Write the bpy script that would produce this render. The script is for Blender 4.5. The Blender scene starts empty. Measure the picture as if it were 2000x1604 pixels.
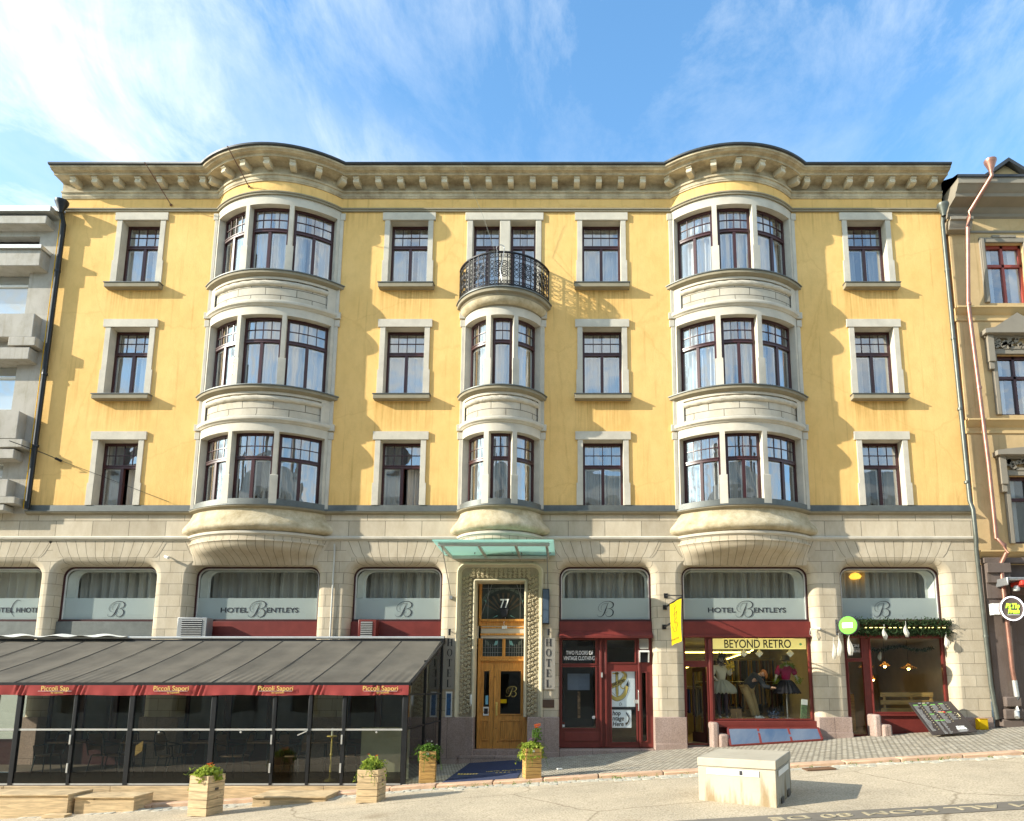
import bpy, math, random
from mathutils import Vector, Matrix
from mathutils.geometry import tessellate_polygon
R = math.radians
rnd = random.Random(7)
S = bpy.context.scene
COL = S.collection

# ------------------------------------------------------------------ camera
cam = bpy.data.cameras.new('camera'); camo = bpy.data.objects.new('camera', cam); COL.objects.link(camo)
camo.location = (0, -18, 1.7); camo.rotation_euler = (R(90 + 9.197), 0, 0)
cam.sensor_width = 36; cam.lens = 1386 / 2000 * 36
cam.shift_x = -110 / 2000; cam.shift_y = (1120.6 - 802) / 2000
cam.clip_start = .1; cam.clip_end = 3000
S.camera = camo
S.view_settings.view_transform = 'Standard'; S.view_settings.look = 'None'
S.view_settings.exposure = 1.16; S.view_settings.gamma = 1
S.render.resolution_x = 1024; S.render.resolution_y = 821

# ------------------------------------------------------------------ sun and sky
SUN = Vector((-.70, -.225, .31)).normalized()
sl = bpy.data.lights.new('sun', 'SUN'); sl.energy = 4.0; sl.angle = R(.5); sl.color = (1, .93, .80)
so = bpy.data.objects.new('sun', sl); COL.objects.link(so)
so.rotation_euler = SUN.to_track_quat('Z', 'Y').to_euler(); so.location = (-30, -15, 30)
W = bpy.data.worlds.new('World'); S.world = W; W.use_nodes = True
n = W.node_tree.nodes; l = W.node_tree.links; n.clear()
def N(t, **k):
    o = n.new(t)
    for a, b in k.items(): setattr(o, a, b)
    return o
def mth(op, a, b=None, clamp=False):
    o = n.new('ShaderNodeMath'); o.operation = op; o.use_clamp = clamp
    for i, v in enumerate((a, b)):
        if v is None: continue
        if hasattr(v, 'links'): l.new(v, o.inputs[i])
        else: o.inputs[i].default_value = v
    return o.outputs[0]
sky = N('ShaderNodeTexSky', sky_type='NISHITA', sun_disc=False)
sky.sun_elevation = math.asin(SUN.z); sky.sun_rotation = math.atan2(SUN.x, SUN.y)
sky.air_density = 1.0; sky.dust_density = .6; sky.ozone_density = 2.0
tc = N('ShaderNodeTexCoord'); sp = N('ShaderNodeSeparateXYZ'); l.new(tc.outputs['Generated'], sp.inputs[0])
zc = mth('MAXIMUM', sp.outputs[2], .04)
u = mth('DIVIDE', sp.outputs[0], zc); v = mth('DIVIDE', sp.outputs[1], zc)
cb = N('ShaderNodeCombineXYZ'); l.new(u, cb.inputs[0]); l.new(v, cb.inputs[1])
mp = N('ShaderNodeMapping'); mp.inputs['Rotation'].default_value = (0, 0, R(28)); mp.inputs['Scale'].default_value = (1.35, .85, 1)
mp.inputs['Location'].default_value = (3.1, 1.2, 0)
l.new(cb.outputs[0], mp.inputs[0])
n1 = N('ShaderNodeTexNoise'); n1.inputs['Scale'].default_value = 1.7; n1.inputs['Detail'].default_value = 9
n1.inputs['Roughness'].default_value = .66; n1.inputs['Distortion'].default_value = .55; l.new(mp.outputs[0], n1.inputs['Vector'])
mp2 = N('ShaderNodeMapping'); mp2.inputs['Rotation'].default_value = (0, 0, R(-24)); mp2.inputs['Scale'].default_value = (2.3, 1.25, 1)
l.new(cb.outputs[0], mp2.inputs[0])
n2 = N('ShaderNodeTexNoise'); n2.inputs['Scale'].default_value = 1.5; n2.inputs['Detail'].default_value = 10
n2.inputs['Roughness'].default_value = .68; n2.inputs['Distortion'].default_value = .35; l.new(mp2.outputs[0], n2.inputs['Vector'])
# cloud bank over the left of the street, thin streaks elsewhere
q = mth('SUBTRACT', mth('SUBTRACT', mth('MULTIPLY', v, .83), 1.317 - .05), u)
bank = mth('MULTIPLY', mth('ADD', q, .12), 2.6, True)
back = mth('MULTIPLY', mth('SUBTRACT', -.2, v), 1.5, True)
back = mth('MULTIPLY', back, .9)
cov = mth('MAXIMUM', bank, back)
c1 = mth('SUBTRACT', mth('MULTIPLY', n1.outputs[0], 3.6), 1.66, True)
c1 = mth('MULTIPLY', mth('ADD', c1, .22), cov, True)
c2 = mth('MULTIPLY', mth('SUBTRACT', n2.outputs[0], .43), 3.0, True)
ctop = mth('MULTIPLY', mth('SUBTRACT', 1.12, v), 2.2, True)
c2 = mth('MULTIPLY', c2, mth('ADD', mth('MULTIPLY', ctop, .75), .22))
cl = mth('ADD', mth('MULTIPLY', c1, .92), c2, True)
mix = N('ShaderNodeMix', data_type='RGBA'); l.new(cl, mix.inputs[0])
hs = N('ShaderNodeMix', data_type='RGBA', blend_type='MULTIPLY'); hs.inputs[0].default_value = 1
l.new(sky.outputs[0], hs.inputs[6]); hs.inputs[7].default_value = (1.02, 1.42, 1.52, 1)
l.new(hs.outputs[2], mix.inputs[6]); mix.inputs[7].default_value = (4.7, 5.0, 5.1, 1)
bg = N('ShaderNodeBackground'); bg.inputs[1].default_value = .125
l.new(mix.outputs[2], bg.inputs[0]); wo = N('ShaderNodeOutputWorld'); l.new(bg.outputs[0], wo.inputs[0])

# ------------------------------------------------------------------ materials
MATS = {}
def nodes(name):
    m = bpy.data.materials.new(name); m.use_nodes = True
    t = m.node_tree; b = t.nodes['Principled BSDF']; MATS[name] = m
    return m, t, b
def setin(b, **k):
    for a, v in k.items():
        b.inputs[a.replace('_', ' ')].default_value = v
def c4(c, f=1): return (min(1, c[0] * f), min(1, c[1] * f), min(1, c[2] * f), 1)
def plain(name, col, rough=.6, metal=0., var=.15, vs=3., bump=0., bs=60., rvar=0., tint=None):
    """base colour broken up by two scales of noise, with an optional bump"""
    m, t, b = nodes(name); N_, L = t.nodes, t.links
    tc = N_.new('ShaderNodeTexCoord'); oi = N_.new('ShaderNodeObjectInfo')
    ad = N_.new('ShaderNodeVectorMath'); ad.operation = 'ADD'
    L.new(tc.outputs['Object'], ad.inputs[0])
    ml = N_.new('ShaderNodeMath'); ml.operation = 'MULTIPLY'; L.new(oi.outputs['Random'], ml.inputs[0]); ml.inputs[1].default_value = 20
    L.new(ml.outputs[0], ad.inputs[1])
    nz = N_.new('ShaderNodeTexNoise'); nz.inputs['Scale'].default_value = vs; nz.inputs['Detail'].default_value = 8
    nz.inputs['Roughness'].default_value = .65; L.new(ad.outputs[0], nz.inputs['Vector'])
    rp = N_.new('ShaderNodeValToRGB'); L.new(nz.outputs[0], rp.inputs[0])
    rp.color_ramp.elements[0].position = .3; rp.color_ramp.elements[1].position = .7
    rp.color_ramp.elements[0].color = c4(tint if tint else col, 1 if tint else 1 - var); rp.color_ramp.elements[1].color = c4(col, 1 + var)
    L.new(rp.outputs[0], b.inputs['Base Color'])
    setin(b, Roughness=rough, Metallic=metal)
    if rvar:
        mr = N_.new('ShaderNodeMapRange'); L.new(nz.outputs[0], mr.inputs[0])
        mr.inputs[3].default_value = rough - rvar; mr.inputs[4].default_value = rough + rvar
        L.new(mr.outputs[0], b.inputs['Roughness'])
    if bump:
        nb = N_.new('ShaderNodeTexNoise'); nb.inputs['Scale'].default_value = bs; nb.inputs['Detail'].default_value = 4
        L.new(ad.outputs[0], nb.inputs['Vector'])
        bm = N_.new('ShaderNodeBump'); bm.inputs['Strength'].default_value = bump; bm.inputs['Distance'].default_value = .01
        L.new(nb.outputs[0], bm.inputs['Height']); L.new(bm.outputs[0], b.inputs['Normal'])
    return m
def stone(name, col, bw, rh, mort=.012, var=.12, bump=.35, offset=.5, joint=.35, spots=0.):
    """ashlar: UV (metres) brick joints, block-to-block tone, grain, dirty streaks"""
    m, t, b = nodes(name); N_, L = t.nodes, t.links
    uv = N_.new('ShaderNodeUVMap'); tc = N_.new('ShaderNodeTexCoord')
    br = N_.new('ShaderNodeTexBrick'); L.new(uv.outputs[0], br.inputs['Vector'])
    br.inputs['Scale'].default_value = 1; br.inputs['Brick Width'].default_value = bw; br.inputs['Row Height'].default_value = rh
    br.inputs['Mortar Size'].default_value = mort; br.inputs['Mortar Smooth'].default_value = .3; br.offset = offset
    br.inputs['Bias'].default_value = 0
    br.inputs['Color1'].default_value = c4(col, 1 - var); br.inputs['Color2'].default_value = c4(col, 1 + var)
    br.inputs['Mortar'].default_value = c4(col, joint)
    nz = N_.new('ShaderNodeTexNoise'); nz.inputs['Scale'].default_value = 2.2; nz.inputs['Detail'].default_value = 10; nz.inputs['Roughness'].default_value = .68
    mpn = N_.new('ShaderNodeMapping'); mpn.inputs['Scale'].default_value = (1.2, 1.2, .55)
    L.new(tc.outputs['Object'], mpn.inputs[0]); L.new(mpn.outputs[0], nz.inputs['Vector'])
    rp = N_.new('ShaderNodeValToRGB'); L.new(nz.outputs[0], rp.inputs[0])
    rp.color_ramp.elements[0].position = .32; rp.color_ramp.elements[0].color = (.74, .70, .64, 1)
    rp.color_ramp.elements[1].position = .62; rp.color_ramp.elements[1].color = (1, 1, 1, 1)
    mx = N_.new('ShaderNodeMix'); mx.data_type = 'RGBA'; mx.blend_type = 'MULTIPLY'; mx.inputs[0].default_value = .75
    L.new(br.outputs['Color'], mx.inputs[6]); L.new(rp.outputs[0], mx.inputs[7])
    out = mx.outputs[2]
    fn = N_.new('ShaderNodeTexNoise'); fn.inputs['Scale'].default_value = 45; fn.inputs['Detail'].default_value = 5; L.new(tc.outputs['Object'], fn.inputs['Vector'])
    if spots:
        r2 = N_.new('ShaderNodeValToRGB'); L.new(fn.outputs[0], r2.inputs[0])
        r2.color_ramp.elements[0].position = .42; r2.color_ramp.elements[0].color = (1 - spots, 1 - spots, 1 - spots, 1)
        r2.color_ramp.elements[1].position = .58
        m2 = N_.new('ShaderNodeMix'); m2.data_type = 'RGBA'; m2.blend_type = 'MULTIPLY'; m2.inputs[0].default_value = 1
        L.new(out, m2.inputs[6]); L.new(r2.outputs[0], m2.inputs[7]); out = m2.outputs[2]
    L.new(out, b.inputs['Base Color']); setin(b, Roughness=.85)
    b.inputs['Specular IOR Level'].default_value = .25
    iv = N_.new('ShaderNodeMath'); iv.operation = 'MULTIPLY_ADD'; L.new(br.outputs['Fac'], iv.inputs[0]); iv.inputs[1].default_value = -1.2
    L.new(fn.outputs[0], iv.inputs[2])
    bm = N_.new('ShaderNodeBump'); bm.inputs['Strength'].default_value = bump; bm.inputs['Distance'].default_value = .012
    L.new(iv.outputs[0], bm.inputs['Height']); L.new(bm.outputs[0], b.inputs['Normal'])
    return m
def emit(name, col, st):
    m, t, b = nodes(name); setin(b, Roughness=.5)
    b.inputs['Base Color'].default_value = c4(col); b.inputs['Emission Color'].default_value = c4(col); b.inputs['Emission Strength'].default_value = st
    return m
def glass(name, tint=(.9, .93, .92), ior=1.9, wav=.05, rough=.0):
    m, t, b = nodes(name); N_, L = t.nodes, t.links; N_.remove(b)
    tr = N_.new('ShaderNodeBsdfTransparent'); tr.inputs[0].default_value = c4(tint)
    gl = N_.new('ShaderNodeBsdfGlossy'); gl.inputs['Roughness'].default_value = rough
    f0 = ((ior - 1) / (ior + 1)) ** 2     # same mirror share from either side: f0 + (1 - f0) * facing^5
    lw_ = N_.new('ShaderNodeLayerWeight'); lw_.inputs['Blend'].default_value = .5
    pw_ = N_.new('ShaderNodeMath'); pw_.operation = 'POWER'; L.new(lw_.outputs['Facing'], pw_.inputs[0]); pw_.inputs[1].default_value = 4
    fr = N_.new('ShaderNodeMath'); fr.operation = 'MULTIPLY_ADD'; L.new(pw_.outputs[0], fr.inputs[0]); fr.inputs[1].default_value = 1 - f0; fr.inputs[2].default_value = f0
    tc = N_.new('ShaderNodeTexCoord'); nz = N_.new('ShaderNodeTexNoise'); nz.inputs['Scale'].default_value = 2.2; nz.inputs['Detail'].default_value = 1
    L.new(tc.outputs['Object'], nz.inputs['Vector'])
    bm = N_.new('ShaderNodeBump'); bm.inputs['Strength'].default_value = wav; bm.inputs['Distance'].default_value = .1
    L.new(nz.outputs[0], bm.inputs['Height']); L.new(bm.outputs[0], gl.inputs['Normal'])
    mx = N_.new('ShaderNodeMixShader'); L.new(fr.outputs[0], mx.inputs[0]); L.new(tr.outputs[0], mx.inputs[1]); L.new(gl.outputs[0], mx.inputs[2])
    L.new(mx.outputs[0], N_['Material Output'].inputs[0])
    return m
def cloth(name, col, trans=.35):
    m, t, b = nodes(name); N_, L = t.nodes, t.links
    setin(b, Roughness=.9); b.inputs['Base Color'].default_value = c4(col); b.inputs['Specular IOR Level'].default_value = .1
    tl = N_.new('ShaderNodeBsdfTranslucent'); tl.inputs[0].default_value = c4(col)
    mx = N_.new('ShaderNodeMixShader'); mx.inputs[0].default_value = trans
    L.new(b.outputs[0], mx.inputs[1]); L.new(tl.outputs[0], mx.inputs[2]); L.new(mx.outputs[0], N_['Material Output'].inputs[0])
    return m
def wood(name, col, plank=.12, rough=.6, axis='Z', gap=.5):
    m, t, b = nodes(name); N_, L = t.nodes, t.links
    tc = N_.new('ShaderNodeTexCoord'); mp = N_.new('ShaderNodeMapping')
    mp.inputs['Scale'].default_value = (2, 2, 22) if axis == 'Z' else (22, 22, 2)
    L.new(tc.outputs['Object'], mp.inputs[0])
    nz = N_.new('ShaderNodeTexNoise'); nz.inputs['Scale'].default_value = 1.6; nz.inputs['Detail'].default_value = 7; nz.inputs['Distortion'].default_value = .8
    L.new(mp.outputs[0], nz.inputs['Vector'])
    rp = N_.new('ShaderNodeValToRGB'); L.new(nz.outputs[0], rp.inputs[0])
    rp.color_ramp.elements[0].position = .3; rp.color_ramp.elements[0].color = c4(col, .62)
    rp.color_ramp.elements[1].position = .68; rp.color_ramp.elements[1].color = c4(col, 1.15)
    # knots
    vk = N_.new('ShaderNodeTexVoronoi'); vk.inputs['Scale'].default_value = 3.1; L.new(tc.outputs['Object'], vk.inputs['Vector'])
    rk = N_.new('ShaderNodeValToRGB'); L.new(vk.outputs['Distance'], rk.inputs[0])
    rk.color_ramp.elements[0].position = .03; rk.color_ramp.elements[0].color = (.35, .22, .12, 1); rk.color_ramp.elements[1].position = .09
    mx = N_.new('ShaderNodeMix'); mx.data_type = 'RGBA'; mx.blend_type = 'MULTIPLY'; mx.inputs[0].default_value = .8
    L.new(rp.outputs[0], mx.inputs[6]); L.new(rk.outputs[0], mx.inputs[7]); L.new(mx.outputs[2], b.inputs['Base Color'])
    setin(b, Roughness=rough)
    bm = N_.new('ShaderNodeBump'); bm.inputs['Strength'].default_value = .2; bm.inputs['Distance'].default_value = .01
    L.new(nz.outputs[0], bm.inputs['Height']); L.new(bm.outputs[0], b.inputs['Normal'])
    return m

STO = (.56, .485, .36)
M_ = dict(
 stone=stone('ashlar_stone', STO, .62, .29, .006, .11, joint=.42),
 band=stone('band_stone', STO, .95, .75, .008, .14),
 vous=stone('voussoir_stone', STO, .21, 40, .008, .05, offset=0, joint=.42),
 trim=plain('trim_stone', (.55, .505, .41), .85, 0, .13, 2.5, .25, 50),
 trimd=stone('oriel_stone', (.56, .51, .41), .8, .21, .011, .07, joint=.3),
 rough=plain('rock_faced_stone', (.52, .45, .31), .95, 0, .22, 3.2, 1.0, 24, tint=(.34, .27, .15)),
 corn=plain('cornice_stone', (.56, .485, .33), .9, 0, .2, 2.2, .3, 40, tint=(.27, .21, .13)), roughl=plain('pale_rock_faced_stone', (.54, .49, .39), .95, 0, .15, 5, 1.0, 30),
 cornl=plain('corbel_stone', (.62, .55, .40), .9, 0, .15, 4, .2, 40),
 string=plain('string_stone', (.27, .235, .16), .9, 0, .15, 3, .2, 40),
 granite=stone('pink_granite', (.44, .33, .28), 1.2, 1.6, .006, .06, .25, spots=.25),
 lead=plain('lead_flashing', (.12, .13, .12), .5, .3, .2, 4, .15, 30),
 roofm=plain('roof_sheet', (.05, .055, .06), .5, .4, .2, 3, .1, 20),
 frame=plain('burgundy_paint', (.050, .013, .013), .35, 0, .15, 5),
 red=plain('oxblood_paint', (.165, .028, .022), .38, 0, .18, 3, .05, 25),
 white=plain('white_paint', (.75, .75, .70), .5, 0, .08, 5),
 black=plain('black_metal', (.025, .027, .03), .4, .5, .2, 6),
 blackr=plain('black_iron', (.02, .02, .022), .5, .6, .2, 6),
 grey=plain('grey_metal', (.35, .36, .36), .4, .6, .1, 6),
 lgrey=plain('pale_aluminium', (.55, .55, .52), .4, .5, .1, 6),
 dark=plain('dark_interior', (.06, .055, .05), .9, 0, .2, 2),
 ceil=plain('interior_plaster', (.45, .42, .36), .9, 0, .1, 2),
 copper=plain('copper_pipe', (.36, .18, .13), .42, .6, .2, 5),
 zinc=plain('green_zinc_pipe', (.12, .13, .11), .45, .5, .2, 5),
 conc=plain('cast_concrete', (.55, .49, .38), .9, 0, .12, 2.2, .3, 45),
 curt=cloth('white_voile', (.90, .90, .88), .3),
 curtg=cloth('grey_linen_curtain', (.64, .62, .57), .35),
 glass=glass('window_glass', (.9, .93, .93), 4.0, .05),
 shopg=glass('shop_glass', (.84, .88, .86), 1.6, .01),
 terg=glass('terrace_glass', (.68, .71, .64), 1.9, .012),
 pane=plain('plastic_black', (.03, .03, .035), .3),
 oak=wood('varnished_oak', (.64, .29, .06), axis='X', rough=.3),
 pine=wood('pine_boards', (.64, .47, .26)),
 pineo=wood('oiled_pine', (.55, .33, .10)),
 leaf=cloth('green_leaf', (.12, .22, .04), .35), leafy=cloth('lime_leaf', (.34, .42, .07), .4),
 needle=cloth('dark_needle', (.035, .06, .025), .2),
 petal=cloth('orange_petal', (.75, .18, .03), .3), heath=cloth('heather_flower', (.30, .16, .28), .3),
 awn=plain('grey_awning_canvas', (.15, .135, .108), .85, 0, .28, 1.6, .6, 9),
 val=cloth('red_valance_cloth', (.36, .07, .065), .15),
 gold=plain('gold_lettering', (.75, .55, .15), .5), brass=plain('worn_brass', (.40, .34, .22), .6),
 ink=plain('black_lettering', (.015, .015, .02), .7), inkg=plain('slate_lettering', (.025, .03, .04), .9),
 wtxt=plain('white_lettering', (.85, .85, .82), .6),
 frost=cloth('frosted_film', (.78, .81, .80), .4),
 yel=cloth('yellow_banner_cloth', (.90, .62, .02), .4),
 navy=plain('navy_mat', (.022, .034, .085), .95, 0, .15, 8, .4, 200),
 curt2=None)
def add_translucent(m, col, f):
    t = m.node_tree; N_, L = t.nodes, t.links; b = N_['Principled BSDF']; tl = N_.new('ShaderNodeBsdfTranslucent'); tl.inputs[0].default_value = c4(col); mx = N_.new('ShaderNodeMixShader'); mx.inputs[0].default_value = f
    L.new(b.outputs[0], mx.inputs[1]); L.new(tl.outputs[0], mx.inputs[2]); L.new(mx.outputs[0], N_['Material Output'].inputs[0])
add_translucent(M_['awn'], (.45, .42, .34), .28)
# yellow stucco
def stucco(name, col, s1, dirt, sills=False):
    m, t, b = nodes(name); N_, L = t.nodes, t.links
    tc = N_.new('ShaderNodeTexCoord')
    def nz(sc, det, rough, vec=None, mp=None):
        o = N_.new('ShaderNodeTexNoise'); o.inputs['Scale'].default_value = sc; o.inputs['Detail'].default_value = det; o.inputs['Roughness'].default_value = rough
        if mp:
            q = N_.new('ShaderNodeMapping'); q.inputs['Scale'].default_value = mp; L.new(tc.outputs['Object'], q.inputs[0]); L.new(q.outputs[0], o.inputs['Vector'])
        else: L.new(tc.outputs['Object'], o.inputs['Vector'])
        return o
    a = nz(.55, 8, .62); r1 = N_.new('ShaderNodeValToRGB'); L.new(a.outputs[0], r1.inputs[0])
    r1.color_ramp.elements[0].position = .34; r1.color_ramp.elements[0].color = c4(s1)
    r1.color_ramp.elements[1].position = .66; r1.color_ramp.elements[1].color = c4(col)
    c = nz(3.2, 9, .7, mp=(1, 1, .6)); r2 = N_.new('ShaderNodeValToRGB'); L.new(c.outputs[0], r2.inputs[0])
    r2.color_ramp.elements[0].position = .30; r2.color_ramp.elements[0].color = (1 - dirt, 1 - dirt * 1.05, 1 - dirt * 1.3, 1)
    r2.color_ramp.elements[1].position = .55; r2.color_ramp.elements[1].color = (1, 1, 1, 1)
    mx = N_.new('ShaderNodeMix'); mx.data_type = 'RGBA'; mx.blend_type = 'MULTIPLY'; mx.inputs[0].default_value = 1
    L.new(r1.outputs[0], mx.inputs[6]); L.new(r2.outputs[0], mx.inputs[7])
    # drip streaks
    d = nz(1.0, 6, .6, mp=(9, 9, .35)); r3 = N_.new('ShaderNodeValToRGB'); L.new(d.outputs[0], r3.inputs[0])
    r3.color_ramp.elements[0].position = .28; r3.color_ramp.elements[0].color = (.74, .70, .62, 1); r3.color_ramp.elements[1].position = .43
    m3 = N_.new('ShaderNodeMix'); m3.data_type = 'RGBA'; m3.blend_type = 'MULTIPLY'; m3.inputs[0].default_value = .8
    L.new(mx.outputs[2], m3.inputs[6]); L.new(r3.outputs[0], m3.inputs[7])
    # hairline repairs
    vo = N_.new('ShaderNodeTexVoronoi'); vo.feature = 'DISTANCE_TO_EDGE'; vo.inputs['Scale'].default_value = .33
    dm = N_.new('ShaderNodeMix'); dm.data_type = 'VECTOR'; dm.inputs[0].default_value = .25
    L.new(tc.outputs['Object'], dm.inputs[4]); L.new(c.outputs['Color'], dm.inputs[5]); L.new(dm.outputs[1], vo.inputs['Vector'])
    r4 = N_.new('ShaderNodeValToRGB'); L.new(vo.outputs['Distance'], r4.inputs[0])
    r4.color_ramp.elements[0].position = .0; r4.color_ramp.elements[0].color = (.85, .80, .72, 1); r4.color_ramp.elements[1].position = .006
    m4 = N_.new('ShaderNodeMix'); m4.data_type = 'RGBA'; m4.blend_type = 'MULTIPLY'; m4.inputs[0].default_value = .5
    L.new(m3.outputs[2], m4.inputs[6]); L.new(r4.outputs[0], m4.inputs[7])
    last = m4.outputs[2]
    if sills:      # rain streaks washed down from the sills, soot under the string course
        sx = N_.new('ShaderNodeSeparateXYZ'); L.new(tc.outputs['Object'], sx.inputs[0])
        def M2(op, a_, b_=0., cl=False):
            o = N_.new('ShaderNodeMath'); o.operation = op; o.use_clamp = cl
            for i_, v_ in enumerate((a_, b_)):
                if hasattr(v_, 'links'): L.new(v_, o.inputs[i_])
                else: o.inputs[i_].default_value = v_
            return o.outputs[0]
        mx_ = None
        for cx_ in (-11.9, -4.435, .92, 8.3):
            q_ = M2('MULTIPLY', M2('SUBTRACT', .80, M2('ABSOLUTE', M2('SUBTRACT', sx.outputs[0], cx_))), 9, True); mx_ = q_ if mx_ is None else M2('MAXIMUM', mx_, q_)
        mz_ = None
        for sz_, ln_ in ((12.50, 1.3), (9.30, 1.3)):
            t_ = M2('SUBTRACT', sz_, sx.outputs[2]); q_ = M2('MULTIPLY', M2('MULTIPLY', t_, 30, True), M2('SUBTRACT', 1, M2('DIVIDE', t_, ln_), True)); mz_ = q_ if mz_ is None else M2('MAXIMUM', mz_, q_)
        ms_ = M2('MULTIPLY', mx_, mz_)
        t_ = M2('SUBTRACT', 14.9, sx.outputs[2]); so_ = M2('MULTIPLY', M2('MULTIPLY', t_, 30, True), M2('SUBTRACT', 1, M2('DIVIDE', t_, .7), True))
        t_ = M2('SUBTRACT', sx.outputs[2], 6.4); so2_ = M2('SUBTRACT', 1, M2('DIVIDE', t_, .55), True)
        st_ = nz(1.0, 7, .65, mp=(16, 16, .5)); sn_ = M2('MULTIPLY', M2('SUBTRACT', st_.outputs[0], .40), 4.5, True)
        fac_ = M2('MULTIPLY', M2('ADD', ms_, M2('MULTIPLY', M2('ADD', so_, so2_), .6), True), sn_)
        m5 = N_.new('ShaderNodeMix'); m5.data_type = 'RGBA'; m5.blend_type = 'MULTIPLY'; L.new(fac_, m5.inputs[0]); L.new(last, m5.inputs[6]); m5.inputs[7].default_value = (.72, .66, .56, 1); last = m5.outputs[2]
    L.new(last, b.inputs['Base Color']); setin(b, Roughness=.92); b.inputs['Specular IOR Level'].default_value = .2
    e = nz(28, 6, .6); e2 = nz(2.5, 4, .5)
    sm = N_.new('ShaderNodeMath'); sm.operation = 'MULTIPLY_ADD'; L.new(e2.outputs[0], sm.inputs[0]); sm.inputs[1].default_value = 2.2; L.new(e.outputs[0], sm.inputs[2])
    bm = N_.new('ShaderNodeBump'); bm.inputs['Strength'].default_value = .4; bm.inputs['Distance'].default_value = .012
    L.new(sm.outputs[0], bm.inputs['Height']); L.new(bm.outputs[0], b.inputs['Normal'])
    return m
M_['stucco'] = stucco('yellow_stucco', (.86, .56, .21), (.79, .50, .17), .11, True)
M_['ochre'] = stucco('ochre_stucco', (.60, .44, .23), (.52, .37, .19), .1)
M_['gconc'] = stucco('pale_grey_stone', (.50, .47, .41), (.41, .38, .33), .22)
M_['brown'] = stucco('brown_stone_cladding', (.17, .135, .115), (.13, .10, .085), .15)

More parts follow.
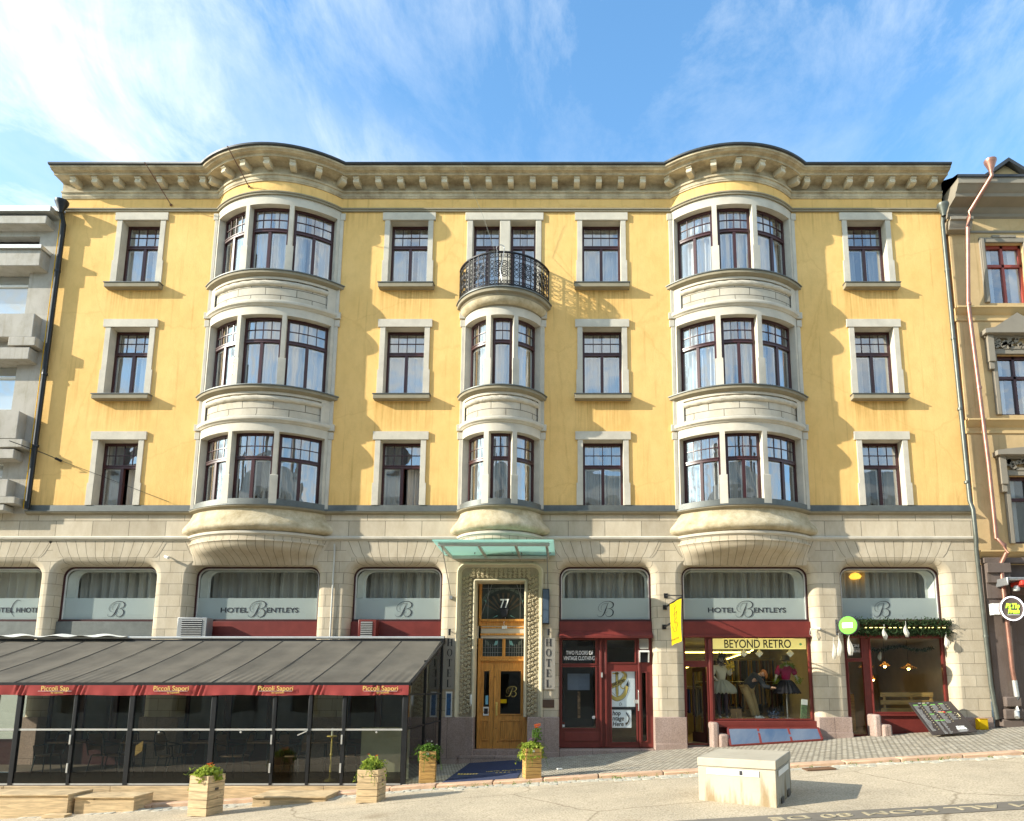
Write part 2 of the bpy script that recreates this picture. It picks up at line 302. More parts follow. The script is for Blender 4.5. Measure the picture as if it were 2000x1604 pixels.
# ------------------------------------------------------------------ mesh helpers
class MB:
    def __init__(s): s.v = []; s.f = []; s.m = []; s.uv = []
    def face(s, pts, mi=0, uv=None):
        i = len(s.v); s.v.extend(tuple(p) for p in pts); s.f.append(tuple(range(i, i + len(pts)))); s.m.append(mi); s.uv.append(uv)
    def grid(s, P, mi=0, uv=None, closed=False, flip=False):
        """P: rows of points; shared verts"""
        b = len(s.v); nr, nc = len(P), len(P[0])
        for r in P: s.v.extend(tuple(p) for p in r)
        for i in range(nr - 1):
            for j in range(nc if closed else nc - 1):
                k = (j + 1) % nc
                q = [b + i * nc + j, b + i * nc + k, b + (i + 1) * nc + k, b + (i + 1) * nc + j]
                qu = None
                if uv: qu = [uv[i][j], uv[i][k], uv[i + 1][k], uv[i + 1][j]]
                if flip: q.reverse(); qu = qu[::-1] if qu else None
                s.f.append(tuple(q)); s.m.append(mi if not callable(mi) else mi(i, j)); s.uv.append(qu)
    def hexa(s, p, mi=0):
        b = len(s.v); s.v.extend(tuple(x) for x in p)
        for q in ((0, 3, 2, 1), (4, 5, 6, 7), (0, 1, 5, 4), (1, 2, 6, 5), (2, 3, 7, 6), (3, 0, 4, 7)):
            s.f.append(tuple(b + i for i in q)); s.m.append(mi); s.uv.append(None)
    def box(s, x0, x1, y0, y1, z0, z1, mi=0):
        s.hexa([(x0, y0, z0), (x1, y0, z0), (x1, y1, z0), (x0, y1, z0), (x0, y0, z1), (x1, y0, z1), (x1, y1, z1), (x0, y1, z1)], mi)
    def obox(s, c, dx, dy, dz, mi=0):
        """c centre, half axes as vectors"""
        c, dx, dy, dz = map(Vector, (c, dx, dy, dz))
        s.hexa([c - dx - dy - dz, c + dx - dy - dz, c + dx + dy - dz, c - dx + dy - dz, c - dx - dy + dz, c + dx - dy + dz, c + dx + dy + dz, c - dx + dy + dz], mi)
    def bar(s, a, b, w, h, mi=0, up=(0, 0, 1)):
        a, b = Vector(a), Vector(b); d = (b - a) / 2; x = d.normalized(); up = Vector(up)
        y = x.cross(up)
        if y.length < 1e-4: y = x.cross(Vector((0, 1, 0)))
        y.normalize(); z = y.cross(x)
        s.obox((a + b) / 2, d, y * w / 2, z * h / 2, mi)
    def mbox(s, M, a0, a1, y0, y1, z0, z1, nn=1, mi=0):
        """box bent by the mapping M(s, depth, z)"""
        rows = []
        for i in range(nn + 1):
            a = a0 + (a1 - a0) * i / nn
            rows.append([M(a, y0, z0), M(a, y1, z0), M(a, y1, z1), M(a, y0, z1)])
        s.grid(rows, mi, closed=True)
        s.face([rows[0][k] for k in (0, 3, 2, 1)], mi); s.face([rows[-1][k] for k in (0, 1, 2, 3)], mi)
    def tube(s, pts, r, nn=8, mi=0, cap=True):
        pts = [Vector(p) for p in pts]; rows = []; up = Vector((.13, .21, .97))
        for i, p in enumerate(pts):
            d = (pts[min(i + 1, len(pts) - 1)] - pts[max(i - 1, 0)]).normalized()
            x = d.cross(up)
            if x.length < .05: x = d.cross(Vector((1, .1, 0)))
            x.normalize(); y = d.cross(x); rr = r[i] if isinstance(r, (list, tuple)) else r
            rows.append([p + (x * math.cos(a) + y * math.sin(a)) * rr for a in [2 * math.pi * k / nn for k in range(nn)]])
        s.grid(rows, mi, closed=True)
        if cap:
            s.face(rows[0][::-1], mi); s.face(rows[-1], mi)
    def lathe(s, prof, c=(0, 0, 0), nn=16, mi=0):
        rows = [[(c[0] + r * math.cos(2 * math.pi * k / nn), c[1] + r * math.sin(2 * math.pi * k / nn), c[2] + z) for k in range(nn)] for r, z in prof]
        s.grid(rows, mi, closed=True)
    def prism(s, poly, y0, y1, mi=0, mi_side=None):
        """polygon in XZ extruded along Y (front at y0)"""
        self_f = tessellate_polygon([[Vector((x, z, 0)) for x, z in poly]])
        b = len(s.v); nn = len(poly)
        s.v.extend((x, y0, z) for x, z in poly); s.v.extend((x, y1, z) for x, z in poly)
        ar = sum(poly[i][0] * poly[(i + 1) % nn][1] - poly[(i + 1) % nn][0] * poly[i][1] for i in range(nn))
        for t in self_f:
            a, c, d = (poly[i] for i in t)
            ccw = (c[0] - a[0]) * (d[1] - a[1]) - (d[0] - a[0]) * (c[1] - a[1]) > 0
            t = tuple(t) if ccw else tuple(t)[::-1]
            s.f.append(tuple(b + i for i in t)); s.m.append(mi); s.uv.append(None)
            s.f.append(tuple(b + nn + i for i in t[::-1])); s.m.append(mi); s.uv.append(None)
        for i in range(nn):
            j = (i + 1) % nn; q = (b + i, b + nn + i, b + nn + j, b + j)
            if ar > 0: q = q[::-1]
            s.f.append(q[::-1] if False else q); s.m.append(mi if mi_side is None else mi_side); s.uv.append(None)
    def mesh(s, name, mats, smooth=38):
        me = bpy.data.meshes.new(name); me.from_pydata(s.v, [], s.f)
        for m in (mats if isinstance(mats, (list, tuple)) else [mats]): me.materials.append(m)
        uvl = me.uv_layers.new(name='UVMap')
        me.update()
        for p in me.polygons:
            p.material_index = s.m[p.index]
            u = s.uv[p.index]; nn = p.normal
            for k, li in enumerate(p.loop_indices):
                if u: uvl.data[li].uv = u[k]; continue
                co = me.vertices[me.loops[li].vertex_index].co
                if abs(nn.z) > .7: uvl.data[li].uv = (co.x, co.y)
                elif abs(nn.x) > abs(nn.y) * 1.2: uvl.data[li].uv = (co.y + .31, co.z)
                else: uvl.data[li].uv = (co.x, co.z)
        if smooth:
            me.polygons.foreach_set('use_smooth', [True] * len(me.polygons)); me.set_sharp_from_angle(angle=R(smooth))
        return me
def put(name, mb, mats, parent=None, label=None, cat=None, group=None, kind=None, smooth=38, bevel=0, loc=None, rot=None):
    me = mb.mesh(name, mats, smooth) if isinstance(mb, MB) else mb
    o = bpy.data.objects.new(name, me); COL.objects.link(o)
    if parent: o.parent = parent
    if loc: o.location = loc
    if rot: o.rotation_euler = rot
    if label: o['label'] = label
    if cat: o['category'] = cat
    if group: o['group'] = group
    if kind: o['kind'] = kind
    if bevel:
        b = o.modifiers.new('bevel', 'BEVEL'); b.width = bevel; b.segments = 2; b.limit_method = 'ANGLE'; b.angle_limit = R(40)
    return o
def thing(name, label, cat, loc=(0, 0, 0), rot=(0, 0, 0), group=None):
    o = bpy.data.objects.new(name, None); COL.objects.link(o); o.empty_display_size = .2
    o.location = loc; o.rotation_euler = rot; o['label'] = label; o['category'] = cat
    if group: o['group'] = group
    return o
def copy_tree(o, parent=None):
    c = o.copy(); COL.objects.link(c); c.parent = parent
    for ch in list(o.children): copy_tree(ch, c)
    return c
def text_mesh(body, size, mat, sx=1., extrude=.002, align='CENTER', shear=0., offset=0.):
    """letters in the XZ plane, centred on the origin, facing -Y"""
    cu = bpy.data.curves.new('lettering', 'FONT'); cu.body = body; cu.size = size; cu.align_x = align; cu.align_y = 'CENTER'
    cu.extrude = extrude; cu.shear = shear; cu.offset = offset
    ob = bpy.data.objects.new('lettering_source', cu); COL.objects.link(ob)
    bpy.context.view_layer.update()
    me = bpy.data.meshes.new_from_object(ob.evaluated_get(bpy.context.evaluated_depsgraph_get()))
    bpy.data.objects.remove(ob); bpy.data.curves.remove(cu)
    for vv in me.vertices:
        x, y, z = vv.co; vv.co = (x * sx, -z, y)
    me.materials.clear(); me.materials.append(mat); me.name = 'lettering'
    return me
def catmull(P, k=8):
    P = [Vector(p) for p in P]; out = []
    for i in range(len(P) - 1):
        a, b, c, d = P[max(i - 1, 0)], P[i], P[i + 1], P[min(i + 2, len(P) - 1)]
        for j in range(k):
            t = j / k
            out.append(.5 * ((2 * b) + (c - a) * t + (2 * a - 5 * b + 4 * c - d) * t * t + (3 * b - a - 3 * c + d) * t ** 3))
    out.append(P[-1]); return out
def ribbon(mb, pts, w, y=0., th=.003, mi=0):
    """flat stroke in XZ with changing width; pts (x,z), w per point or float"""
    P = catmull([(p[0], p[1], 0) for p in pts]); n_ = len(P)
    rows = []
    for i, p in enumerate(P):
        d = (P[min(i + 1, n_ - 1)] - P[max(i - 1, 0)]); d.normalize() if d.length else None
        nx, nz_ = -d.y, d.x
        if isinstance(w, (list, tuple)):
            t = i / (n_ - 1) * (len(w) - 1); k = min(int(t), len(w) - 2); ww = w[k] + (w[k + 1] - w[k]) * (t - k)
        else: ww = w
        rows.append([(p.x - nx * ww / 2, y, p.y - nz_ * ww / 2), (p.x + nx * ww / 2, y, p.y + nz_ * ww / 2), (p.x + nx * ww / 2, y + th, p.y + nz_ * ww / 2), (p.x - nx * ww / 2, y + th, p.y - nz_ * ww / 2)])
    mb.grid(rows, mi, closed=True)
def script_B(h):
    """calligraphic capital B, height h, centred"""
    mb = MB(); k = h
    def T(L): return [((x - .5) * k * 1.05, (z - .5) * k) for x, z in L]
    ribbon(mb, T([(.68, .93), (.60, .70), (.50, .42), (.38, .15), (.22, .02), (.06, .04), (-.02, .16)]), [.01 * h, .035 * h, .075 * h, .06 * h, .02 * h, .012 * h, .008 * h])
    ribbon(mb, T([(.30, .32), (.14, .38), (.06, .56), (.18, .82), (.46, .99), (.80, 1.0), (.99, .86), (.96, .66), (.78, .55), (.62, .52)]), [.008 * h, .012 * h, .02 * h, .015 * h, .02 * h, .035 * h, .075 * h, .05 * h, .02 * h, .01 * h])
    ribbon(mb, T([(.66, .53), (.86, .50), (.98, .34), (.92, .12), (.72, .01), (.54, .10), (.52, .26), (.64, .34)]), [.01 * h, .03 * h, .08 * h, .06 * h, .03 * h, .014 * h, .012 * h, .008 * h])
    ribbon(mb, T([(.28, .46), (.24, .62), (.36, .82), (.56, .88), (.70, .84)]), [.008 * h, .012 * h, .014 * h, .012 * h, .006 * h])
    return mb

# ================================================================== ground
def gz(x, y):
    """height of the sloping street"""
    xc = max(-16, min(24, x)); s = .055
    if x < -3: s = .055; base = -.165 + (max(x, -5.5) + 3) * .085 + (min(0, max(x, -16) + 5.5)) * .05
    else: base = None
    if base is not None: return base + (.055 if y > -4.25 else 0)
    if y > -4.25: s = .055 + .010 * min(1, (y + 4.25) / 4.25); return xc * s + .055
    return xc * s
road_m = plain('warm_asphalt', (.53, .445, .315), .92, 0, .17, .8, .8, 60)
def tweak_road(m):
    t = m.node_tree; N_, L = t.nodes, t.links; b = N_['Principled BSDF']
    src = b.inputs['Base Color'].links[0].from_socket; tc = [x for x in N_ if x.type == 'TEX_COORD'][0]
    sp_ = N_.new('ShaderNodeTexNoise'); sp_.inputs['Scale'].default_value = 38; sp_.inputs['Detail'].default_value = 3; L.new(tc.outputs['Object'], sp_.inputs['Vector'])
    r = N_.new('ShaderNodeValToRGB'); L.new(sp_.outputs[0], r.inputs[0]); r.color_ramp.elements[0].position = .36; r.color_ramp.elements[0].color = (.62, .60, .56, 1); r.color_ramp.elements[1].position = .56
    mx = N_.new('ShaderNodeMix'); mx.data_type = 'RGBA'; mx.blend_type = 'MULTIPLY'; mx.inputs[0].default_value = 1; L.new(src, mx.inputs[6]); L.new(r.outputs[0], mx.inputs[7])
    # long cracks and patched stains
    nz = N_.new('ShaderNodeTexNoise'); nz.inputs['Scale'].default_value = .9; nz.inputs['Detail'].default_value = 6; L.new(tc.outputs['Object'], nz.inputs['Vector'])
    dm = N_.new('ShaderNodeMix'); dm.data_type = 'VECTOR'; dm.inputs[0].default_value = .35; L.new(tc.outputs['Object'], dm.inputs[4]); L.new(nz.outputs['Color'], dm.inputs[5])
    vo = N_.new('ShaderNodeTexVoronoi'); vo.feature = 'DISTANCE_TO_EDGE'; vo.inputs['Scale'].default_value = .42; L.new(dm.outputs[1], vo.inputs['Vector'])
    r2 = N_.new('ShaderNodeValToRGB'); L.new(vo.outputs['Distance'], r2.inputs[0]); r2.color_ramp.elements[0].color = (.42, .38, .32, 1); r2.color_ramp.elements[1].position = .008
    m2 = N_.new('ShaderNodeMix'); m2.data_type = 'RGBA'; m2.blend_type = 'MULTIPLY'; m2.inputs[0].default_value = .7; L.new(mx.outputs[2], m2.inputs[6]); L.new(r2.outputs[0], m2.inputs[7])
    vs = N_.new('ShaderNodeTexVoronoi'); vs.inputs['Scale'].default_value = .55; L.new(dm.outputs[1], vs.inputs['Vector'])
    r3 = N_.new('ShaderNodeValToRGB'); L.new(vs.outputs['Distance'], r3.inputs[0]); r3.color_ramp.elements[0].position = .03; r3.color_ramp.elements[0].color = (.6, .54, .46, 1); r3.color_ramp.elements[1].position = .13
    m3 = N_.new('ShaderNodeMix'); m3.data_type = 'RGBA'; m3.blend_type = 'MULTIPLY'; m3.inputs[0].default_value = .6; L.new(m2.outputs[2], m3.inputs[6]); L.new(r3.outputs[0], m3.inputs[7])
    L.new(m3.outputs[2], b.inputs['Base Color'])
tweak_road(road_m)
g = MB(); xs = [-300, -60, -30] + [-16 + i for i in range(41)] + [40, 80, 300]; ys = [-300, -60, -30] + [-20 + i for i in range(22)] + [20, 60, 300]
g.grid([[(x, y, gz(x, min(y, -4.3)) - .004) for x in xs] for y in ys])
put('ground', g, road_m, kind='structure')
sett = stone('granite_setts', (.52, .47, .37), .13, .105, .016, .22, .9, joint=.35)
g = MB(); xs = [-3.2 + i * .5 for i in range(60)]; ys = [-3.98 + i * .4 for i in range(11)]
P_ = [[(x, y, gz(x, y)) for x in xs] for y in ys]
th_ = R(11); UVs = [[((p[0] * math.cos(th_) + p[1] * math.sin(th_)), (-p[0] * math.sin(th_) + p[1] * math.cos(th_))) for p in r] for r in P_]
g.grid(P_, uv=UVs); put('pavement', g, sett, kind='structure')
g = MB(); x = -16.
kr = random.Random(3)
while x < 26:
    w = kr.uniform(.75, 1.25); a, b = x + .008, x + w - .008; j = kr.uniform(-.012, .012); yj = kr.uniform(-.012, .012)
    z0, z1 = gz(a, -4.2), gz(b, -4.2)
    g.hexa([(a, -4.27 + yj, z0 - .3), (b, -4.27 + yj, z1 - .3), (b, -3.98, z1 - .3), (a, -3.98, z0 - .3), (a, -4.27 + yj, z0 + .006 + j), (b, -4.27 + yj, z1 + .006 + j), (b, -3.98, z1 + .008), (a, -3.98, z0 + .008)])
    x += w
put('kerb', g, plain('kerb_granite', (.56, .37, .24), .9, 0, .2, 5, .6, 40), kind='structure', bevel=.018)
g = MB(); x = -16.
while x < 26:
    w = .17
    for r_ in range(3):
        if r_ == 2 and kr.random() < .45: continue
        ox = x + (.08 if r_ == 1 else 0) + kr.uniform(-.01, .01); h = kr.uniform(-.004, .012)
        y1 = -4.30 - r_ * .155; y0 = y1 - .145; a, b = ox + .006, ox + w - .008
        z0, z1 = gz(a, -5), gz(b, -5)
        g.hexa([(a, y0, z0 - .2), (b, y0, z1 - .2), (b, y1, z1 - .2), (a, y1, z0 - .2), (a, y0, z0 + h), (b, y0, z1 + h), (b, y1, z1 + h), (a, y1, z0 + h)])
    x += w
put('gutter', g, plain('gutter_setts', (.45, .42, .33), .9, 0, .25, 4, .6, 40), kind='structure', bevel=.012)
# dark granite strip with inlaid letters, reading from the far side
g = MB(); g.grid([[(x, y, gz(x, y) + .002 ) for x in [1 + i * 1. for i in range(20)]] for y in (-9.3, -8.78)]); put('road', g, plain('granite_strip', (.17, .15, .12), .7, 0, .15, 6, .2, 60), kind='structure')
inl = text_mesh('KLYKKOM KOM KXKKOM SOM ALL KOM 80 DE', 0.30, M_['brass'], sx=1.35, extrude=.003, align='CENTER')
il = put('road_inlay', inl, None, label='inlaid brass lettering in the dark granite strip across the street', cat='inlaid letters')
il.matrix_world = Matrix.Translation((6.75, -9.04, gz(6.75, -9.04) + .006)) @ Matrix.Rotation(-math.atan(.055), 4, 'Y') @ Matrix.Rotation(math.pi, 4, 'Z') @ Matrix.Rotation(R(-90), 4, 'X')

# ================================================================== hotel
H = thing('hotel_building', 'long yellow four storey hotel with two round stone oriel towers and stone shop floor', 'building')
BL = (-8.06, 1.72, .72); BR = (4.55, 1.68, .72); BC = (-1.77, 1.05, .70)
class Bay:
    def __init__(s, c, a, d): s.c, s.a, s.d = c, a, d; s.R = (a * a + d * d) / 2 / d; s.cy = s.R - d
    def half(s, o, line=0.):      # half chord where radius R+o meets the plane y = -line
        return math.sqrt(max((s.R + o) ** 2 - (s.cy + line) ** 2, 1e-6))
    def pt(s, o, f, z, line=0.):
        oo = max(o, 0); h = math.asin(min(1, s.half(oo, line) / (s.R + oo))); th = f * h
        return (s.c + (s.R + o) * math.sin(th), s.cy - (s.R + o) * math.cos(th), z)
    def arcmap(s, th0, rg):
        return lambda a, y, z: (s.c + (rg - y) * math.sin(th0 + a / rg), s.cy - (rg - y) * math.cos(th0 + a / rg), z)
bl, br_, bc = Bay(*BL), Bay(*BR), Bay(*BC)
XL, XR = -14.08, 10.48
def path(o, bays, x0=XL, x1=XR, ns=22):
    P = [(x0, -o)]
    for B in bays:
        P += [B.pt(o, -1 + 2 * i / ns, 0, o)[:2] for i in range(ns + 1)]
    P.append((x1, -o)); return P
def facade_sweep(mb, prof, bays, x0=XL, x1=XR, mi=0, caps=True, uvs=True):
    rows, uv = [], []; vv = 0; po = prof[0]
    for o, z in prof:
        vv += math.hypot(o - po[0], z - po[1]); po = (o, z)
        p = path(o, bays, x0, x1); uu = 0; ur = []; q0 = path(0.0001, bays, x0, x1)
        for i in range(len(p)):
            if i: uu += math.hypot(q0[i][0] - q0[i - 1][0], q0[i][1] - q0[i - 1][1])
            ur.append((uu, z if abs(z - prof[0][1]) > .3 or len(prof) == 2 else vv))
        uv.append(ur); rows.append([(x, y, z) for x, y in p])
    mb.grid(rows, mi, uv=uv)
    if caps:
        for e in (0, -1):
            mb.face([r[e] for r in rows] + [(rows[-1][e][0], .3, rows[-1][e][2]), (rows[0][e][0], .3, rows[0][e][2])], mi)
# --- flat windows layout
COLS = (-11.9, -4.435, .92, 8.3)
FLO = ((6.30, 8.20), (9.45, 11.40), (12.66, 14.60))
holes = [(c - .54, c + .54, a, b) for c in COLS for a, b in FLO]
BALW = ((-2.66, -1.90), (-1.62, -.90))
holes += [(a, b, 12.1, 14.60) for a, b in BALW]
holes += [(B.c - B.a + .04, B.c + B.a - .04, 6.25, 14.8 if B is not bc else 11.5) for B in (bl, br_, bc)]
def holed_wall(mb, x0, x1, z0, z1, holes, y=0., depth=.3, mi=0, reveals=True):
    X = sorted({x0, x1} | {h[0] for h in holes} | {h[1] for h in holes}); Z = sorted({z0, z1} | {h[2] for h in holes} | {h[3] for h in holes})
    X = [x for x in X if x0 <= x <= x1]; Z = [z for z in Z if z0 <= z <= z1]
    for i in range(len(X) - 1):
        for j in range(len(Z) - 1):
            cx, cz = (X[i] + X[i + 1]) / 2, (Z[j] + Z[j + 1]) / 2
            if any(h[0] < cx < h[1] and h[2] < cz < h[3] for h in holes): continue
            mb.face([(X[i], y, Z[j]), (X[i + 1], y, Z[j]), (X[i + 1], y, Z[j + 1]), (X[i], y, Z[j + 1])], mi)
    if reveals:
        for a, b, c, d in holes:
            for p, q in (((a, c), (a, d)), ((a, d), (b, d)), ((b, d), (b, c)), ((b, c), (a, c))):
                mb.face([(p[0], y, p[1]), (q[0], y, q[1]), (q[0], y + depth, q[1]), (p[0], y + depth, p[1])], mi)
w = MB(); holed_wall(w, XL, XR, 6.1, 15.32, holes, depth=.34)
w.face([(XL, 0, 6.1), (XL, 0, 15.4), (XL, 9, 15.4), (XL, 9, 6.1)]); w.face([(XR, 0, -1), (XR, 0, 15.4), (XR, 9, 15.4), (XR, 9, -1)])
put('wall', w, M_['stucco'], H)
w = MB(); facade_sweep(w, [(.012, 14.90), (.012, 15.30)], (bl, br_)); put('frieze', w, M_['stucco'], H)
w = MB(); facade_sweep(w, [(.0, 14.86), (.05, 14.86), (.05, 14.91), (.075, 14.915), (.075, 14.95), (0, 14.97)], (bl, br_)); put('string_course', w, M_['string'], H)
w = MB(); facade_sweep(w, [(.0, 15.26), (.04, 15.265), (.045, 15.30), (.06, 15.31), (.065, 15.40), (.10, 15.41), (.105, 15.455), (.05, 15.47), (.05, 15.69), (.08, 15.71), (.40, 15.71), (.40, 15.695), (.425, 15.695), (.425, 15.74), (.44, 15.755), (.54, 15.765), (.56, 15.79), (.60, 15.80), (.61, 15.84), (0, 15.86)], (bl, br_), x0=XL - .12); put('cornice', w, M_['corn'], H)
w = MB(); facade_sweep(w, [(.50, 15.845), (.63, 15.845), (.66, 15.86), (.67, 15.90), (.62, 15.92), (-.4, 16.1)], (bl, br_), x0=XL - .14)
w.face([(XL, .4, 16.1), (XR, .4, 16.1), (XR, 10, 17.2), (XL, 10, 17.2)]); put('roof', w, M_['roofm'], H)
# corbels
CP = [(.04, 15.71), (.37, 15.71), (.38, 15.66), (.34, 15.64), (.335, 15.615), (.355, 15.59), (.35, 15.54), (.31, 15.515), (.24, 15.51), (.17, 15.53), (.04, 15.54)]
def corbel_mesh():
    m = MB(); h = .078
    P = [(o, z) for o, z in CP]
    m.face([(-h, -o, z) for o, z in P][::-1]); m.face([(h, -o, z) for o, z in P])
    m.grid([[(-h, -o, z) for o, z in P], [(h, -o, z) for o, z in P]], closed=True)
    return m
cme = corbel_mesh().mesh('corbel', M_['cornl'])
def corbel(x, y, rz):
    put('corbel', cme, None, H, loc=(x, y, 0), rot=(0, 0, rz), bevel=.006)
for k in range(7): corbel(-13.72 + k * .598, 0, 0)
for k in range(14): corbel(-5.88 + k * .6115, 0, 0)
for k in range(7): corbel(6.62 + k * .588, 0, 0)
for B in (bl, br_):
    for k in range(7):
        f = -.93 + k * .31; h = math.asin(B.half(0) / B.R) * f
        corbel(B.c + B.R * math.sin(h), B.cy - B.R * math.cos(h), h)
# lead band, ledge, stone frieze and roll moulding above the shops
w = MB(); facade_sweep(w, [(.02, 6.24), (.02, 6.42), (0, 6.42)], (bl, bc, br_)); put('flashing', w, M_['lead'], H)
w = MB()
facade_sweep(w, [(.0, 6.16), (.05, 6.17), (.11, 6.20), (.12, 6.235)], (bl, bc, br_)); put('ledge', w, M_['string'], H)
w = MB(); facade_sweep(w, [(.115, 6.232), (.13, 6.232), (.13, 6.25), (.02, 6.27)], (bl, bc, br_)); put('ledge_flashing', w, M_['lead'], H)
w = MB(); w.face([(-17.5, -.01, 5.5), (XR + .06, -.01, 5.5), (XR + .06, -.01, 6.2), (-17.5, -.01, 6.2)]); w.face([(XR + .06, -.01, -1), (XR + .06, -.01, 6.2), (XR + .06, .6, 6.2), (XR + .06, .6, -1)][::-1]); w.face([(-17.5, -.01, 6.2), (XL, -.01, 6.2), (XL, .4, 6.2), (-17.5, .4, 6.2)])
put('stone_frieze', w, M_['band'], H)
MP = [(.0, 5.47), (.03, 5.475), (.045, 5.50), (.08, 5.515), (.085, 5.56), (.06, 5.585), (.0, 5.59)]
w = MB(); facade_sweep(w, MP, (bl, bc, br_), x0=-17.5, x1=XR + .1); put('roll_moulding', w, M_['trim'], H)

# --- window builder
def window(parent, Mp, Wd, z0, z1, cols=4, case=2, nseg=1, style='voile', tr=None, opened=False, gap=0, sub=True):
    """burgundy frame, glazing bars, inner white sashes, pane and curtain; Mp maps (along, depth, z)"""
    f = MB(); tr = tr if tr else z1 - .66; fw = .068
    B = lambda a, b, y0, y1, c, d: f.mbox(Mp, a, b, y0, y1, c, d, nseg)
    B(0, fw, 0, .09, z0, z1); B(Wd - fw, Wd, 0, .09, z0, z1); B(fw, Wd - fw, 0, .09, z1 - .07, z1); B(fw, Wd - fw, 0, .09, z0, z0 + .05)
    B(fw, Wd - fw, -.02, .09, tr - .05, tr + .04); B(fw, Wd - fw, -.035, .02, tr + .01, tr + .035)
    if case == 2: B(Wd / 2 - .04, Wd / 2 + .04, -.01, .09, z0 + .05, tr - .05)
    ub, ut = tr + .04, z1 - .07; iw = Wd - 2 * fw
    f.mbox(Mp, fw, Wd - fw, .012, .04, (ub + ut) / 2 - .009, (ub + ut) / 2 + .009, nseg)
    for k in range(1, cols): f.mbox(Mp, fw + iw * k / cols - .009, fw + iw * k / cols + .009, .014, .042, ub, ut)
    # inner stiles of the casements
    sash = MB(); gls = MB()
    B2 = lambda a, b, c, d, y0=.05, y1=.075: sash.mbox(Mp, a, b, y0, y1, c, d, nseg)
    lo, hi = z0 + .05, tr - .05
    cs = [(fw, Wd / 2 - .04), (Wd / 2 + .04, Wd - fw)] if case == 2 else [(fw, Wd - fw)]
    for i, (a, b) in enumerate(cs):
        if opened and i == opened - 1:
            continue
        B2(a, a + .035, lo, hi); B2(b - .035, b, lo, hi); B2(a + .035, b - .035, hi - .04, hi); B2(a + .035, b - .035, lo, lo + .045)
        k_ = max(1, nseg // 2)
        gls.grid([[Mp(a + (b - a) * i2 / k_, .035, lo), Mp(a + (b - a) * i2 / k_, .035, hi)] for i2 in range(k_ + 1)], flip=True)
    B2(fw, fw + .02, ub, ut); B2(Wd - fw - .02, Wd - fw, ub, ut)
    gls.grid([[Mp(fw + iw * i2 / nseg, .03, ub), Mp(fw + iw * i2 / nseg, .03, ut)] for i2 in range(nseg + 1)], flip=True)
    fo = put('window', f, M_['frame'], parent)
    tgt = fo if sub else parent
    put('sash', sash, M_['white'], tgt); put('pane', gls, M_['glass'], tgt)
    if opened:      # casement swung inwards
        a, b = cs[opened - 1]; wd = b - a; hinge = a if opened == 1 else b; sg = 1 if opened == 1 else -1
        o = MB(); an = R(62 if opened == 1 else 58)
        mp2 = lambda s_, y, z: Mp(hinge + sg * (s_ * math.cos(an) - y * 0), .09 + s_ * math.sin(an) + y, z)
        for (p, q, c, d) in ((0, .05, lo, hi), (wd - .05, wd, lo, hi), (.05, wd - .05, hi - .05, hi), (.05, wd - .05, lo, lo + .05)): o.mbox(mp2, p, q, 0, .035, c, d)
        put('open_casement', o, M_['white'], tgt)
    cu = MB(); nn = 46; ph = rnd.uniform(0, 6); cm = M_['curt'] if style == 'voile' else M_['curtg']
    spans = [(.04, Wd - .04)]
    if gap: spans = [(.04, Wd * (.5 - gap / 2)), (Wd * (.5 + gap / 2), Wd - .04)]
    for a, b in spans:
        rows = []
        for i2 in range(nn + 1):
            s_ = a + (b - a) * i2 / nn; yy = .19 + .028 * math.sin(s_ * 34 + ph) + .014 * math.sin(s_ * 71 + ph * 2)
            rows.append([Mp(s_, yy, z0), Mp(s_ + .01 * math.sin(s_ * 9), yy * 1.05, (z0 + z1) / 2), Mp(s_, yy * .93, z1)])
        cu.grid(rows, flip=True)
    if style != 'none': put('curtain', cu, cm, tgt)
    return fo
sr = random.Random(5)
for ci, c in enumerate(COLS):
    for fi, (a, b) in enumerate(FLO):
        op = 0
        if fi == 0 and ci == 0: op = 2
        if fi == 0 and ci == 1: op = 2
        wn = window(H, lambda s, y, z, c=c: (c - .54 + s, .25 + y, z), 1.08, a, b, style='linen' if (fi == 0 or (ci == 3)) else 'voile', opened=op, gap=(.35 if ci == 3 else sr.choice((0, .10, .22, .3)) if fi else .16))
        t = MB()
        for sg in (-1, 1):
            x0, x1 = sorted((c + sg * .535, c + sg * .675)); t.box(x0, x1, -.035, .02, a + .72, b)
            x0, x1 = sorted((c + sg * .535, c + sg * .705)); t.box(x0, x1, -.04, .02, a - (.0 if fi else -.12), a + .72)
            x0, x1 = sorted((c + sg * .535, c + sg * .54)); t.box(x0, x1, .02, .25, a, b)   # stone jamb lining
        t.box(c - .535, c + .535, .02, .25, b - .004, b + .05)
        t.box(c - .735, c + .735, -.055, .02, b, b + .225)
        put('surround', t, M_['trim'], wn, bevel=.012)
        if fi:
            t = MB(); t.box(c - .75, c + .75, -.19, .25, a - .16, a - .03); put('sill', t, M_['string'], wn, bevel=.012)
            t = MB(); t.hexa([(c - .765, -.21, a - .035), (c + .765, -.21, a - .035), (c + .765, .26, a - .03), (c - .765, .26, a - .03), (c - .765, -.21, a - .018), (c + .765, -.21, a - .018), (c + .765, .26, a + .01), (c - .765, .26, a + .01)]); put('sill_flashing', t, M_['lead'], wn)
# balcony door windows
for a, b in BALW:
    wn = window(H, lambda s, y, z, a=a: (a + s, .25 + y, z), b - a, 12.1, 14.60, cols=3, case=2, gap=.2)
t = MB(); c0, c1 = BALW[0][0], BALW[1][1]
for x0, x1 in ((c0 - .15, c0), (BALW[0][1], BALW[1][0]), (c1, c1 + .15)): t.box(x0 - .004, x1 + .004, -.035, .248, 12.05, 14.596)
t.box(c0 - .21, c1 + .21, -.055, .246, 14.595, 14.825); put('window_surround', t, M_['trim'], H, bevel=.012)

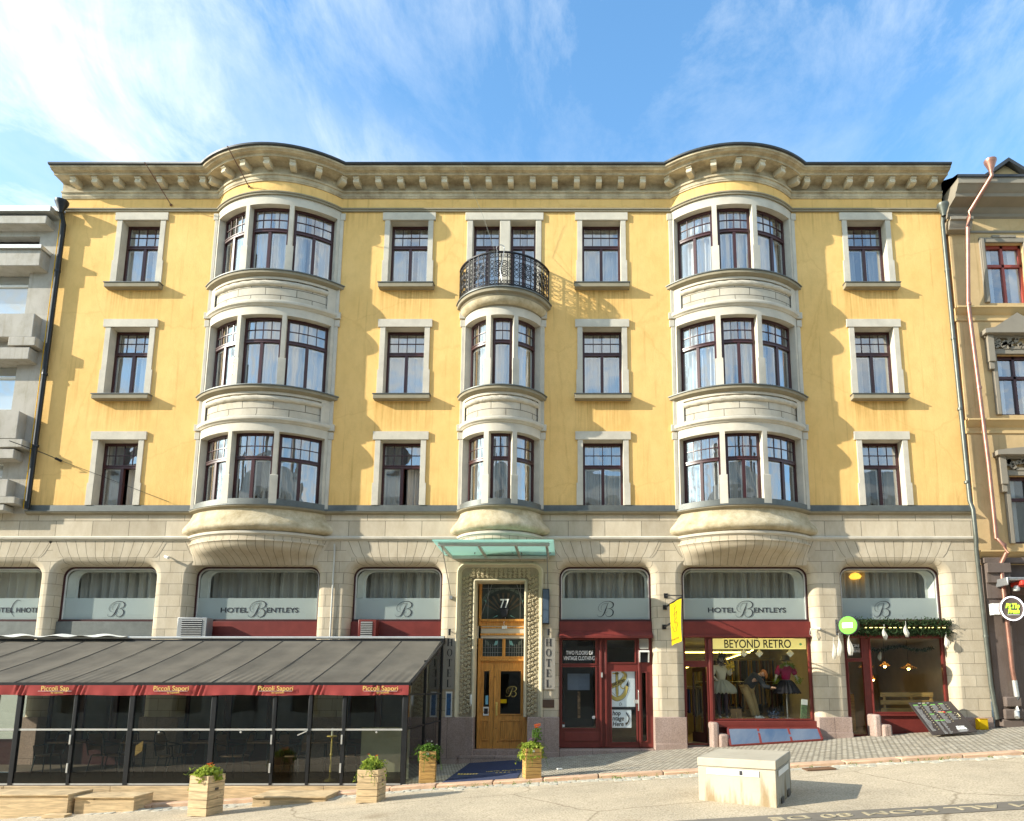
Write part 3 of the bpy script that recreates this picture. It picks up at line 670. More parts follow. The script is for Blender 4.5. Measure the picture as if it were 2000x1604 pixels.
# --- oriels
def arc_body(mb, B, prof, f0=-1, f1=1, ns=26, line=0., closed=False, mi=0, ends=True):
    rows, uv = [], []
    for o, z in prof:
        rows.append([B.pt(o, f0 + (f1 - f0) * i / ns, z, line) for i in range(ns + 1)])
        uv.append([(B.R * math.asin(B.a / B.R) * (f0 + (f1 - f0) * i / ns) + B.c, z) for i in range(ns + 1)])
    if closed: rows.append(rows[0]); uv.append(uv[0])
    mb.grid(rows, mi, uv=uv)
    if ends:
        rr = rows[:-1] if closed else rows
        mb.face([r[0] for r in rr][::-1], mi); mb.face([r[-1] for r in rr], mi)
sr2 = random.Random(9)
def oriel(B, nfl, mull, name_label, sty):
    O = put('oriel', (lambda m: m)(MB_body(B, nfl, mull)), [M_['trimd'], M_['trim']], H, name_label, bevel=0)
    TR = lambda nm, pr, *a, mt='trim': (lambda q: (arc_body(q, B, pr, *a), put(nm, q, M_[mt], O)))(MB())
    for k in range(nfl):
        z0, z1 = FLO[k]
        if k < nfl - 1 or B is not bc:
            pass
        if k:   # ledge under the windows, sunk panel with rock-faced roll
            zl = z0 - .02
            TR('ledge', [(0, zl - .17), (.05, zl - .165), (.10, zl - .13), (.125, zl - .12), (.125, zl - .045), (0, zl - .04)], mt='string')
            TR('ledge_flashing', [(.115, zl - .047), (.15, zl - .047), (.15, zl - .02), (-.15, zl + .02)], mt='lead')
            # panel frame and roll
            zp1, zp0 = zl - .24, FLO[k - 1][1] + .35
            TR('panel_edge', [(.0, zl - .17), (.012, zl - .17), (.012, zp1), (.0, zp1)])
            for f0, f1 in ((-1, -.86), (.86, 1)): TR('panel_edge', [(.0, zp0 - .05), (.012, zp0 - .05), (.012, zp1 + .002), (.0, zp1 + .002)], f0, f1, 4)
            rp_ = [(-.035 + .07 * math.sin(t_), zp1 - .10 + .075 * math.cos(t_)) for t_ in [math.pi * i / 8 for i in range(9)]]
            rows = []
            for o, z in rp_:
                rows.append([B.pt(max(o, -.05) + .005 * math.sin(i * 7.3 + z * 90), -.86 + 1.72 * i / 60, z + .004 * math.sin(i * 5.1)) for i in range(61)])
            rf = MB(); rf.grid(rows); put('rock_faced_roll', rf, M_['roughl'], O)
            # small cornice over the windows below
            zc_ = FLO[k - 1][1] + .27
            TR('cornice_moulding', [(0, zc_ - .04), (.03, zc_ - .03), (.045, zc_ + .0), (.085, zc_ + .02), (.10, zc_ + .06), (.085, zc_ + .11), (.05, zc_ + .125), (0, zc_ + .14)])
    # flanges on the wall
    def FG(*a): q = MB(); q.box(*a); put('flange', q, M_['trim'], O, bevel=.01)
    for k in range(nfl):
        z0, z1 = FLO[k]
        for sg in (-1, 1):
            for w_, za, zb in ((.075, z0 - .9 if k else z0, z1), (.12, z1, z1 + .2)):
                x0, x1 = sorted((B.c + sg * (B.a - .02), B.c + sg * (B.a + w_))); FG(x0, x1, -.035 if w_ < .1 else -.045, .02, za + .001, zb)
            if k < nfl - 1 or B is bc: x0, x1 = sorted((B.c + sg * (B.a - .02), B.c + sg * (B.a + .14))); FG(x0, x1, -.07, .02, z1 + .23, z1 + .41)
    h = math.asin(B.a / B.R); rg = B.R - .18
    for k in range(nfl):
        z0, z1 = FLO[k]
        for j, (f0, f1) in enumerate(mull):
            Wd = (f1 - f0) * h * rg
            wn = window(O, B.arcmap(f0 * h, rg), Wd, z0, z1, cols=4 if B is not bc else 2, case=2 if B is not bc else 1, nseg=8, style=sty(k, j), sub=False, gap=sr2.choice((0, 0, .08, .2, .34)))
            # reveal soffit and mullion linings come with the body
    return O
def MB_body(B, nfl, mull):
    m = MB()
    prev = 6.22
    for k in range(nfl):
        z0, z1 = FLO[k]
        # zone below the windows: between previous head top and this sill
        zb = prev; zt = z0
        if k == 0: arc_body(m, B, [(-.2, 6.2), (0, 6.2), (0, z0), (-.34, z0 + .02)])
        else:
            arc_body(m, B, [(0, zb), (0, zb + .21), (-.04, zb + .211), (-.04, zt - .26), (0, zt - .259), (0, zt), (-.34, zt + .02)])
        # piers and mullions
        ed = [-1.] + [v for p in mull for v in p] + [1.]
        for i in range(0, len(ed), 2):
            arc_body(m, B, [(0, z0), (0, z1 + .001), (-.30, z1 + .001), (-.30, z0)], ed[i], ed[i + 1], 4, closed=True, mi=1)
            if 0 < i < len(ed) - 2:   # stepped lower part of the mullion
                arc_body(m, B, [(-.01, z0), (.022, z0), (.022, z0 + .74), (-.01, z0 + .76)], ed[i] - .018, ed[i + 1] + .018, 3, mi=1)
        top = z1 + .24 if (k < nfl - 1 or B is bc) else 14.9
        arc_body(m, B, [(-.34, z1), (0, z1), (0, top)], mi=1)
        prev = top
    return m
ML = [(-.95, -.345), (-.285, .285), (.345, .94)]
MR = [(-.955, -.365), (-.295, .215), (.285, .93)]
MC = [(-.95, -.30), (-.20, .26), (.35, .95)]
OL = oriel(bl, 3, ML, 'left round stone oriel tower', lambda k, j: 'linen' if k == 0 and j else 'voile')
OR_ = oriel(br_, 3, MR, 'right round stone oriel tower', lambda k, j: 'linen' if k == 0 else 'voile')
OC = oriel(bc, 2, MC, 'narrow central stone oriel carrying the balcony', lambda k, j: 'linen' if k == 0 and j else 'voile')
# bowls under the oriels
def bowl(B, O, lower=True):
    def ring(a, d, z, ns=40, amp=0., line=.0):
        Rr = (a * a + d * d) / 2 / d; h = math.asin(min(1, a / Rr)) if d <= a else math.pi - math.asin(a / Rr)
        out = []
        for i in range(ns + 1):
            f = -1 + 2 * i / ns; th = h * f
            e = amp * (math.sin(i * 1.9 + z * 31) + .6 * math.sin(i * 4.3 + z * 17)) * (1 - abs(f) ** 6)
            out.append((B.c + (Rr + e) * math.sin(th), Rr - d - (Rr + e) * math.cos(th) - line, z + e * .5))
        return out
    a, d = B.a, B.d
    up = [(a + .02, d + .02, 6.20), (a + .02, d + .02, 6.12), (a + .05, d + .04, 6.02), (a + .12, d + .08, 5.92), (a + .19, d + .13, 5.84), (a + .24, d + .17, 5.77), (a + .25, d + .18, 5.71), (a + .22, d + .15, 5.655), (a + .12, d + .09, 5.62), (a + .0, d + .04, 5.60)]
    m = MB(); m.grid([ring(a_, d_, z_, amp=.007 if 1 < i < 8 else 0) for i, (a_, d_, z_) in enumerate(up)])
    put('bowl', m, M_['rough'], O, smooth=60)
    if lower:
        lo = [(a + .0, d + .03, 5.47), (a + .0, d + .03, 5.38), (a + .05, d + .07, 5.37), (a + .055, d + .075, 5.335), (a + .02, d + .05, 5.32), (a + .0, d + .03, 5.25), (a - .03, d - .03, 5.17), (a - .05, d - .16, 5.10), (a - .06, d - .30, 5.05), (a - .07, d - .42, 5.0), (a - .08, d - .52, 4.94), (a - .09, d - .62, 4.87), (a - .1, .02, 4.83)]
        rows = [ring(a_, max(d_, .02), z_) for a_, d_, z_ in lo]
        uv = [[(B.c + (a + .2) * (-1 + 2 * i / 40), 1 + .1 * j) for i in range(41)] for j in range(len(rows))]
        m = MB(); m.grid(rows, uv=uv); put('corbel_bowl', m, M_['vous'], O, smooth=50)
    else:
        m = MB(); m.grid([ring(a, d + .03, 5.47), ring(a, d + .03, 5.40), ring(a - .05, d - .1, 5.3), ring(a - .2, d - .35, 5.2), ring(a - .4, .04, 5.1)]); put('corbel_bowl', m, M_['vous'], O)
bowl(bl, OL); bowl(br_, OR_); bowl(bc, OC, False)
# balcony on the central oriel
BB = Bay(-1.76, 1.28, .97)
bal = MB(); arc_body(bal, BB, [(-.35, 11.62), (-.28, 11.62), (-.22, 11.68), (-.14, 11.74), (-.10, 11.84), (-.06, 11.90), (-.04, 11.90), (0, 11.93), (0, 12.02), (-1., 12.03)])
BAL = put('balcony', bal, M_['string'], H, 'small curved balcony on top of the central oriel')
rl = MB(); arc_body(rl, BB, [(-.22, 11.66), (-.15, 11.69), (-.10, 11.76), (-.085, 11.83)] , ns=50); put('rock_faced_roll', rl, M_['rough'], BAL)
fl = MB(); arc_body(fl, BB, [(.0, 12.018), (.03, 12.018), (.03, 12.05), (-1., 12.06)]); put('floor_flashing', fl, M_['lead'], BAL)
ir = MB(); zb, zt = 12.12, 13.03; hB = math.asin(BB.half(-.06) / (BB.R - .06)); rB = BB.R - .06
mpB = lambda s, y, z: (BB.c + (rB - y) * math.sin(s / rB), BB.cy - (rB - y) * math.cos(s / rB), z)
Lh = hB * rB
for z_, hh, dd in ((zb, .025, .025), (zt, .035, .05), (zt - .13, .012, .015), (zb + .12, .012, .015)): ir.mbox(mpB, -Lh, Lh, -dd / 2, dd / 2, z_, z_ + hh, 44)
npan = 5; pw = 2 * Lh / npan
def ringB(s, z, r_, t=.008, k=14):
    ir.tube([mpB(s + r_ * math.cos(2 * math.pi * i / k), 0, z + r_ * math.sin(2 * math.pi * i / k)) for i in range(k + 1)], t, 4, cap=False)
for p in range(npan + 1):
    s_ = -Lh + p * pw; ir.mbox(mpB, s_ - .02, s_ + .02, -.015, .015, 12.04, zt)
for p in range(npan):
    s0 = -Lh + p * pw
    for q in range(1, 4): ir.mbox(mpB, s0 + pw * q / 4 - .010, s0 + pw * q / 4 + .010, -.008, .008, zb, zt)
    for q in range(8):
        ss = s0 + pw * (q + .5) / 8; ringB(ss, zt - .068, .032, .010, 8); ringB(ss, zb + .07, .032, .010, 8)
    for q in range(4):
        for zz in (zb + .30, zb + .56):
            if q in (1, 2): ringB(s0 + pw * (q + .5) / 4, zz + .03, .095, .016); ringB(s0 + pw * (q + .5) / 4, zz + .03, .05, .016, 10)
            else:
                for e in (-.06, .06): ringB(s0 + pw * (q + .5) / 4, zz + e + .03, .05, .011, 8); 
    ir.mbox(mpB, s0, s0 + pw, -.006, .006, zb + .455, zb + .468, 8)
put('railing', ir, M_['blackr'], BAL)
hp = MB(); hp.tube([mpB(-.13, -.03, 12.9), mpB(-.10, -.06, 13.05)] + [mpB(-.02 - .1 * math.cos(t_), -.08, 13.1 + .1 * math.sin(t_)) for t_ in [i * .4 for i in range(9)]] + [mpB(.04, -.05, 12.8), mpB(-.02, -.05, 12.5), mpB(.03, -.05, 12.2)], .012, 6); put('hook', hp, M_['grey'], BAL)
# dark rooms behind the windows
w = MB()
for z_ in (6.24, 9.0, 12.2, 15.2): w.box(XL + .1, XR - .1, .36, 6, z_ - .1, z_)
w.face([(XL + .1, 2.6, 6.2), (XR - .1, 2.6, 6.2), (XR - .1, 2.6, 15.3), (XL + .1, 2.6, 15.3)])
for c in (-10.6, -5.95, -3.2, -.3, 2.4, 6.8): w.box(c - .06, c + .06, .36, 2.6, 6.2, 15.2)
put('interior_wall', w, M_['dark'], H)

# ================================================================== ground floor
SH = {0: (-16.3, -13.62), 1: (-13.15, -10.65), 2: (-9.68, -6.45), 3: (-5.58, -3.27), 4: (-.23, 2.14), 5: (2.94, 6.21), 6: (7.04, 9.64)}
PORT = (-2.80, -.70)
TOPZ, PL = 4.83, 1.0
def rr_contour(x0, x1, zb, zt, r, e, k=7):
    """open contour: up the left side, over rounded corners, down the right; grown by e"""
    x0 -= e; x1 += e; zt += e; r += e
    P = [(x0, zb), (x0, (zb + zt - r) / 2), (x0, zt - r)]
    for i in range(1, k + 1): a = math.pi - math.pi / 2 * i / k; P.append((x0 + r + r * math.cos(a), zt - r + r * math.sin(a)))
    for i in range(0, 9): t = i / 8; P.append((x0 + r + (x1 - x0 - 2 * r) * t, zt)) if 0 < i else None
    for i in range(1, k + 1): a = math.pi / 2 - math.pi / 2 * i / k; P.append((x1 - r + r * math.cos(a), zt - r + r * math.sin(a)))
    P += [(x1, (zb + zt - r) / 2), (x1, zb)]
    return P
RP = [(.20, 0), (.135, .015), (.075, .05), (.035, .11), (.01, .19), (0, .36)]
w = MB(); outer = [(-17.5, PL)]
for k in sorted(list(SH) + ['P'], key=lambda q: SH[q][0] if q != 'P' else PORT[0]):
    if k == 'P': c = rr_contour(PORT[0], PORT[1], PL, 4.84, .22, .06)
    else: c = rr_contour(*SH[k], PL, TOPZ, .28, RP[0][0])
    outer += c
outer += [(XR + .06, PL), (XR + .06, 5.49), (-17.5, 5.49)]
tri = tessellate_polygon([[Vector((x, z, 0)) for x, z in outer]])
for t in tri:
    p = [outer[i] for i in t]
    if (p[1][0] - p[0][0]) * (p[2][1] - p[0][1]) - (p[2][0] - p[0][0]) * (p[1][1] - p[0][1]) < 0: p = p[::-1]
    w.face([(x, -.012, z) for x, z in p])
for k in SH:
    x0, x1 = SH[k]; rows = []; uvr = []
    for e, y in RP:
        c = rr_contour(x0, x1, PL, TOPZ, .28, e); rows.append([(x, y - .012, z) for x, z in c])
        uvr.append([((x + (y if i > len(c) / 2 else -y)) if i in range(4, len(c) - 4) else y * 1.4 + (x0 if i < 9 else x1), z - y * (1 if 4 < i < len(c) - 5 else 0)) for i, (x, z) in enumerate(c)])
    nc = len(rows[0])
    w.grid(rows, mi=lambda i, j, nc=nc: 1 if 6 < j < nc - 8 else 0, uv=uvr, flip=True)
put('ground_floor_wall', w, [M_['stone'], M_['vous']], H, smooth=50)
for k in SH:
    x0, x1 = SH[k]; n_ = 16; w = MB()
    for (xa, xb) in ((x0 - .02, x1 + .02),):
        rows, uv = [], []
        for z, sp_, in ((TOPZ + .205, 0), (5.15, .1), (5.47, .26)):
            rows.append([(xa - sp_ + (xb - xa + 2 * sp_) * i / n_, -.017, z) for i in range(n_ + 1)]); uv.append([(xa + (xb - xa) * i / n_, z) for i in range(n_ + 1)])
        w.grid(rows, uv=uv)
    put('voussoir_band', w, M_['vous'], H)
# granite plinth
w = MB()
piers = [(-17.5, -16.3), (-13.62, -13.15), (-10.65, -9.68), (-6.45, -5.58), (-3.27, -2.36), (-1.02, -.23), (2.14, 2.94), (6.21, 7.04), (9.64, XR + .06)]
for a, b in piers:
    w = MB(); w.box(a - .0, b + .0, -.06, .36, -1.3, PL)
    w.box(a + .0, b - .0, -.09, -.06, -1.3, gz((a + b) / 2, 0) + .14); put('plinth', w, M_['granite'], H, bevel=.03)
# low sloping cheek stones beside shop doors
for (x, z0, h1, h2) in ((3.62, .0, .93, .62), (7.62, .3, 1.12, .85)):
    w = MB(); w.box(x - .10, x + .08, -.22, .3, -1, h1 - .05); w.box(x + .07, x + .30, -.30, .3, -1, h2 - .02); put('cheek_stone', w, M_['granite'], H, bevel=.05)
for a, b, z in ((-.23, 2.14, .22), (2.94, 3.55, .27), (7.04, 7.55, .50)): w = MB(); w.box(a, b, -.05, .6, -1, z); put('threshold', w, M_['granite'], H, bevel=.03)
# ---- upper shop windows with frosted film and lettering
def shopwin(k, fade=0):
    x0, x1 = SH[k]; f = MB(); zb = 3.42
    rows = []
    for e, y in ((-.0, .34), (-.0, .27), (-.038, .27), (-.038, .34)):
        rows.append([(x, y, z) for x, z in rr_contour(x0, x1, zb, TOPZ, .28, e)])
    rows.append(rows[0]); f.grid(rows, flip=True)
    f.box(x0, x1, .24, .36, 3.40, 3.46); fo = put('upper_window', f, M_['frame'], H)
    i = MB(); rows = []
    for e, y in ((-.038, .30), (-.07, .29), (-.07, .34), (-.038, .34)): rows.append([(x, y, z) for x, z in rr_contour(x0, x1, zb, TOPZ, .28, e)])
    i.grid(rows, flip=True)
    # deep inner white frame, as in a double window
    rows = []; sL, sR = ((.16, .0), (.03, .03), (.0, .16))[0 if k < 4 else 1 if k == 4 else 2]
    for e, y, q in ((-.08, .34, 0), (-.09, .50, .6), (-.10, .50, 1)):
        rows.append([(x, y, z) for x, z in rr_contour(x0 + sL * q, x1 - sR * q, zb, TOPZ, .34, e)])
    i.grid(rows, flip=True); put('inner_frame', i, M_['white'], fo)
    gl = MB(); gl.face([(x0 + .05, .31, 3.45), (x1 - .05, .31, 3.45), (x1 - .05, .31, TOPZ - .05), (x0 + .05, .31, TOPZ - .05)]); put('pane', gl, M_['shopg'], fo)
    fr = MB(); fr.box(x0 + .06, x1 - .06, .3125, .315, 3.46, 4.02); put('frosted_film', fr, M_['frost'], fo)
    cu = MB(); rows = []; n_ = 150; rr = random.Random(k)
    for q in range(n_ + 1):
        x = x0 + (x1 - x0) * q / n_; y = .70 + .06 * math.sin(x * 23 + k + 1.5 * math.sin(x * 2.1)) + .03 * math.sin(x * 51 + k * 3) + .03 * math.sin(x * 7)
        rows.append([(x, y, 3.3), (x + .02 * math.sin(x * 11), y, 4.0), (x, y * .98, 4.9)])
    cu.grid(rows, flip=True); put('curtain', cu, M_['curtg'], fo)
    return fo
UW = {k: shopwin(k) for k in SH}
def lettering(parent, body, x, z, size, y=.305, mat='inkg', sx=1.15, sc=None, name='lettering', **kw):
    put(name, text_mesh(body, size, M_[mat], sx=sx, **kw), None, parent, loc=(x, y, z))
def hotel_text(k, cx):
    # HOTEL (script B) ENTLEYS
    lettering(UW[k], 'HOTEL', cx - .61, 3.70, .175, sx=1.32, offset=.003); put('lettering', script_B(.42), M_['inkg'], UW[k], loc=(cx - .02, .303, 3.73))
    lettering(UW[k], 'ENTLEYS', cx + .64, 3.70, .175, sx=1.22, offset=.003)
hotel_text(2, -8.05); hotel_text(5, 4.58)
for k, cx in ((1, -11.72), (3, -4.27), (4, .96), (6, 8.12)): put('lettering', script_B(.40), M_['inkg'], UW[k], loc=(cx, .303, 3.73))
lettering(UW[0], 'HOTEL', -14.72, 3.70, .175, sx=1.25, offset=.003); lettering(UW[0], 'HHOTEL', -13.98 + .0, 3.70, .175, sx=1.0, offset=.003)
cb_ = MB(); ribbon(cb_, [(.1, .2), (-.02, .22), (-.12, .08), (-.12, -.1), (-.04, -.2)], [.004, .014, .018, .012, .004]); put('lettering', cb_, M_['inkg'], UW[0], loc=(-14.3, .303, 3.74))
# transom beams
for k in SH:
    x0, x1 = SH[k]; t = MB()
    t.box(x0, x1, .18, .40, 3.04, 3.40)
    if k == 4: t.hexa([(x0, .0, 2.98), (x1, .0, 2.98), (x1, .3, 2.98), (x0, .3, 2.98), (x0, .0, 3.02), (x1, .0, 3.02), (x1, .16, 3.14), (x0, .16, 3.14)]); t.box(x0 - .0, x1 + .0, -.01, .0, 2.96, 3.03)
    else: t.box(x0, x1, .13, .40, 2.99, 3.05)
    put('transom', t, M_['red'] if k > 1 else M_['lead'], H, bevel=.008)
# floors and back walls of the shops
w = MB(); w.box(-17, 10.3, .4, 6, 2.98, 3.3); w.box(-17, 10.3, .5, 6, 4.95, 5.2); w.box(-17, 10.3, .4, .5, 4.86, 5.3)
for x in (-13.3, -10.1, -6.0, -2.9, -.5, 2.5, 6.6, 10.0): w.box(x - .1, x + .1, .4, 6, -1, 5)
w.box(-17, -3, .4, 6, -1.1, -.14); w.box(-3, 2.4, .6, 6, -1.1, .2); w.box(2.6, 6.5, .4, 6, -1, .3); w.box(6.7, 10, .4, 6, -1, .5)
w.face([(-17, 5, -1), (10.4, 5, -1), (10.4, 5, 5), (-17, 5, 5)]); put('shop_interior', w, plain('shop_plaster', (.52, .46, .36), .9, var=.1), H)
w = MB(); w.face([(XL + .01, .5, -1), (XR + .05, 9, -1), (XR + .05, 9, 6), (XL, 9, 6)])
# lower shopfronts
def pane_obj(parent, x0, x1, z0, z1, y=.30, mat='shopg', name='pane'):
    g_ = MB(); g_.face([(x0, y, z0), (x1, y, z0), (x1, y, z1), (x0, y, z1)]); return put(name, g_, M_[mat], parent)
def front(k, rects, label, opens, mat='red', z0=.24):
    """one painted screen with openings; rects = all openings (x0,x1,z0,z1)"""
    x0, x1 = SH[k]; f = MB(); holed_wall(f, x0, x1, z0, 3.02, rects, y=.26, depth=.06)
    for a, b, c, d in rects:   # beads round each opening
        for p in ((a - .03, a, c - .03, d + .03), (b, b + .03, c - .03, d + .03), (a, b, c - .03, c), (a, b, d, d + .03)): f.box(p[0], p[1], .235, .262, p[2], p[3])
    o = put('shopfront', f, M_[mat], H, label)
    for r in opens: pane_obj(o, *r)
    return o
R4 = [(-.16, .69, 2.33, 2.93), (-.16, .69, .72, 2.24), (.99, 1.70, 2.36, 2.93), (1.10, 1.72, .37, 2.13), (1.87, 1.97, .40, 2.10)]
F4 = front(4, R4, 'oxblood red shopfront with narrow double doors and a poster', R4)
t = MB(); t.box(-.10, .80, .235, .262, .40, .62)
for x in (.80, .93, 1.78): t.box(x, x + .05, .20, .262, .26, 2.95)
put('pilaster', t, M_['red'], F4, bevel=.006)
lettering(F4, 'TWO FLOORS OF', .29, 2.60, .14, y=.285, mat='wtxt', sx=.62, extrude=.001, offset=.002); lettering(F4, 'VINTAGE CLOTHING', .28, 2.46, .14, y=.285, mat='wtxt', sx=.60, extrude=.001, offset=.002)
t = MB(); t.tube([(1.77, .17, 1.15), (1.77, .15, 1.2), (1.77, .15, 1.62), (1.77, .17, 1.66)], .014, 8); t.tube([(1.77, .26, 1.2), (1.77, .15, 1.2)], .01, 6); t.tube([(1.77, .26, 1.6), (1.77, .15, 1.6)], .01, 6); t.box(1.66, 1.78, .2, .26, 1.33, 1.42)
put('handle', t, M_['lgrey'], F4)
t = MB(); t.box(.83, .87, .16, .2, 1.98, 2.10); put('door_bell', t, M_['lgrey'], F4)
R5 = [(2.99, 3.50, 2.40, 2.98), (3.70, 6.13, .95, 2.97)]
F5 = front(5, R5 + [(3.00, 3.52, .34, 2.24)], 'oxblood red shopfront with a wide display window and an open door', R5, z0=.3)
t = MB(); t.box(3.55, 6.21, .10, .27, .74, .90); t.box(3.58, 3.66, .2, .262, .9, 2.98); put('sill', t, M_['red'], F5, bevel=.01)
R6 = [(7.12, 7.50, 2.46, 2.98), (7.74, 9.55, 1.12, 2.97)]
F6 = front(6, R6 + [(7.14, 7.52, .56, 2.38)], 'oxblood red cafe front with a plain wide pane and glazed door', R6 + [(7.16, 7.50, .6, 2.36)], z0=.5)
t = MB(); t.box(7.70, 9.6, .2, .262, 1.02, 1.08); put('sill', t, M_['red'], F6)
# open door leaf of shop 5
t = MB(); holed_wall(t, 0, .62, 0, 1.88, [(.08, .54, .25, 1.78)], y=0, depth=.04); t.box(0, .62, .04, .045, 0, .24)
dl = put('door', t, M_['frame'], F5, loc=(3.50, .30, .35), rot=(0, 0, R(112))); pane_obj(dl, .08, .54, .25, 1.78, .02)
for k in (0, 1, 2, 3):
    x0, x1 = SH[k]; wdt = (x1 - x0) / 3; rc = [(x0 + .08 + i * wdt, x0 + wdt - .08 + i * wdt, .45, 2.9) for i in range(3)]
    front(k, rc, None, rc, mat='frame', z0=-.5)
# ---- portal with carved leaf band
w = MB(); px0, px1 = PORT
prof = [(.06, -.012), (.055, -.05), (.03, -.075), (.0, -.07), (-.02, -.04), (-.03, .02), (-.06, .03), (-.34, .10), (-.36, .05), (-.39, .03), (-.42, .05), (-.43, .12), (-.44, .40)]
rows, uvr = [], []
for e, y in prof:
    e2 = e
    c = rr_contour(px0, px1, PL, 4.84, .22 if e > -.3 else .43, e2); rows.append([(x, y, z) for x, z in c]); uvr.append([(x * 1. + y, z) for x, z in c])
w.grid(rows, mi=lambda i, j: 1 if i == 6 else 0, flip=True, uv=uvr)
POR = put('portal', w, [plain('carved_stone', (.56, .49, .34), .9, 0, .14, 2.5, .25, 40), plain('shaded_carving_ground', (.33, .28, .19), .95, 0, .2, 4)], H, 'carved stone portal around the hotel door', smooth=50)  # recess shade behind the leaves put into the darker ground colour
lf = MB(); lr = random.Random(11)
def leaf_at(cx, cz, ang, L_, y):
    dx, dz = math.cos(ang), math.sin(ang); nx, nz_ = -dz, dx; wv = L_ * .28
    tip = (cx + dx * L_, y - .0, cz + dz * L_); bse = (cx, y - .035, cz); mid = (cx + dx * L_ * .5, y - .055, cz + dz * L_ * .5)
    a = (cx + dx * L_ * .5 + nx * wv, y - .015, cz + dz * L_ * .5 + nz_ * wv); b = (cx + dx * L_ * .5 - nx * wv, y - .015, cz + dz * L_ * .5 - nz_ * wv)
    lf.face([bse, b, mid]); lf.face([bse, mid, a]); lf.face([mid, b, tip]); lf.face([a, mid, tip])
def band_pts():
    z = 1.12
    while z < 4.6:
        yield px0 + .20, z; yield px1 - .20, z; z += .118
    x = px0 + .36
    while x < px1 - .3: yield x, 4.64; x += .118
for x, z in band_pts():
    y = .065
    for sgn in (-1.25, 0, 1.25):
        cx = x + sgn * .068 if z < 4.6 else x; cz = z + sgn * .03 if z < 4.6 else z + sgn * .068; a0 = lr.uniform(0, 6)
        for q in range(6): leaf_at(cx, cz, a0 + q * math.pi / 3 + lr.uniform(-.2, .2), lr.uniform(.05, .075), y + lr.uniform(-.012, .012))
put('carved_leaf', lf, plain('carved_leaf_stone', (.60, .52, .35), .9, 0, .12, 5, .1, 60), POR, smooth=0)  # leaves coloured lighter than their ground, relief contrast put into the colour
# ---- oak door
DX0, DX1, DY = -2.33, -1.03, .42
w = MB(); oak = M_['oak']
w.box(DX0, DX0 + .07, DY - .02, DY + .12, .2, 4.5); w.box(DX1 - .07, DX1, DY - .02, DY + .12, .2, 4.5); w.box(DX0 + .07, DX1 - .07, DY - .02, DY + .12, 4.42, 4.5)
w.box(DX0 + .07, DX1 - .07, DY - .0, DY + .12, 3.08, 3.46); w.box(DX0 + .05, DX1 - .05, DY - .06, DY, 3.42, 3.48); w.box(DX0 + .05, DX1 - .05, DY - .04, DY, 3.24, 3.28); w.box(DX0 + .05, DX1 - .05, DY - .05, DY, 3.06, 3.11)
w.box(DX0 + .07, DX1 - .07, DY, DY + .12, 2.36, 2.52); w.box(DX0 + .05, DX1 - .05, DY - .045, DY, 2.40, 2.45)
w.box(-1.71, -1.63, DY, DY + .12, 2.52, 3.08)
w.box(DX0 + .07, DX0 + .11, DY, DY + .1, 2.52, 3.08); w.box(DX1 - .11, DX1 - .07, DY, DY + .1, 2.52, 3.08)
DF = put('door_frame', w, oak, H, 'varnished oak door frame with stained glass lights', bevel=.006)
def leafdoor(x0, x1, gx0, gx1, gz0, nm):
    m = MB(); holed_wall(m, x0, x1, .2, 2.36, [(gx0, gx1, gz0, 2.14)], y=DY + .02, depth=.05)
    for a, b, c, d in ((gx0 - .03, gx0, gz0 - .03, 2.17), (gx1, gx1 + .03, gz0 - .03, 2.17), (gx0, gx1, gz0 - .03, gz0), (gx0, gx1, 2.14, 2.17)): m.box(a, b, DY - .005, DY + .022, c, d)
    pa, pb = gx0 - .02, gx1 + .02
    for a, b, c, d in ((pa, pb, .88, .91), (pa, pb, .40, .43), (pa, pa + .03, .43, .88), (pb - .03, pb, .43, .88)): m.box(a, b, DY - .01, DY + .022, c, d)
    x = pa + .04
    while x < pb - .05: m.box(x, x + .045, DY + .008, DY + .022, .44, .87); x += .055
    return put('door', m, oak, DF, bevel=.004)
d1 = leafdoor(DX0 + .07, -1.92, -2.17, -2.03, 1.12, 'a'); d2 = leafdoor(-1.91, DX1 - .07, -1.74, -1.22, 1.06, 'b')
dg = glass('dark_door_glass', (.35, .36, .36), 1.6, .01)
M_['dglass'] = dg
for a, b, c, d in ((-2.17, -2.03, 1.12, 2.14), (-1.74, -1.22, 1.06, 2.14)): pane_obj(DF, a, b, c, d, DY + .05, 'dglass')
sg_dark = plain('leaded_glass_dark', (.035, .045, .04), .12, 0, .5, 4); sg_b = plain('leaded_glass_brown', (.10, .075, .05), .15, 0, .4, 8); sg_t = plain('leaded_glass_turquoise', (.20, .45, .42), .15); sg_g = plain('leaded_glass_grey', (.10, .13, .11), .15, 0, .3, 8)
m = MB(); m.face([(-2.26, DY + .05, 3.48), (-1.10, DY + .05, 3.48), (-1.10, DY + .05, 4.42), (-2.26, DY + .05, 4.42)], 0)
cx = -1.68
for i in range(9):   # sunburst rays
    a = R(30 + i * 15); a2 = a + R(6)
    m.face([(cx + math.cos(a) * .2, DY + .045, 3.62 + math.sin(a) * .2), (cx + math.cos(a) * .56, DY + .045, 3.62 + math.sin(a) * .56), (cx + math.cos(a2) * .56, DY + .045, 3.62 + math.sin(a2) * .56), (cx + math.cos(a2) * .2, DY + .045, 3.62 + math.sin(a2) * .2)][::-1], 1)
for i in range(12):
    a = R(15 + i * 12.5); a2 = a + R(11)
    m.face([(cx + math.cos(q) * r_, DY + .044, 3.66 + math.sin(q) * r_) for q, r_ in ((a, .60), (a2, .60), (a2, .68), (a, .68))], 3)
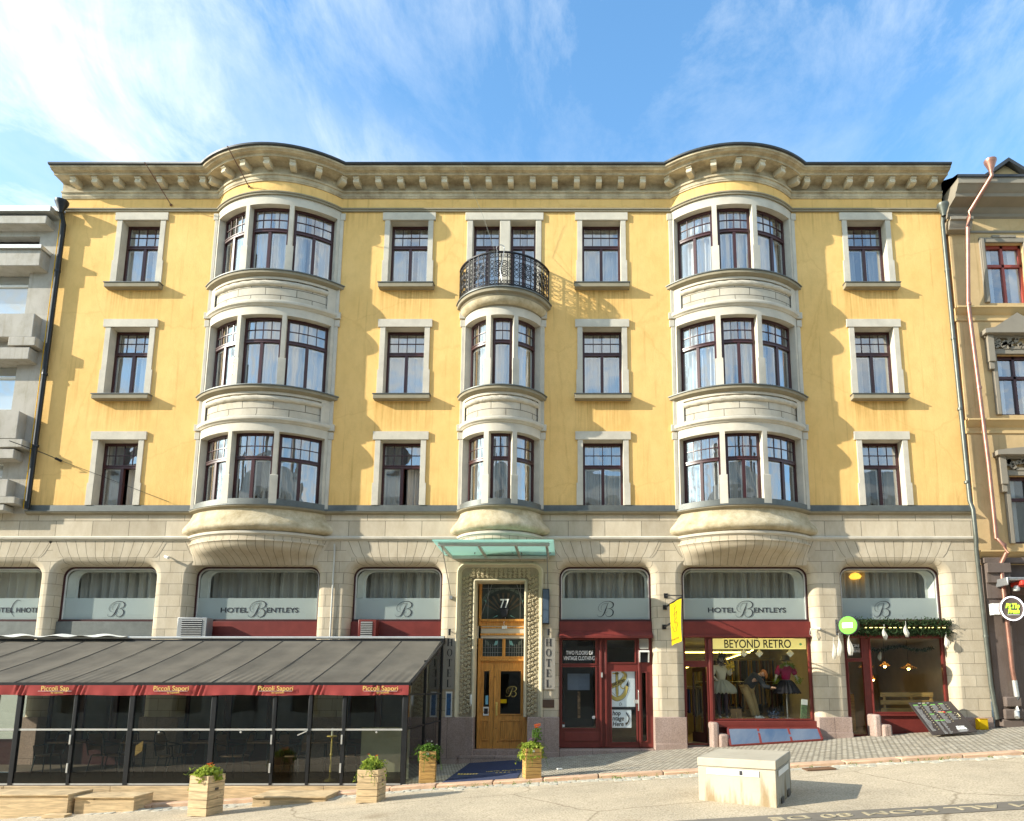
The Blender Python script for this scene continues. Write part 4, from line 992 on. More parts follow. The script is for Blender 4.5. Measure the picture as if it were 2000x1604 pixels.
for sx in (-1, 1):
    m.face([(cx + sx * .52, DY + .044, 3.98), (cx + sx * .50, DY + .044, 4.06), (cx + sx * .46, DY + .044, 3.90)], 2)
    m.face([(cx + sx * .30, DY + .043, 3.52), (cx + sx * .18, DY + .043, 3.56), (cx + sx * .16, DY + .043, 3.60)], 2)
ld = MB()
for a, b in (((-2.26, 3.6), (-2.0, 4.42)), ((-1.1, 3.6), (-1.36, 4.42)), ((-2.26, 4.30), (-1.1, 4.30)), ((-2.1, 3.48), (-2.1, 4.42)), ((-1.26, 3.48), (-1.26, 4.42))): ld.tube([(a[0], DY + .04, a[1]), (b[0], DY + .04, b[1])], .006, 4)
lds = [ld]
for cx in (-2.0 + .01, -1.37):
    x0, x1 = (-2.22, -1.71) if cx < -1.7 else (-1.63, -1.14); ld = MB(); lds.append(ld)
    m.face([(x0, DY + .05, 2.52), (x1, DY + .05, 2.52), (x1, DY + .05, 3.08), (x0, DY + .05, 3.08)], 0)
    for sx in (-1, 1):
        m.face([(cx + sx * .05, DY + .043, 2.80), (cx + sx * .10, DY + .043, 2.92), (cx + sx * .17, DY + .043, 2.92), (cx + sx * .14, DY + .043, 2.82)], 2 if (sx > 0) == (cx < -1.7) else 3)
        for q in (.03, .09, .16): ld.tube([(cx + sx * q, DY + .04, 2.52), (cx + sx * q, DY + .04, 2.8 + q)], .005, 4)
    for zz in (2.62, 2.75, 2.96): ld.tube([(x0, DY + .04, zz), (x1, DY + .04, zz)], .005, 4)
sgo = put('stained_glass', m, [sg_dark, sg_b, sg_t, sg_g], DF, smooth=0); [put('lead_came', q, M_['grey'], sgo) for q in lds]
m = MB(); m.tube([(-1.83, DY - .03, 1.06), (-1.83, DY - .05, 1.10), (-1.83, DY - .05, 1.28), (-1.83, DY - .02, 1.32)], .014, 8); m.box(-1.855, -1.805, DY + .0, DY + .02, 1.02, 1.36); put('handle', m, M_['gold'], DF)
put('lettering', script_B(.26), M_['gold'], DF, loc=(-1.47, DY + .03, 1.62)); 
w = MB(); w.box(px0 + .3, px1 - .2, .1, .6, -1, .20); w.box(px0 + .1, px1 - .05, -.12, .12, -1, .07); put('door_step', w, M_['granite'], H, bevel=.015)
# drainpipes of the hotel
def pipe(name, pts, r, mat, parent, lab=None, rings=(), funnel=None):
    m = MB(); m.tube(pts, r, 10)
    for (x, y, z) in rings: m.tube([(x, y, z - .03), (x, y, z + .03)], r * 1.22, 10)
    if funnel: x, y, z = funnel; m.lathe([(r, -.32), (r * 1.2, -.25), (r * 2.6, -.05), (r * 2.9, 0), (r * 2.9, .03), (r * 2.5, .0), (r, -.1)], (x, y, z), 14)
    return put(name, m, M_[mat], parent, lab)
pipe('drainpipe', [(10.33, -.3, 14.75), (10.36, -.16, 14.4), (10.37, -.15, 11.3), (10.40, -.15, 6.5), (10.43, -.22, 6.25), (10.43, -.22, 5.5), (10.46, -.14, 5.2), (10.52, -.12, 1.8), (10.60, -.12, .95)], .055, 'zinc', H, 'grey green drainpipe at the right edge of the yellow facade', rings=[(10.37, -.15, z) for z in (13, 11, 9, 7)] + [(10.5, -.13, 3)], funnel=(10.33, -.3, 14.85))
pipe('drainpipe', [(-13.98, -.3, 14.7), (-13.99, -.12, 14.4), (-14.02, -.12, 6.3)], .06, 'black', H, 'black drainpipe at the left edge of the yellow facade', rings=[(-14.0, -.12, z) for z in (13, 10, 8)], funnel=(-13.98, -.3, 14.95))
m = MB(); m.tube([(-14.12, -.1, 14.6), (-14.14, -.1, 6.3)], .011, 6); put('cable', m, M_['yel'], H)
pipe('drainpipe', [(-6.02, -.09, 5.38), (-6.02, -.05, 5.2), (-6.02, -.05, 2.9)], .022, 'lgrey', H, 'thin pale pipe on the pillar between two shop windows')

# ================================================================== neighbours
G = thing('stone_building', 'pale grey building with stepped stone bands left of the yellow hotel', 'building')
w = MB()
gh = [(-30, -14.85, 11.76, 13.1), (-30, -14.87, 9.05, 10.4), (-30, -14.88, 6.7, 7.62), (-30, -14.7, 13.75, 14.12)]
holed_wall(w, -30, XL - .02, 6.2, 14.75, gh, y=.0, depth=.25)
w.face([(-30, .9, 13.6), (-14.7, .9, 13.6), (-14.7, .9, 14.3), (-30, .9, 14.3)])
put('wall', w, M_['gconc'], G)
w = MB()
for x1, y, z0, z1 in ((-14.32, -.34, 14.28, 14.52), (-14.35, -.34, 13.02, 13.5), (-14.35, -.28, 10.98, 11.66), (-14.32, -.34, 10.32, 10.66), (-14.42, -.28, 8.14, 8.9), (-14.38, -.34, 7.58, 7.84), (-14.48, -.28, 6.58, 7.05), (-14.45, -.34, 6.2, 6.36)):
    w.box(-30, x1, y, .2, z0, z1)
for z0, z1 in ((10.70, 10.95), (7.88, 8.1), (6.38, 6.56)): w.box(-14.9, -14.18, -.36, .1, z0, z1)
put('stone_band', w, M_['gconc'], G, bevel=.015)
w = MB(); w.box(-30, -14.2, -.40, .2, 14.62, 14.78); w.box(-30, -14.3, -.42, -.0, 13.5, 13.6); w.box(-30, XL - .05, -.2, 8, 14.76, 14.9)
put('roof_edge', w, M_['lgrey'], G)
for z0, z1 in ((11.76, 13.1), (9.05, 10.4), (6.7, 7.62)):
    for i in range(5):
        x1 = -14.86 - i * 3.2; x0 = x1 - 2.8; f = MB()
        for a, b, c, d in ((x0, x0 + .06, z0, z1), (x1 - .06, x1, z0, z1), (x0, x1, z0, z0 + .06), (x0, x1, z1 - .06, z1), (x0, x1, z1 - .42, z1 - .36)): f.box(a, b, .14, .22, c, d)
        fo = put('window', f, M_['white'], G); pane_obj(fo, x0, x1, z0, z1, .19, 'glass')
        cu = MB(); cu.box(x0, x1, .24, .26, z0, z1); put('blind', cu, M_['curt'], fo)
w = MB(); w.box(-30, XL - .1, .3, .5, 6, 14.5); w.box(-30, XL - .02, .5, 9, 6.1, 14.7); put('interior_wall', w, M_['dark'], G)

O_ = thing('ochre_building', 'ochre stucco building with carved window pediments right of the yellow hotel', 'building')
w = MB(); X0 = XR + .12
wins = [(11.55 + i * 2.6, 12.62 + i * 2.6) for i in range(6)]
oh = []
for a, b in wins: oh += [(a, b, 12.12, 13.92), (a, b, 8.90, 10.62), (a, b, 5.40, 7.22)]
holed_wall(w, X0, 30, 5.2, 15.0, oh, y=.0, depth=.22); w.face([(X0, 0, 5.2), (X0, 8, 5.2), (X0, 8, 15), (X0, 0, 15)])
put('wall', w, M_['ochre'], O_)
w = MB(); pr_ = [(0, 14.66), (.05, 14.70), (.06, 14.78), (.14, 14.84), (.16, 14.90), (.50, 14.98), (.52, 15.06), (.60, 15.12), (.66, 15.22), (.70, 15.24), (.70, 15.40), (0, 15.42)]
def strip(mb, prof, x0, x1, mi=0):
    mb.grid([[(x0, -o, z), (x1, -o, z)] for o, z in prof], mi); mb.face([(x0, -o, z) for o, z in prof] + [(x0, .1, prof[-1][1]), (x0, .1, prof[0][1])], mi)
greyst = plain('grey_painted_stucco', (.25, .22, .17), .85, 0, .1, 2, .1, 40)
strip(w, pr_, X0 - .02, 30)
strip(w, [(0, 14.18), (.20, 14.2), (.22, 14.26), (.26, 14.3), (.28, 14.4), (.34, 14.42), (.34, 14.5), (0, 14.5)], X0 - .1, X0 + .52)
strip(w, [(0, 14.22), (.03, 14.22), (.03, 14.28), (0, 14.29)], X0 + .5, 30)
put('cornice', w, greyst, O_)
w = MB()
for zb in (11.95, 8.74, 5.20):
    strip(w, [(0, zb - .36), (.03, zb - .36), (.03, zb - .30), (.01, zb - .29), (.02, zb - .2), (.10, zb - .14), (.14, zb - .06), (.18, zb - .04), (.18, zb), (0, zb + .01)], X0 - .04, 30)
put('string_course', w, plain('ochre_moulding', (.56, .40, .19), .85, 0, .1, 2), O_)
w = MB(); strip(w, [(.68, 15.40), (.74, 15.40), (.74, 15.47), (.5, 15.55), (-4, 15.9)], X0 - .05, 30); put('roof', w, M_['roofm'], O_)
w = MB(); w.prism([(12.2, 15.4), (12.2, 16.6), (13.2, 17.3), (14.2, 16.6), (14.2, 15.4)], 1.2, 5); w2 = MB()
dm_ = put('dormer', w, M_['ochre'], O_); w2.hexa([(12.1, 1.0, 16.5), (13.2, 1.0, 17.3), (13.2, 5, 17.3), (12.1, 5, 16.5), (12.1, 1.0, 16.62), (13.2, 1.0, 17.42), (13.2, 5, 17.42), (12.1, 5, 16.62)]); w2.hexa([(13.2, 1.0, 17.3), (14.3, 1.0, 16.5), (14.3, 5, 16.5), (13.2, 5, 17.3), (13.2, 1.0, 17.42), (14.3, 1.0, 16.62), (14.3, 5, 16.62), (13.2, 5, 17.42)]); put('dormer_roof', w2, M_['roofm'], dm_)
redw = plain('red_window_paint', (.30, .05, .03), .4, 0, .15, 4)
for i, (a, b) in enumerate(wins[:3]):
    for fi, (z0, z1) in enumerate(((5.40, 7.22), (8.90, 10.62), (12.12, 13.92))):
        f = MB(); c = (a + b) / 2
        for p, q, r_, s_ in ((a, a + .07, z0, z1), (b - .07, b, z0, z1), (a, b, z0, z0 + .07), (a, b, z1 - .09, z1), (c - .035, c + .035, z0, z1), (a, b, z1 - .66, z1 - .58)): f.box(p, q, .12, .20, r_, s_)
        fo = put('window', f, redw if fi == 2 else M_['frame'], O_); pane_obj(fo, a, b, z0, z1, .17, 'glass')
        cu = MB(); cu.box(a, a + .3, .26, .28, z0, z1); cu.box(b - .3, b, .26, .28, z0, z1); put('curtain', cu, M_['curt'], fo)
        sr_ = MB()
        for p, q in ((a - .15, a), (b, b + .15)): sr_.box(p, q, -.05, .02, z0, z1 + .14); sr_.box(p + .03, q - .03, -.075, -.05, z0, z1 + .1)
        sr_.box(a, b, -.05, .02, z1, z1 + .14); sr_.box(a + .2, b - .2, -.07, .02, z1 + .13, z1 + .2)
        if fi < 2:
            zt_ = z1 + .16; sr_.box(a - .30, b + .30, -.10, .02, zt_ + .28, zt_ + .34)
            sr_.prism([(a - .36, zt_ + .34), (b + .36, zt_ + .34), (b + .36, zt_ + .46), (b + .1, zt_ + .5), (c, zt_ + (.92 if fi else .56)), (a - .1, zt_ + .5), (a - .36, zt_ + .46)], -.26, .02)
            sr_.prism([(a - .3, zt_ + .345), (b + .3, zt_ + .345), (b + .05, zt_ + .42), (c, zt_ + (.8 if fi else .48)), (a - .05, zt_ + .42)], -.265, -.255)
            for p in (a - .26, b + .10): sr_.box(p, p + .16, -.16, .02, zt_ - .42, zt_ + .34); sr_.box(p + .02, p + .14, -.12, .02, zt_ - .62, zt_ - .42)
            for q in range(26):
                xx = a - .05 + (b - a + .1) * rnd.random(); zz = zt_ + rnd.uniform(.02, .3)
                sr_.obox((xx, -.06, zz), (.05, 0, .03), (0, .03, 0), (-.02, 0, .04))
        put('surround', sr_, greyst, fo, bevel=.01)
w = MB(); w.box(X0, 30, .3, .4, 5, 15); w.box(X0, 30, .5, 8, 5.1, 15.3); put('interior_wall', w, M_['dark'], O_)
# lower cladding with pilasters
w = MB(); holed_wall(w, X0, 30, -.5, 4.85, [(11.85, 14.0, 1.6, 3.3)], y=.0, depth=.3)
for z0, z1, p in ((4.6, 4.85, .28), (4.35, 4.62, .22), (3.95, 4.36, .16), (3.55, 3.97, .13), (.95, 3.56, .10)): w.box(X0 + .02, X0 + .62, -p, .02, z0, z1)
w.box(X0, 30, -.2, .02, 4.86, 5.0); w.box(X0 + .65, 30, -.14, .02, 4.05, 4.5)
put('shop_cladding', w, M_['brown'], O_, bevel=.01)
w = MB(); w.box(X0 + .1, X0 + .7, -.16, .0, .2, .95); w.box(X0 + .16, X0 + .64, -.2, .0, .95, 1.2); w.box(X0 + .2, X0 + .6, -.22, 0, 1.25, 1.5); put('pilaster_base', w, M_['brown'], O_, bevel=.03)
w = MB(); w.box(11.85, 14, .2, .25, 1.6, 3.3); put('shop_pane', w, M_['pane'], O_)
w = MB()
for z in (1.6, 2.3, 2.38, 3.26): w.box(11.85, 14, .15, .2, z, z + .05)
w.box(11.85, 11.92, .14, .2, 1.6, 3.3); put('shop_frame', w, M_['frame'], O_)
pipe('drainpipe', [(11.42, -.82, 15.6), (11.42, -.82, 15.36), (11.06, -.30, 14.66), (11.04, -.26, 14.52), (10.93, -.42, 14.38), (10.88, -.42, 14.1), (10.86, -.15, 12), (10.98, -.15, 7.5), (11.0, -.15, 5.5), (11.1, -.3, 5.3), (11.12, -.32, 5.1), (11.02, -.2, 4.85), (11.01, -.22, 4.6), (11.04, -.2, 2.2), (11.08, -.18, 1.9)], .055, 'copper', O_, 'shiny copper drainpipe down the ochre facade', rings=[(10.87, -.15, 12), (10.93, -.15, 9.6), (11.0, -.2, 3.5)], funnel=(11.42, -.82, 15.78))
pipe('pipe_shoe', [(11.08, -.18, 1.9), (11.1, -.18, 1.5), (11.05, -.2, 1.15), (10.98, -.3, 1.0)], .06, 'lgrey', O_)

# opposite side of the street: seen only in the panes
OP = thing('opposite_building', 'stone building row across the street, seen only as reflections in the panes', 'building')
w = MB(); oh = [(x, x + 1.3, z, z + 1.9) for x in [-48 + 2.7 * i for i in range(36)] for z in (.6, 4.2, 7.6, 10.6)]
holed_wall(w, -50, 50, -3, 13, oh, y=-23, depth=-.3)
w.face([(-50, -23, 13), (50, -23, 13), (50, -27, 16), (-50, -27, 16)]); put('wall', w, M_['gconc'], OP)
w = MB(); 
for x in (-31, -12.5, -4.2, 6, 15, 31): w.box(x, x + 1.5, -28, -26.5, 15, 18.2); w.box(x + 3, x + 4, -28, -27, 15, 17)
w.box(-50, 50, -24.5, -23.5, -3, 12.9); put('chimney', w, M_['brown'], OP)

# ================================================================== terrace pavilion
T = thing('terrace_pavilion', 'glazed restaurant terrace with a grey canvas awning and a red valance', 'pavilion')
TX0, TX1 = -17.0, -3.14; YF = -3.8; ZD = -.14
seams = [TX1 - .02 - .98 * i for i in range(15)]
m = MB(); nxs = 560; rows = []
for i in range(17):
    t = i / 16; r_ = []
    for j in range(nxs + 1):
        x = TX0 + (TX1 - TX0) * j / nxs; ph = ((TX1 - x) / .98) % 1
        sag = -.028 * math.sin(math.pi * ph) * math.sin(math.pi * t) - .03 * math.sin(math.pi * t) + .012 * math.exp(-((t - .62) / .03) ** 2) * math.sin(math.pi * ph)
        wr = .011 * math.sin(x * 37 + t * 7) * max(0, t - .6) * 2 * (.5 + .5 * math.sin(x * 1.7)) + .006 * math.sin(x * 9 + t * 3) * math.sin(math.pi * t)
        r_.append((x, -.35 + (YF + .35) * t, 2.86 + (1.80 - 2.86) * t + sag + wr))
    rows.append(r_)
m.grid(rows); m.grid([[(p[0], p[1], p[2] - .012) for p in r_] for r_ in rows]); RF = put('awning_roof', m, M_['awn'], T, smooth=60)
m = MB()
for s in seams:
    if s < TX0: break
    m.tube([(s, -.35 + (YF + .35) * i / 8, 2.868 + (1.80 - 2.86) * i / 8 - .03 * math.sin(math.pi * i / 8)) for i in range(9)], .007, 5)
put('seam', m, plain('seam_tape', (.11, .10, .083), .9), RF)
m = MB(); m.tube([(TX0, -.28, 2.95), (TX1 + .04, -.28, 2.95)], .035, 8, 0); m.box(TX0, TX1 + .04, -.32, -.05, 2.82, 2.90, 1); m.box(TX0, TX1 + .03, YF - .05, YF + .03, 1.755, 1.82, 1)
put('awning_rail', m, [M_['lgrey'], M_['black']], T)
m = MB(); m.bar((TX1 + .03, -.1, 2.88), (TX1 + .03, YF, 1.79), .04, .06); m.box(TX1 - .05, TX1 + .03, -.2, -.05, 2.8, 3.0); put('awning_arm', m, M_['black'], T)
m = MB(); rows = []; nn = 600
for k in range(7):
    t = k / 6; r_ = []
    for j in range(nn + 1):
        x = TX0 + (TX1 - TX0) * j / nn; ph = ((x + .25) / 1.17) % 1; bun = math.exp(-(min(ph, 1 - ph) / .09) ** 2)
        y = YF - .055 - .012 * math.sin(x * 5.3) * t - .022 * bun * math.sin(x * 60 + t * 4) - .006 * math.sin(x * 19) * t
        r_.append((x, y, 1.765 - .195 * t - .008 * math.sin(x * 4.1) * t))
    rows.append(r_)
m.grid(rows); VA = put('valance', m, M_['val'], T, smooth=60)
for cx in (-10.08, -7.80, -5.75, -3.69):
    body = 'Piccoli Sapori' if cx > -10 else 'Piccoli Sap'
    put('lettering', text_mesh(body, .13, M_['gold'], sx=1.0, extrude=.002), None, VA, loc=(cx, YF - .085, 1.70)); put('lettering', text_mesh('by Liporanti', .05, M_['gold'], sx=1, extrude=.001), None, VA, loc=(cx + .05, YF - .085, 1.622))
    b_ = MB(); b_.box(cx - .33, cx + .33, YF - .086, YF - .083, 1.648, 1.652); put('underline', b_, M_['wtxt'], VA)
posts = [-16.9, -15.6, -14.3, -13.1, -12.0, -10.79, -9.68, -8.57, -6.96, -5.76, -5.06, -4.39, -3.20]
for x in posts:
    big = x in (-10.79, -8.57, -3.20, -6.96)
    m = MB(); h = .045 if big else .03; m.box(x - h, x + h, YF - .03, YF + .05, ZD, 1.76); m.box(x - h - .02, x - h - .008, YF - .01, YF + .03, ZD, 1.6)
    put('post', m, M_['black'], T, bevel=.004)
m = MB(); m.box(posts[0], posts[-1], YF - .02, YF + .02, .89, .925); m.box(posts[0], posts[-1], YF - .02, YF + .02, ZD, ZD + .03, 0); put('rail', m, M_['lgrey'], T)
m = MB(); m.box(posts[0], posts[-1], YF - .01, YF + .015, ZD + .03, ZD + .24); put('kick_panel', m, glass('smoked_panel', (.30, .32, .31), 1.5, .01, .1), T)
for i in range(len(posts) - 1):
    a, b = posts[i] + .045, posts[i + 1] - .045
    pane_obj(T, a, b, ZD + .25, .89, YF, 'terg', 'lower_pane'); pane_obj(T, a, b, .93, 1.76, YF, 'terg', 'upper_pane')
# hinges and latch
for x in (-9.72, -5.80, -4.43):
    m = MB()
    for z in (.72, .18): m.box(x, x + .03, YF - .05, YF - .02, z - .09, z + .09)
    put('hinge', m, M_['lgrey'], T)
m = MB(); m.bar((-5.28, YF - .04, .80), (-5.10, YF - .05, .88), .02, .02); m.tube([(-8.0, YF - .03, .86), (-8.0, YF - .0, .86)], .02, 10); m.tube([(-6.4, YF - .03, .86), (-6.4, YF, .86)], .02, 10); m.tube([(-3.75, YF - .03, .86), (-3.75, YF, .86)], .02, 10); put('latch', m, M_['lgrey'], T)
# side wall
m = MB()
for y in (-2.1, -.12): m.box(TX1 - .06, TX1, y - .03, y + .03, ZD - .1, 1.8 + (1.06) * (y - YF) / 3.45)
m.box(TX1 - .05, TX1 - .01, YF, -.1, .90, .93); m.box(TX1 - .05, TX1 - .01, YF, -.1, ZD - .1, ZD - .04); m.box(TX1 - .05, TX1 - .01, YF, -.1, 1.56, 1.60)
put('side_frame', m, M_['black'], T)
m = MB(); m.face([(TX1 - .03, YF, ZD), (TX1 - .03, -.1, ZD), (TX1 - .03, -.1, 2.85), (TX1 - .03, YF, 1.78)]); put('side_pane', m, M_['terg'], T)
# deck
m = MB(); m.box(TX0, TX1 + .0, YF - .05, -.1, ZD - .06, ZD); put('floor', m, plain('shaded_decking', (.10, .075, .05), .7), T); m = MB(); x = TX0  # floor coloured dark, the shade inside the terrace put into its colour
while x < TX1 - .1:
    xe = min(TX1, x + 2.05); 
    for k in range(3): m.box(x + .004, xe - .004, YF - .085, YF - .05, ZD - .165 - k * .155, ZD - .012 - k * .155)
    x = xe
for k in range(3): m.box(TX1 - .02, TX1 + .02, YF - .08, -.2, ZD - .165 - k * .155, ZD - .012 - k * .155)
put('deck', m, M_['pine'], T, bevel=.004)
# thin sunlit sheet of canvas folded on top
m = MB(); rows = []
for j in range(80):
    x = -16.9 + j * .075; rows.append([(x, -.5, 2.97 + .02 * math.sin(j * .7)), (x, -.28, 3.02 + .03 * math.sin(j * .45 + 1)), (x, -.05, 2.99)])
m.grid(rows); tag_ = put('folded_canvas', m, M_['white'], T)

# furniture inside
def chair_proto(loc, rz, lab, grp='bistro chairs inside the glazed terrace'):
    t = thing('bistro_chair', lab, 'chair', loc, (0, 0, rz), grp); wk = plain('woven_cane', (.20, .12, .07), .6); fm = M_['black']
    m = MB(); m.lathe([(0, .44), (.20, .44), (.215, .455), (.20, .47), (0, .475)], nn=18); put('seat', m, wk, t)
    m = MB(); m.tube([(-.2, .18, .46), (-.22, .24, .75), (-.16, .27, .92), (0, .28, .97), (.16, .27, .92), (.22, .24, .75), (.2, .18, .46)], .014, 7); put('back_frame', m, fm, t)
    m = MB(); m.grid([[(-.17 + .34 * i / 6, .235 + .02 * math.sin(math.pi * i / 6), z) for i in range(7)] for z in (.56, .7, .88)]); put('backrest', m, wk, t)
    for sx in (-1, 1):
        for y0, y1 in ((-.15, -.2), (.15, .22)): m = MB(); m.tube([(sx * .15, y0, .45), (sx * .2, y1, 0)], .012, 6); put('leg', m, fm, t)
    for sx in (-1, 1): m = MB(); m.tube([(sx * .22, .22, .72), (sx * .26, .0, .68), (sx * .24, -.16, .66), (sx * .19, -.15, .45)], .012, 6); put('armrest', m, fm, t)
    return t
def table_proto(loc, lab):
    t = thing('bistro_table', lab, 'table', loc, group='tables inside the glazed terrace')
    m = MB(); m.box(-.35, .35, -.3, .3, .72, .75); put('tabletop', m, wood('dark_table_wood', (.22, .13, .08), axis='X'), t, bevel=.006)
    m = MB(); m.tube([(0, 0, .03), (0, 0, .72)], .03, 8); put('pedestal', m, M_['black'], t)
    m = MB(); m.bar((-.28, 0, .02), (.28, 0, .02), .05, .03); m.bar((0, -.25, .02), (0, .25, .02), .05, .03); put('foot', m, M_['black'], t); return t
tl = ['leftmost table behind the terrace glass', 'table behind the glass left of the first planter box', 'table behind the glass just right of the first planter box', 'table behind the glass in the middle of the terrace', 'rightmost table inside the terrace']
txs = (-10.4, -8.9, -7.6, -6.3, -5.1); tb = None
for i, x in enumerate(txs):
    if tb is None: tb = table_proto((x, -2.7, ZD), tl[0])
    else: c_ = copy_tree(tb); c_.location = (x, -2.7, ZD); c_['label'] = tl[i]
ch = None
for i, x in enumerate(txs):
    for sx in (-1, 1):
        lab = '%s chair at the %s' % ('left hand' if sx < 0 else 'right hand', tl[i]); rz = R(90) * -sx * -1 + rnd.uniform(-.25, .25)
        loc = (x + sx * .58, -2.7 + rnd.uniform(-.15, .15), ZD)
        if ch is None: ch = chair_proto(loc, rz, lab)
        else: c_ = copy_tree(ch); c_.location = loc; c_.rotation_euler = (0, 0, rz); c_['label'] = lab
cs = thing('candle_stand', 'tall brass candle stand behind the terrace glass', 'stand', (-4.78, -3.3, ZD))
m = MB(); m.lathe([(.0, 0), (.12, .01), (.10, .03), (.02, .06), (.015, .5), (.03, .52), (.015, .56), (.015, .86), (.10, .88), (.10, .90), (.0, .90)], nn=14); put('stem', m, M_['gold'], cs)
m = MB(); m.lathe([(0, .90), (.02, .90), (.02, 1.05), (.0, 1.06)], nn=8); put('candle', m, M_['white'], cs)
m = MB(); m.box(-4.3, -3.3, -2.9, -2.86, ZD, .9); scr = put('wind_screen', m, plain('beige_screen', (.40, .38, .26), .7), label='plain beige screen behind the right end terrace panes', cat='screen')
tv = MB(); tv.obox((-8.72, -3.2, .50), (.07, 0, .05), (0, .01, 0), (0, 0, .10)); put('menu_card', tv, M_['pineo'], label='small orange menu card on a table behind the terrace glass', cat='menu card', rot=(0, 0, 0))

# wooden steps in front of the terrace
def step(name_lab, x0, x1, y0, y1, z1):
    m = MB(); g0 = min(gz(x0, y0), gz(x1, y0)) - .03
    m.box(x0, x1, y0 + .03, y0 + .06, g0, z1 - .03); m.box(x0, x0 + .04, y0 + .06, y1, g0, z1 - .03); m.box(x1 - .04, x1, y0 + .06, y1, g0, z1 - .03)
    n_ = 3; dy = (y1 - y0) / n_
    for i in range(n_): m.box(x0 - .01, x1 + .01, y0 + i * dy, y0 + (i + 1) * dy - .008, z1 - .03, z1)
    put('wooden_step', m, M_['pine'], label=name_lab, cat='step', group='wooden steps along the terrace', bevel=.004)
step('wooden step between the two planter boxes standing in front of the terrace', -5.62, -4.32, -4.92, -4.1, -.195)
step('longest wooden step at the left end of the terrace', -11.6, -9.05, -4.7, -4.0, -.19)
step('wooden step left of the first planter box, beside the longest step', -8.98, -7.9, -4.62, -4.0, -.24)
m = MB(); m.box(-9.3, -8.9, -4.95, -4.75, gz(-9.1, -5), gz(-9.1, -5) + .05); put('wooden_plank', m, M_['pine'], label='short loose plank on the asphalt before the terrace steps', cat='plank')
# ================================================================== planters and plants
def planter(lab, x, y, rz, w_, d_, h_, mat, tag=True, dark=True):
    z = gz(x, y); t = thing('planter_box', lab, 'planter', (x, y, z), (0, 0, rz), 'wooden planter boxes'); n_ = 5 if mat == 'pine' else 8; bh = h_ / n_
    m = MB()
    for k in range(n_):
        j = rnd.uniform(-.006, .006); z0, z1 = k * bh + .004, (k + 1) * bh - .003
        m.box(-w_ / 2 + j, w_ / 2 + j, -d_ / 2, -d_ / 2 + .025, z0, z1); m.box(-w_ / 2, w_ / 2, d_ / 2 - .025, d_ / 2, z0, z1)
        m.box(w_ / 2 - .02, w_ / 2 + .005, -d_ / 2 + .026, d_ / 2 - .026, z0, z1); m.box(-w_ / 2 - .005, -w_ / 2 + .02, -d_ / 2 + .026, d_ / 2 - .026, z0, z1)
    put('boards', m, M_[mat], t, bevel=.003)
    m = MB(); m.box(-w_ / 2 + .03, w_ / 2 - .03, -d_ / 2 + .03, d_ / 2 - .03, 0, h_ - .04); put('soil', m, M_['dark'], t)
    m = MB(); m.box(w_ / 2 + .006, w_ / 2 + .009, -.04, .05, h_ * .62, h_ * .68); put('handle_hole', m, M_['pane'], t)
    if tag: m = MB(); m.box(-.02, .02, -d_ / 2 - .004, -d_ / 2, h_ * .88, h_ * .95); put('badge', m, M_['white'], t)
    return t
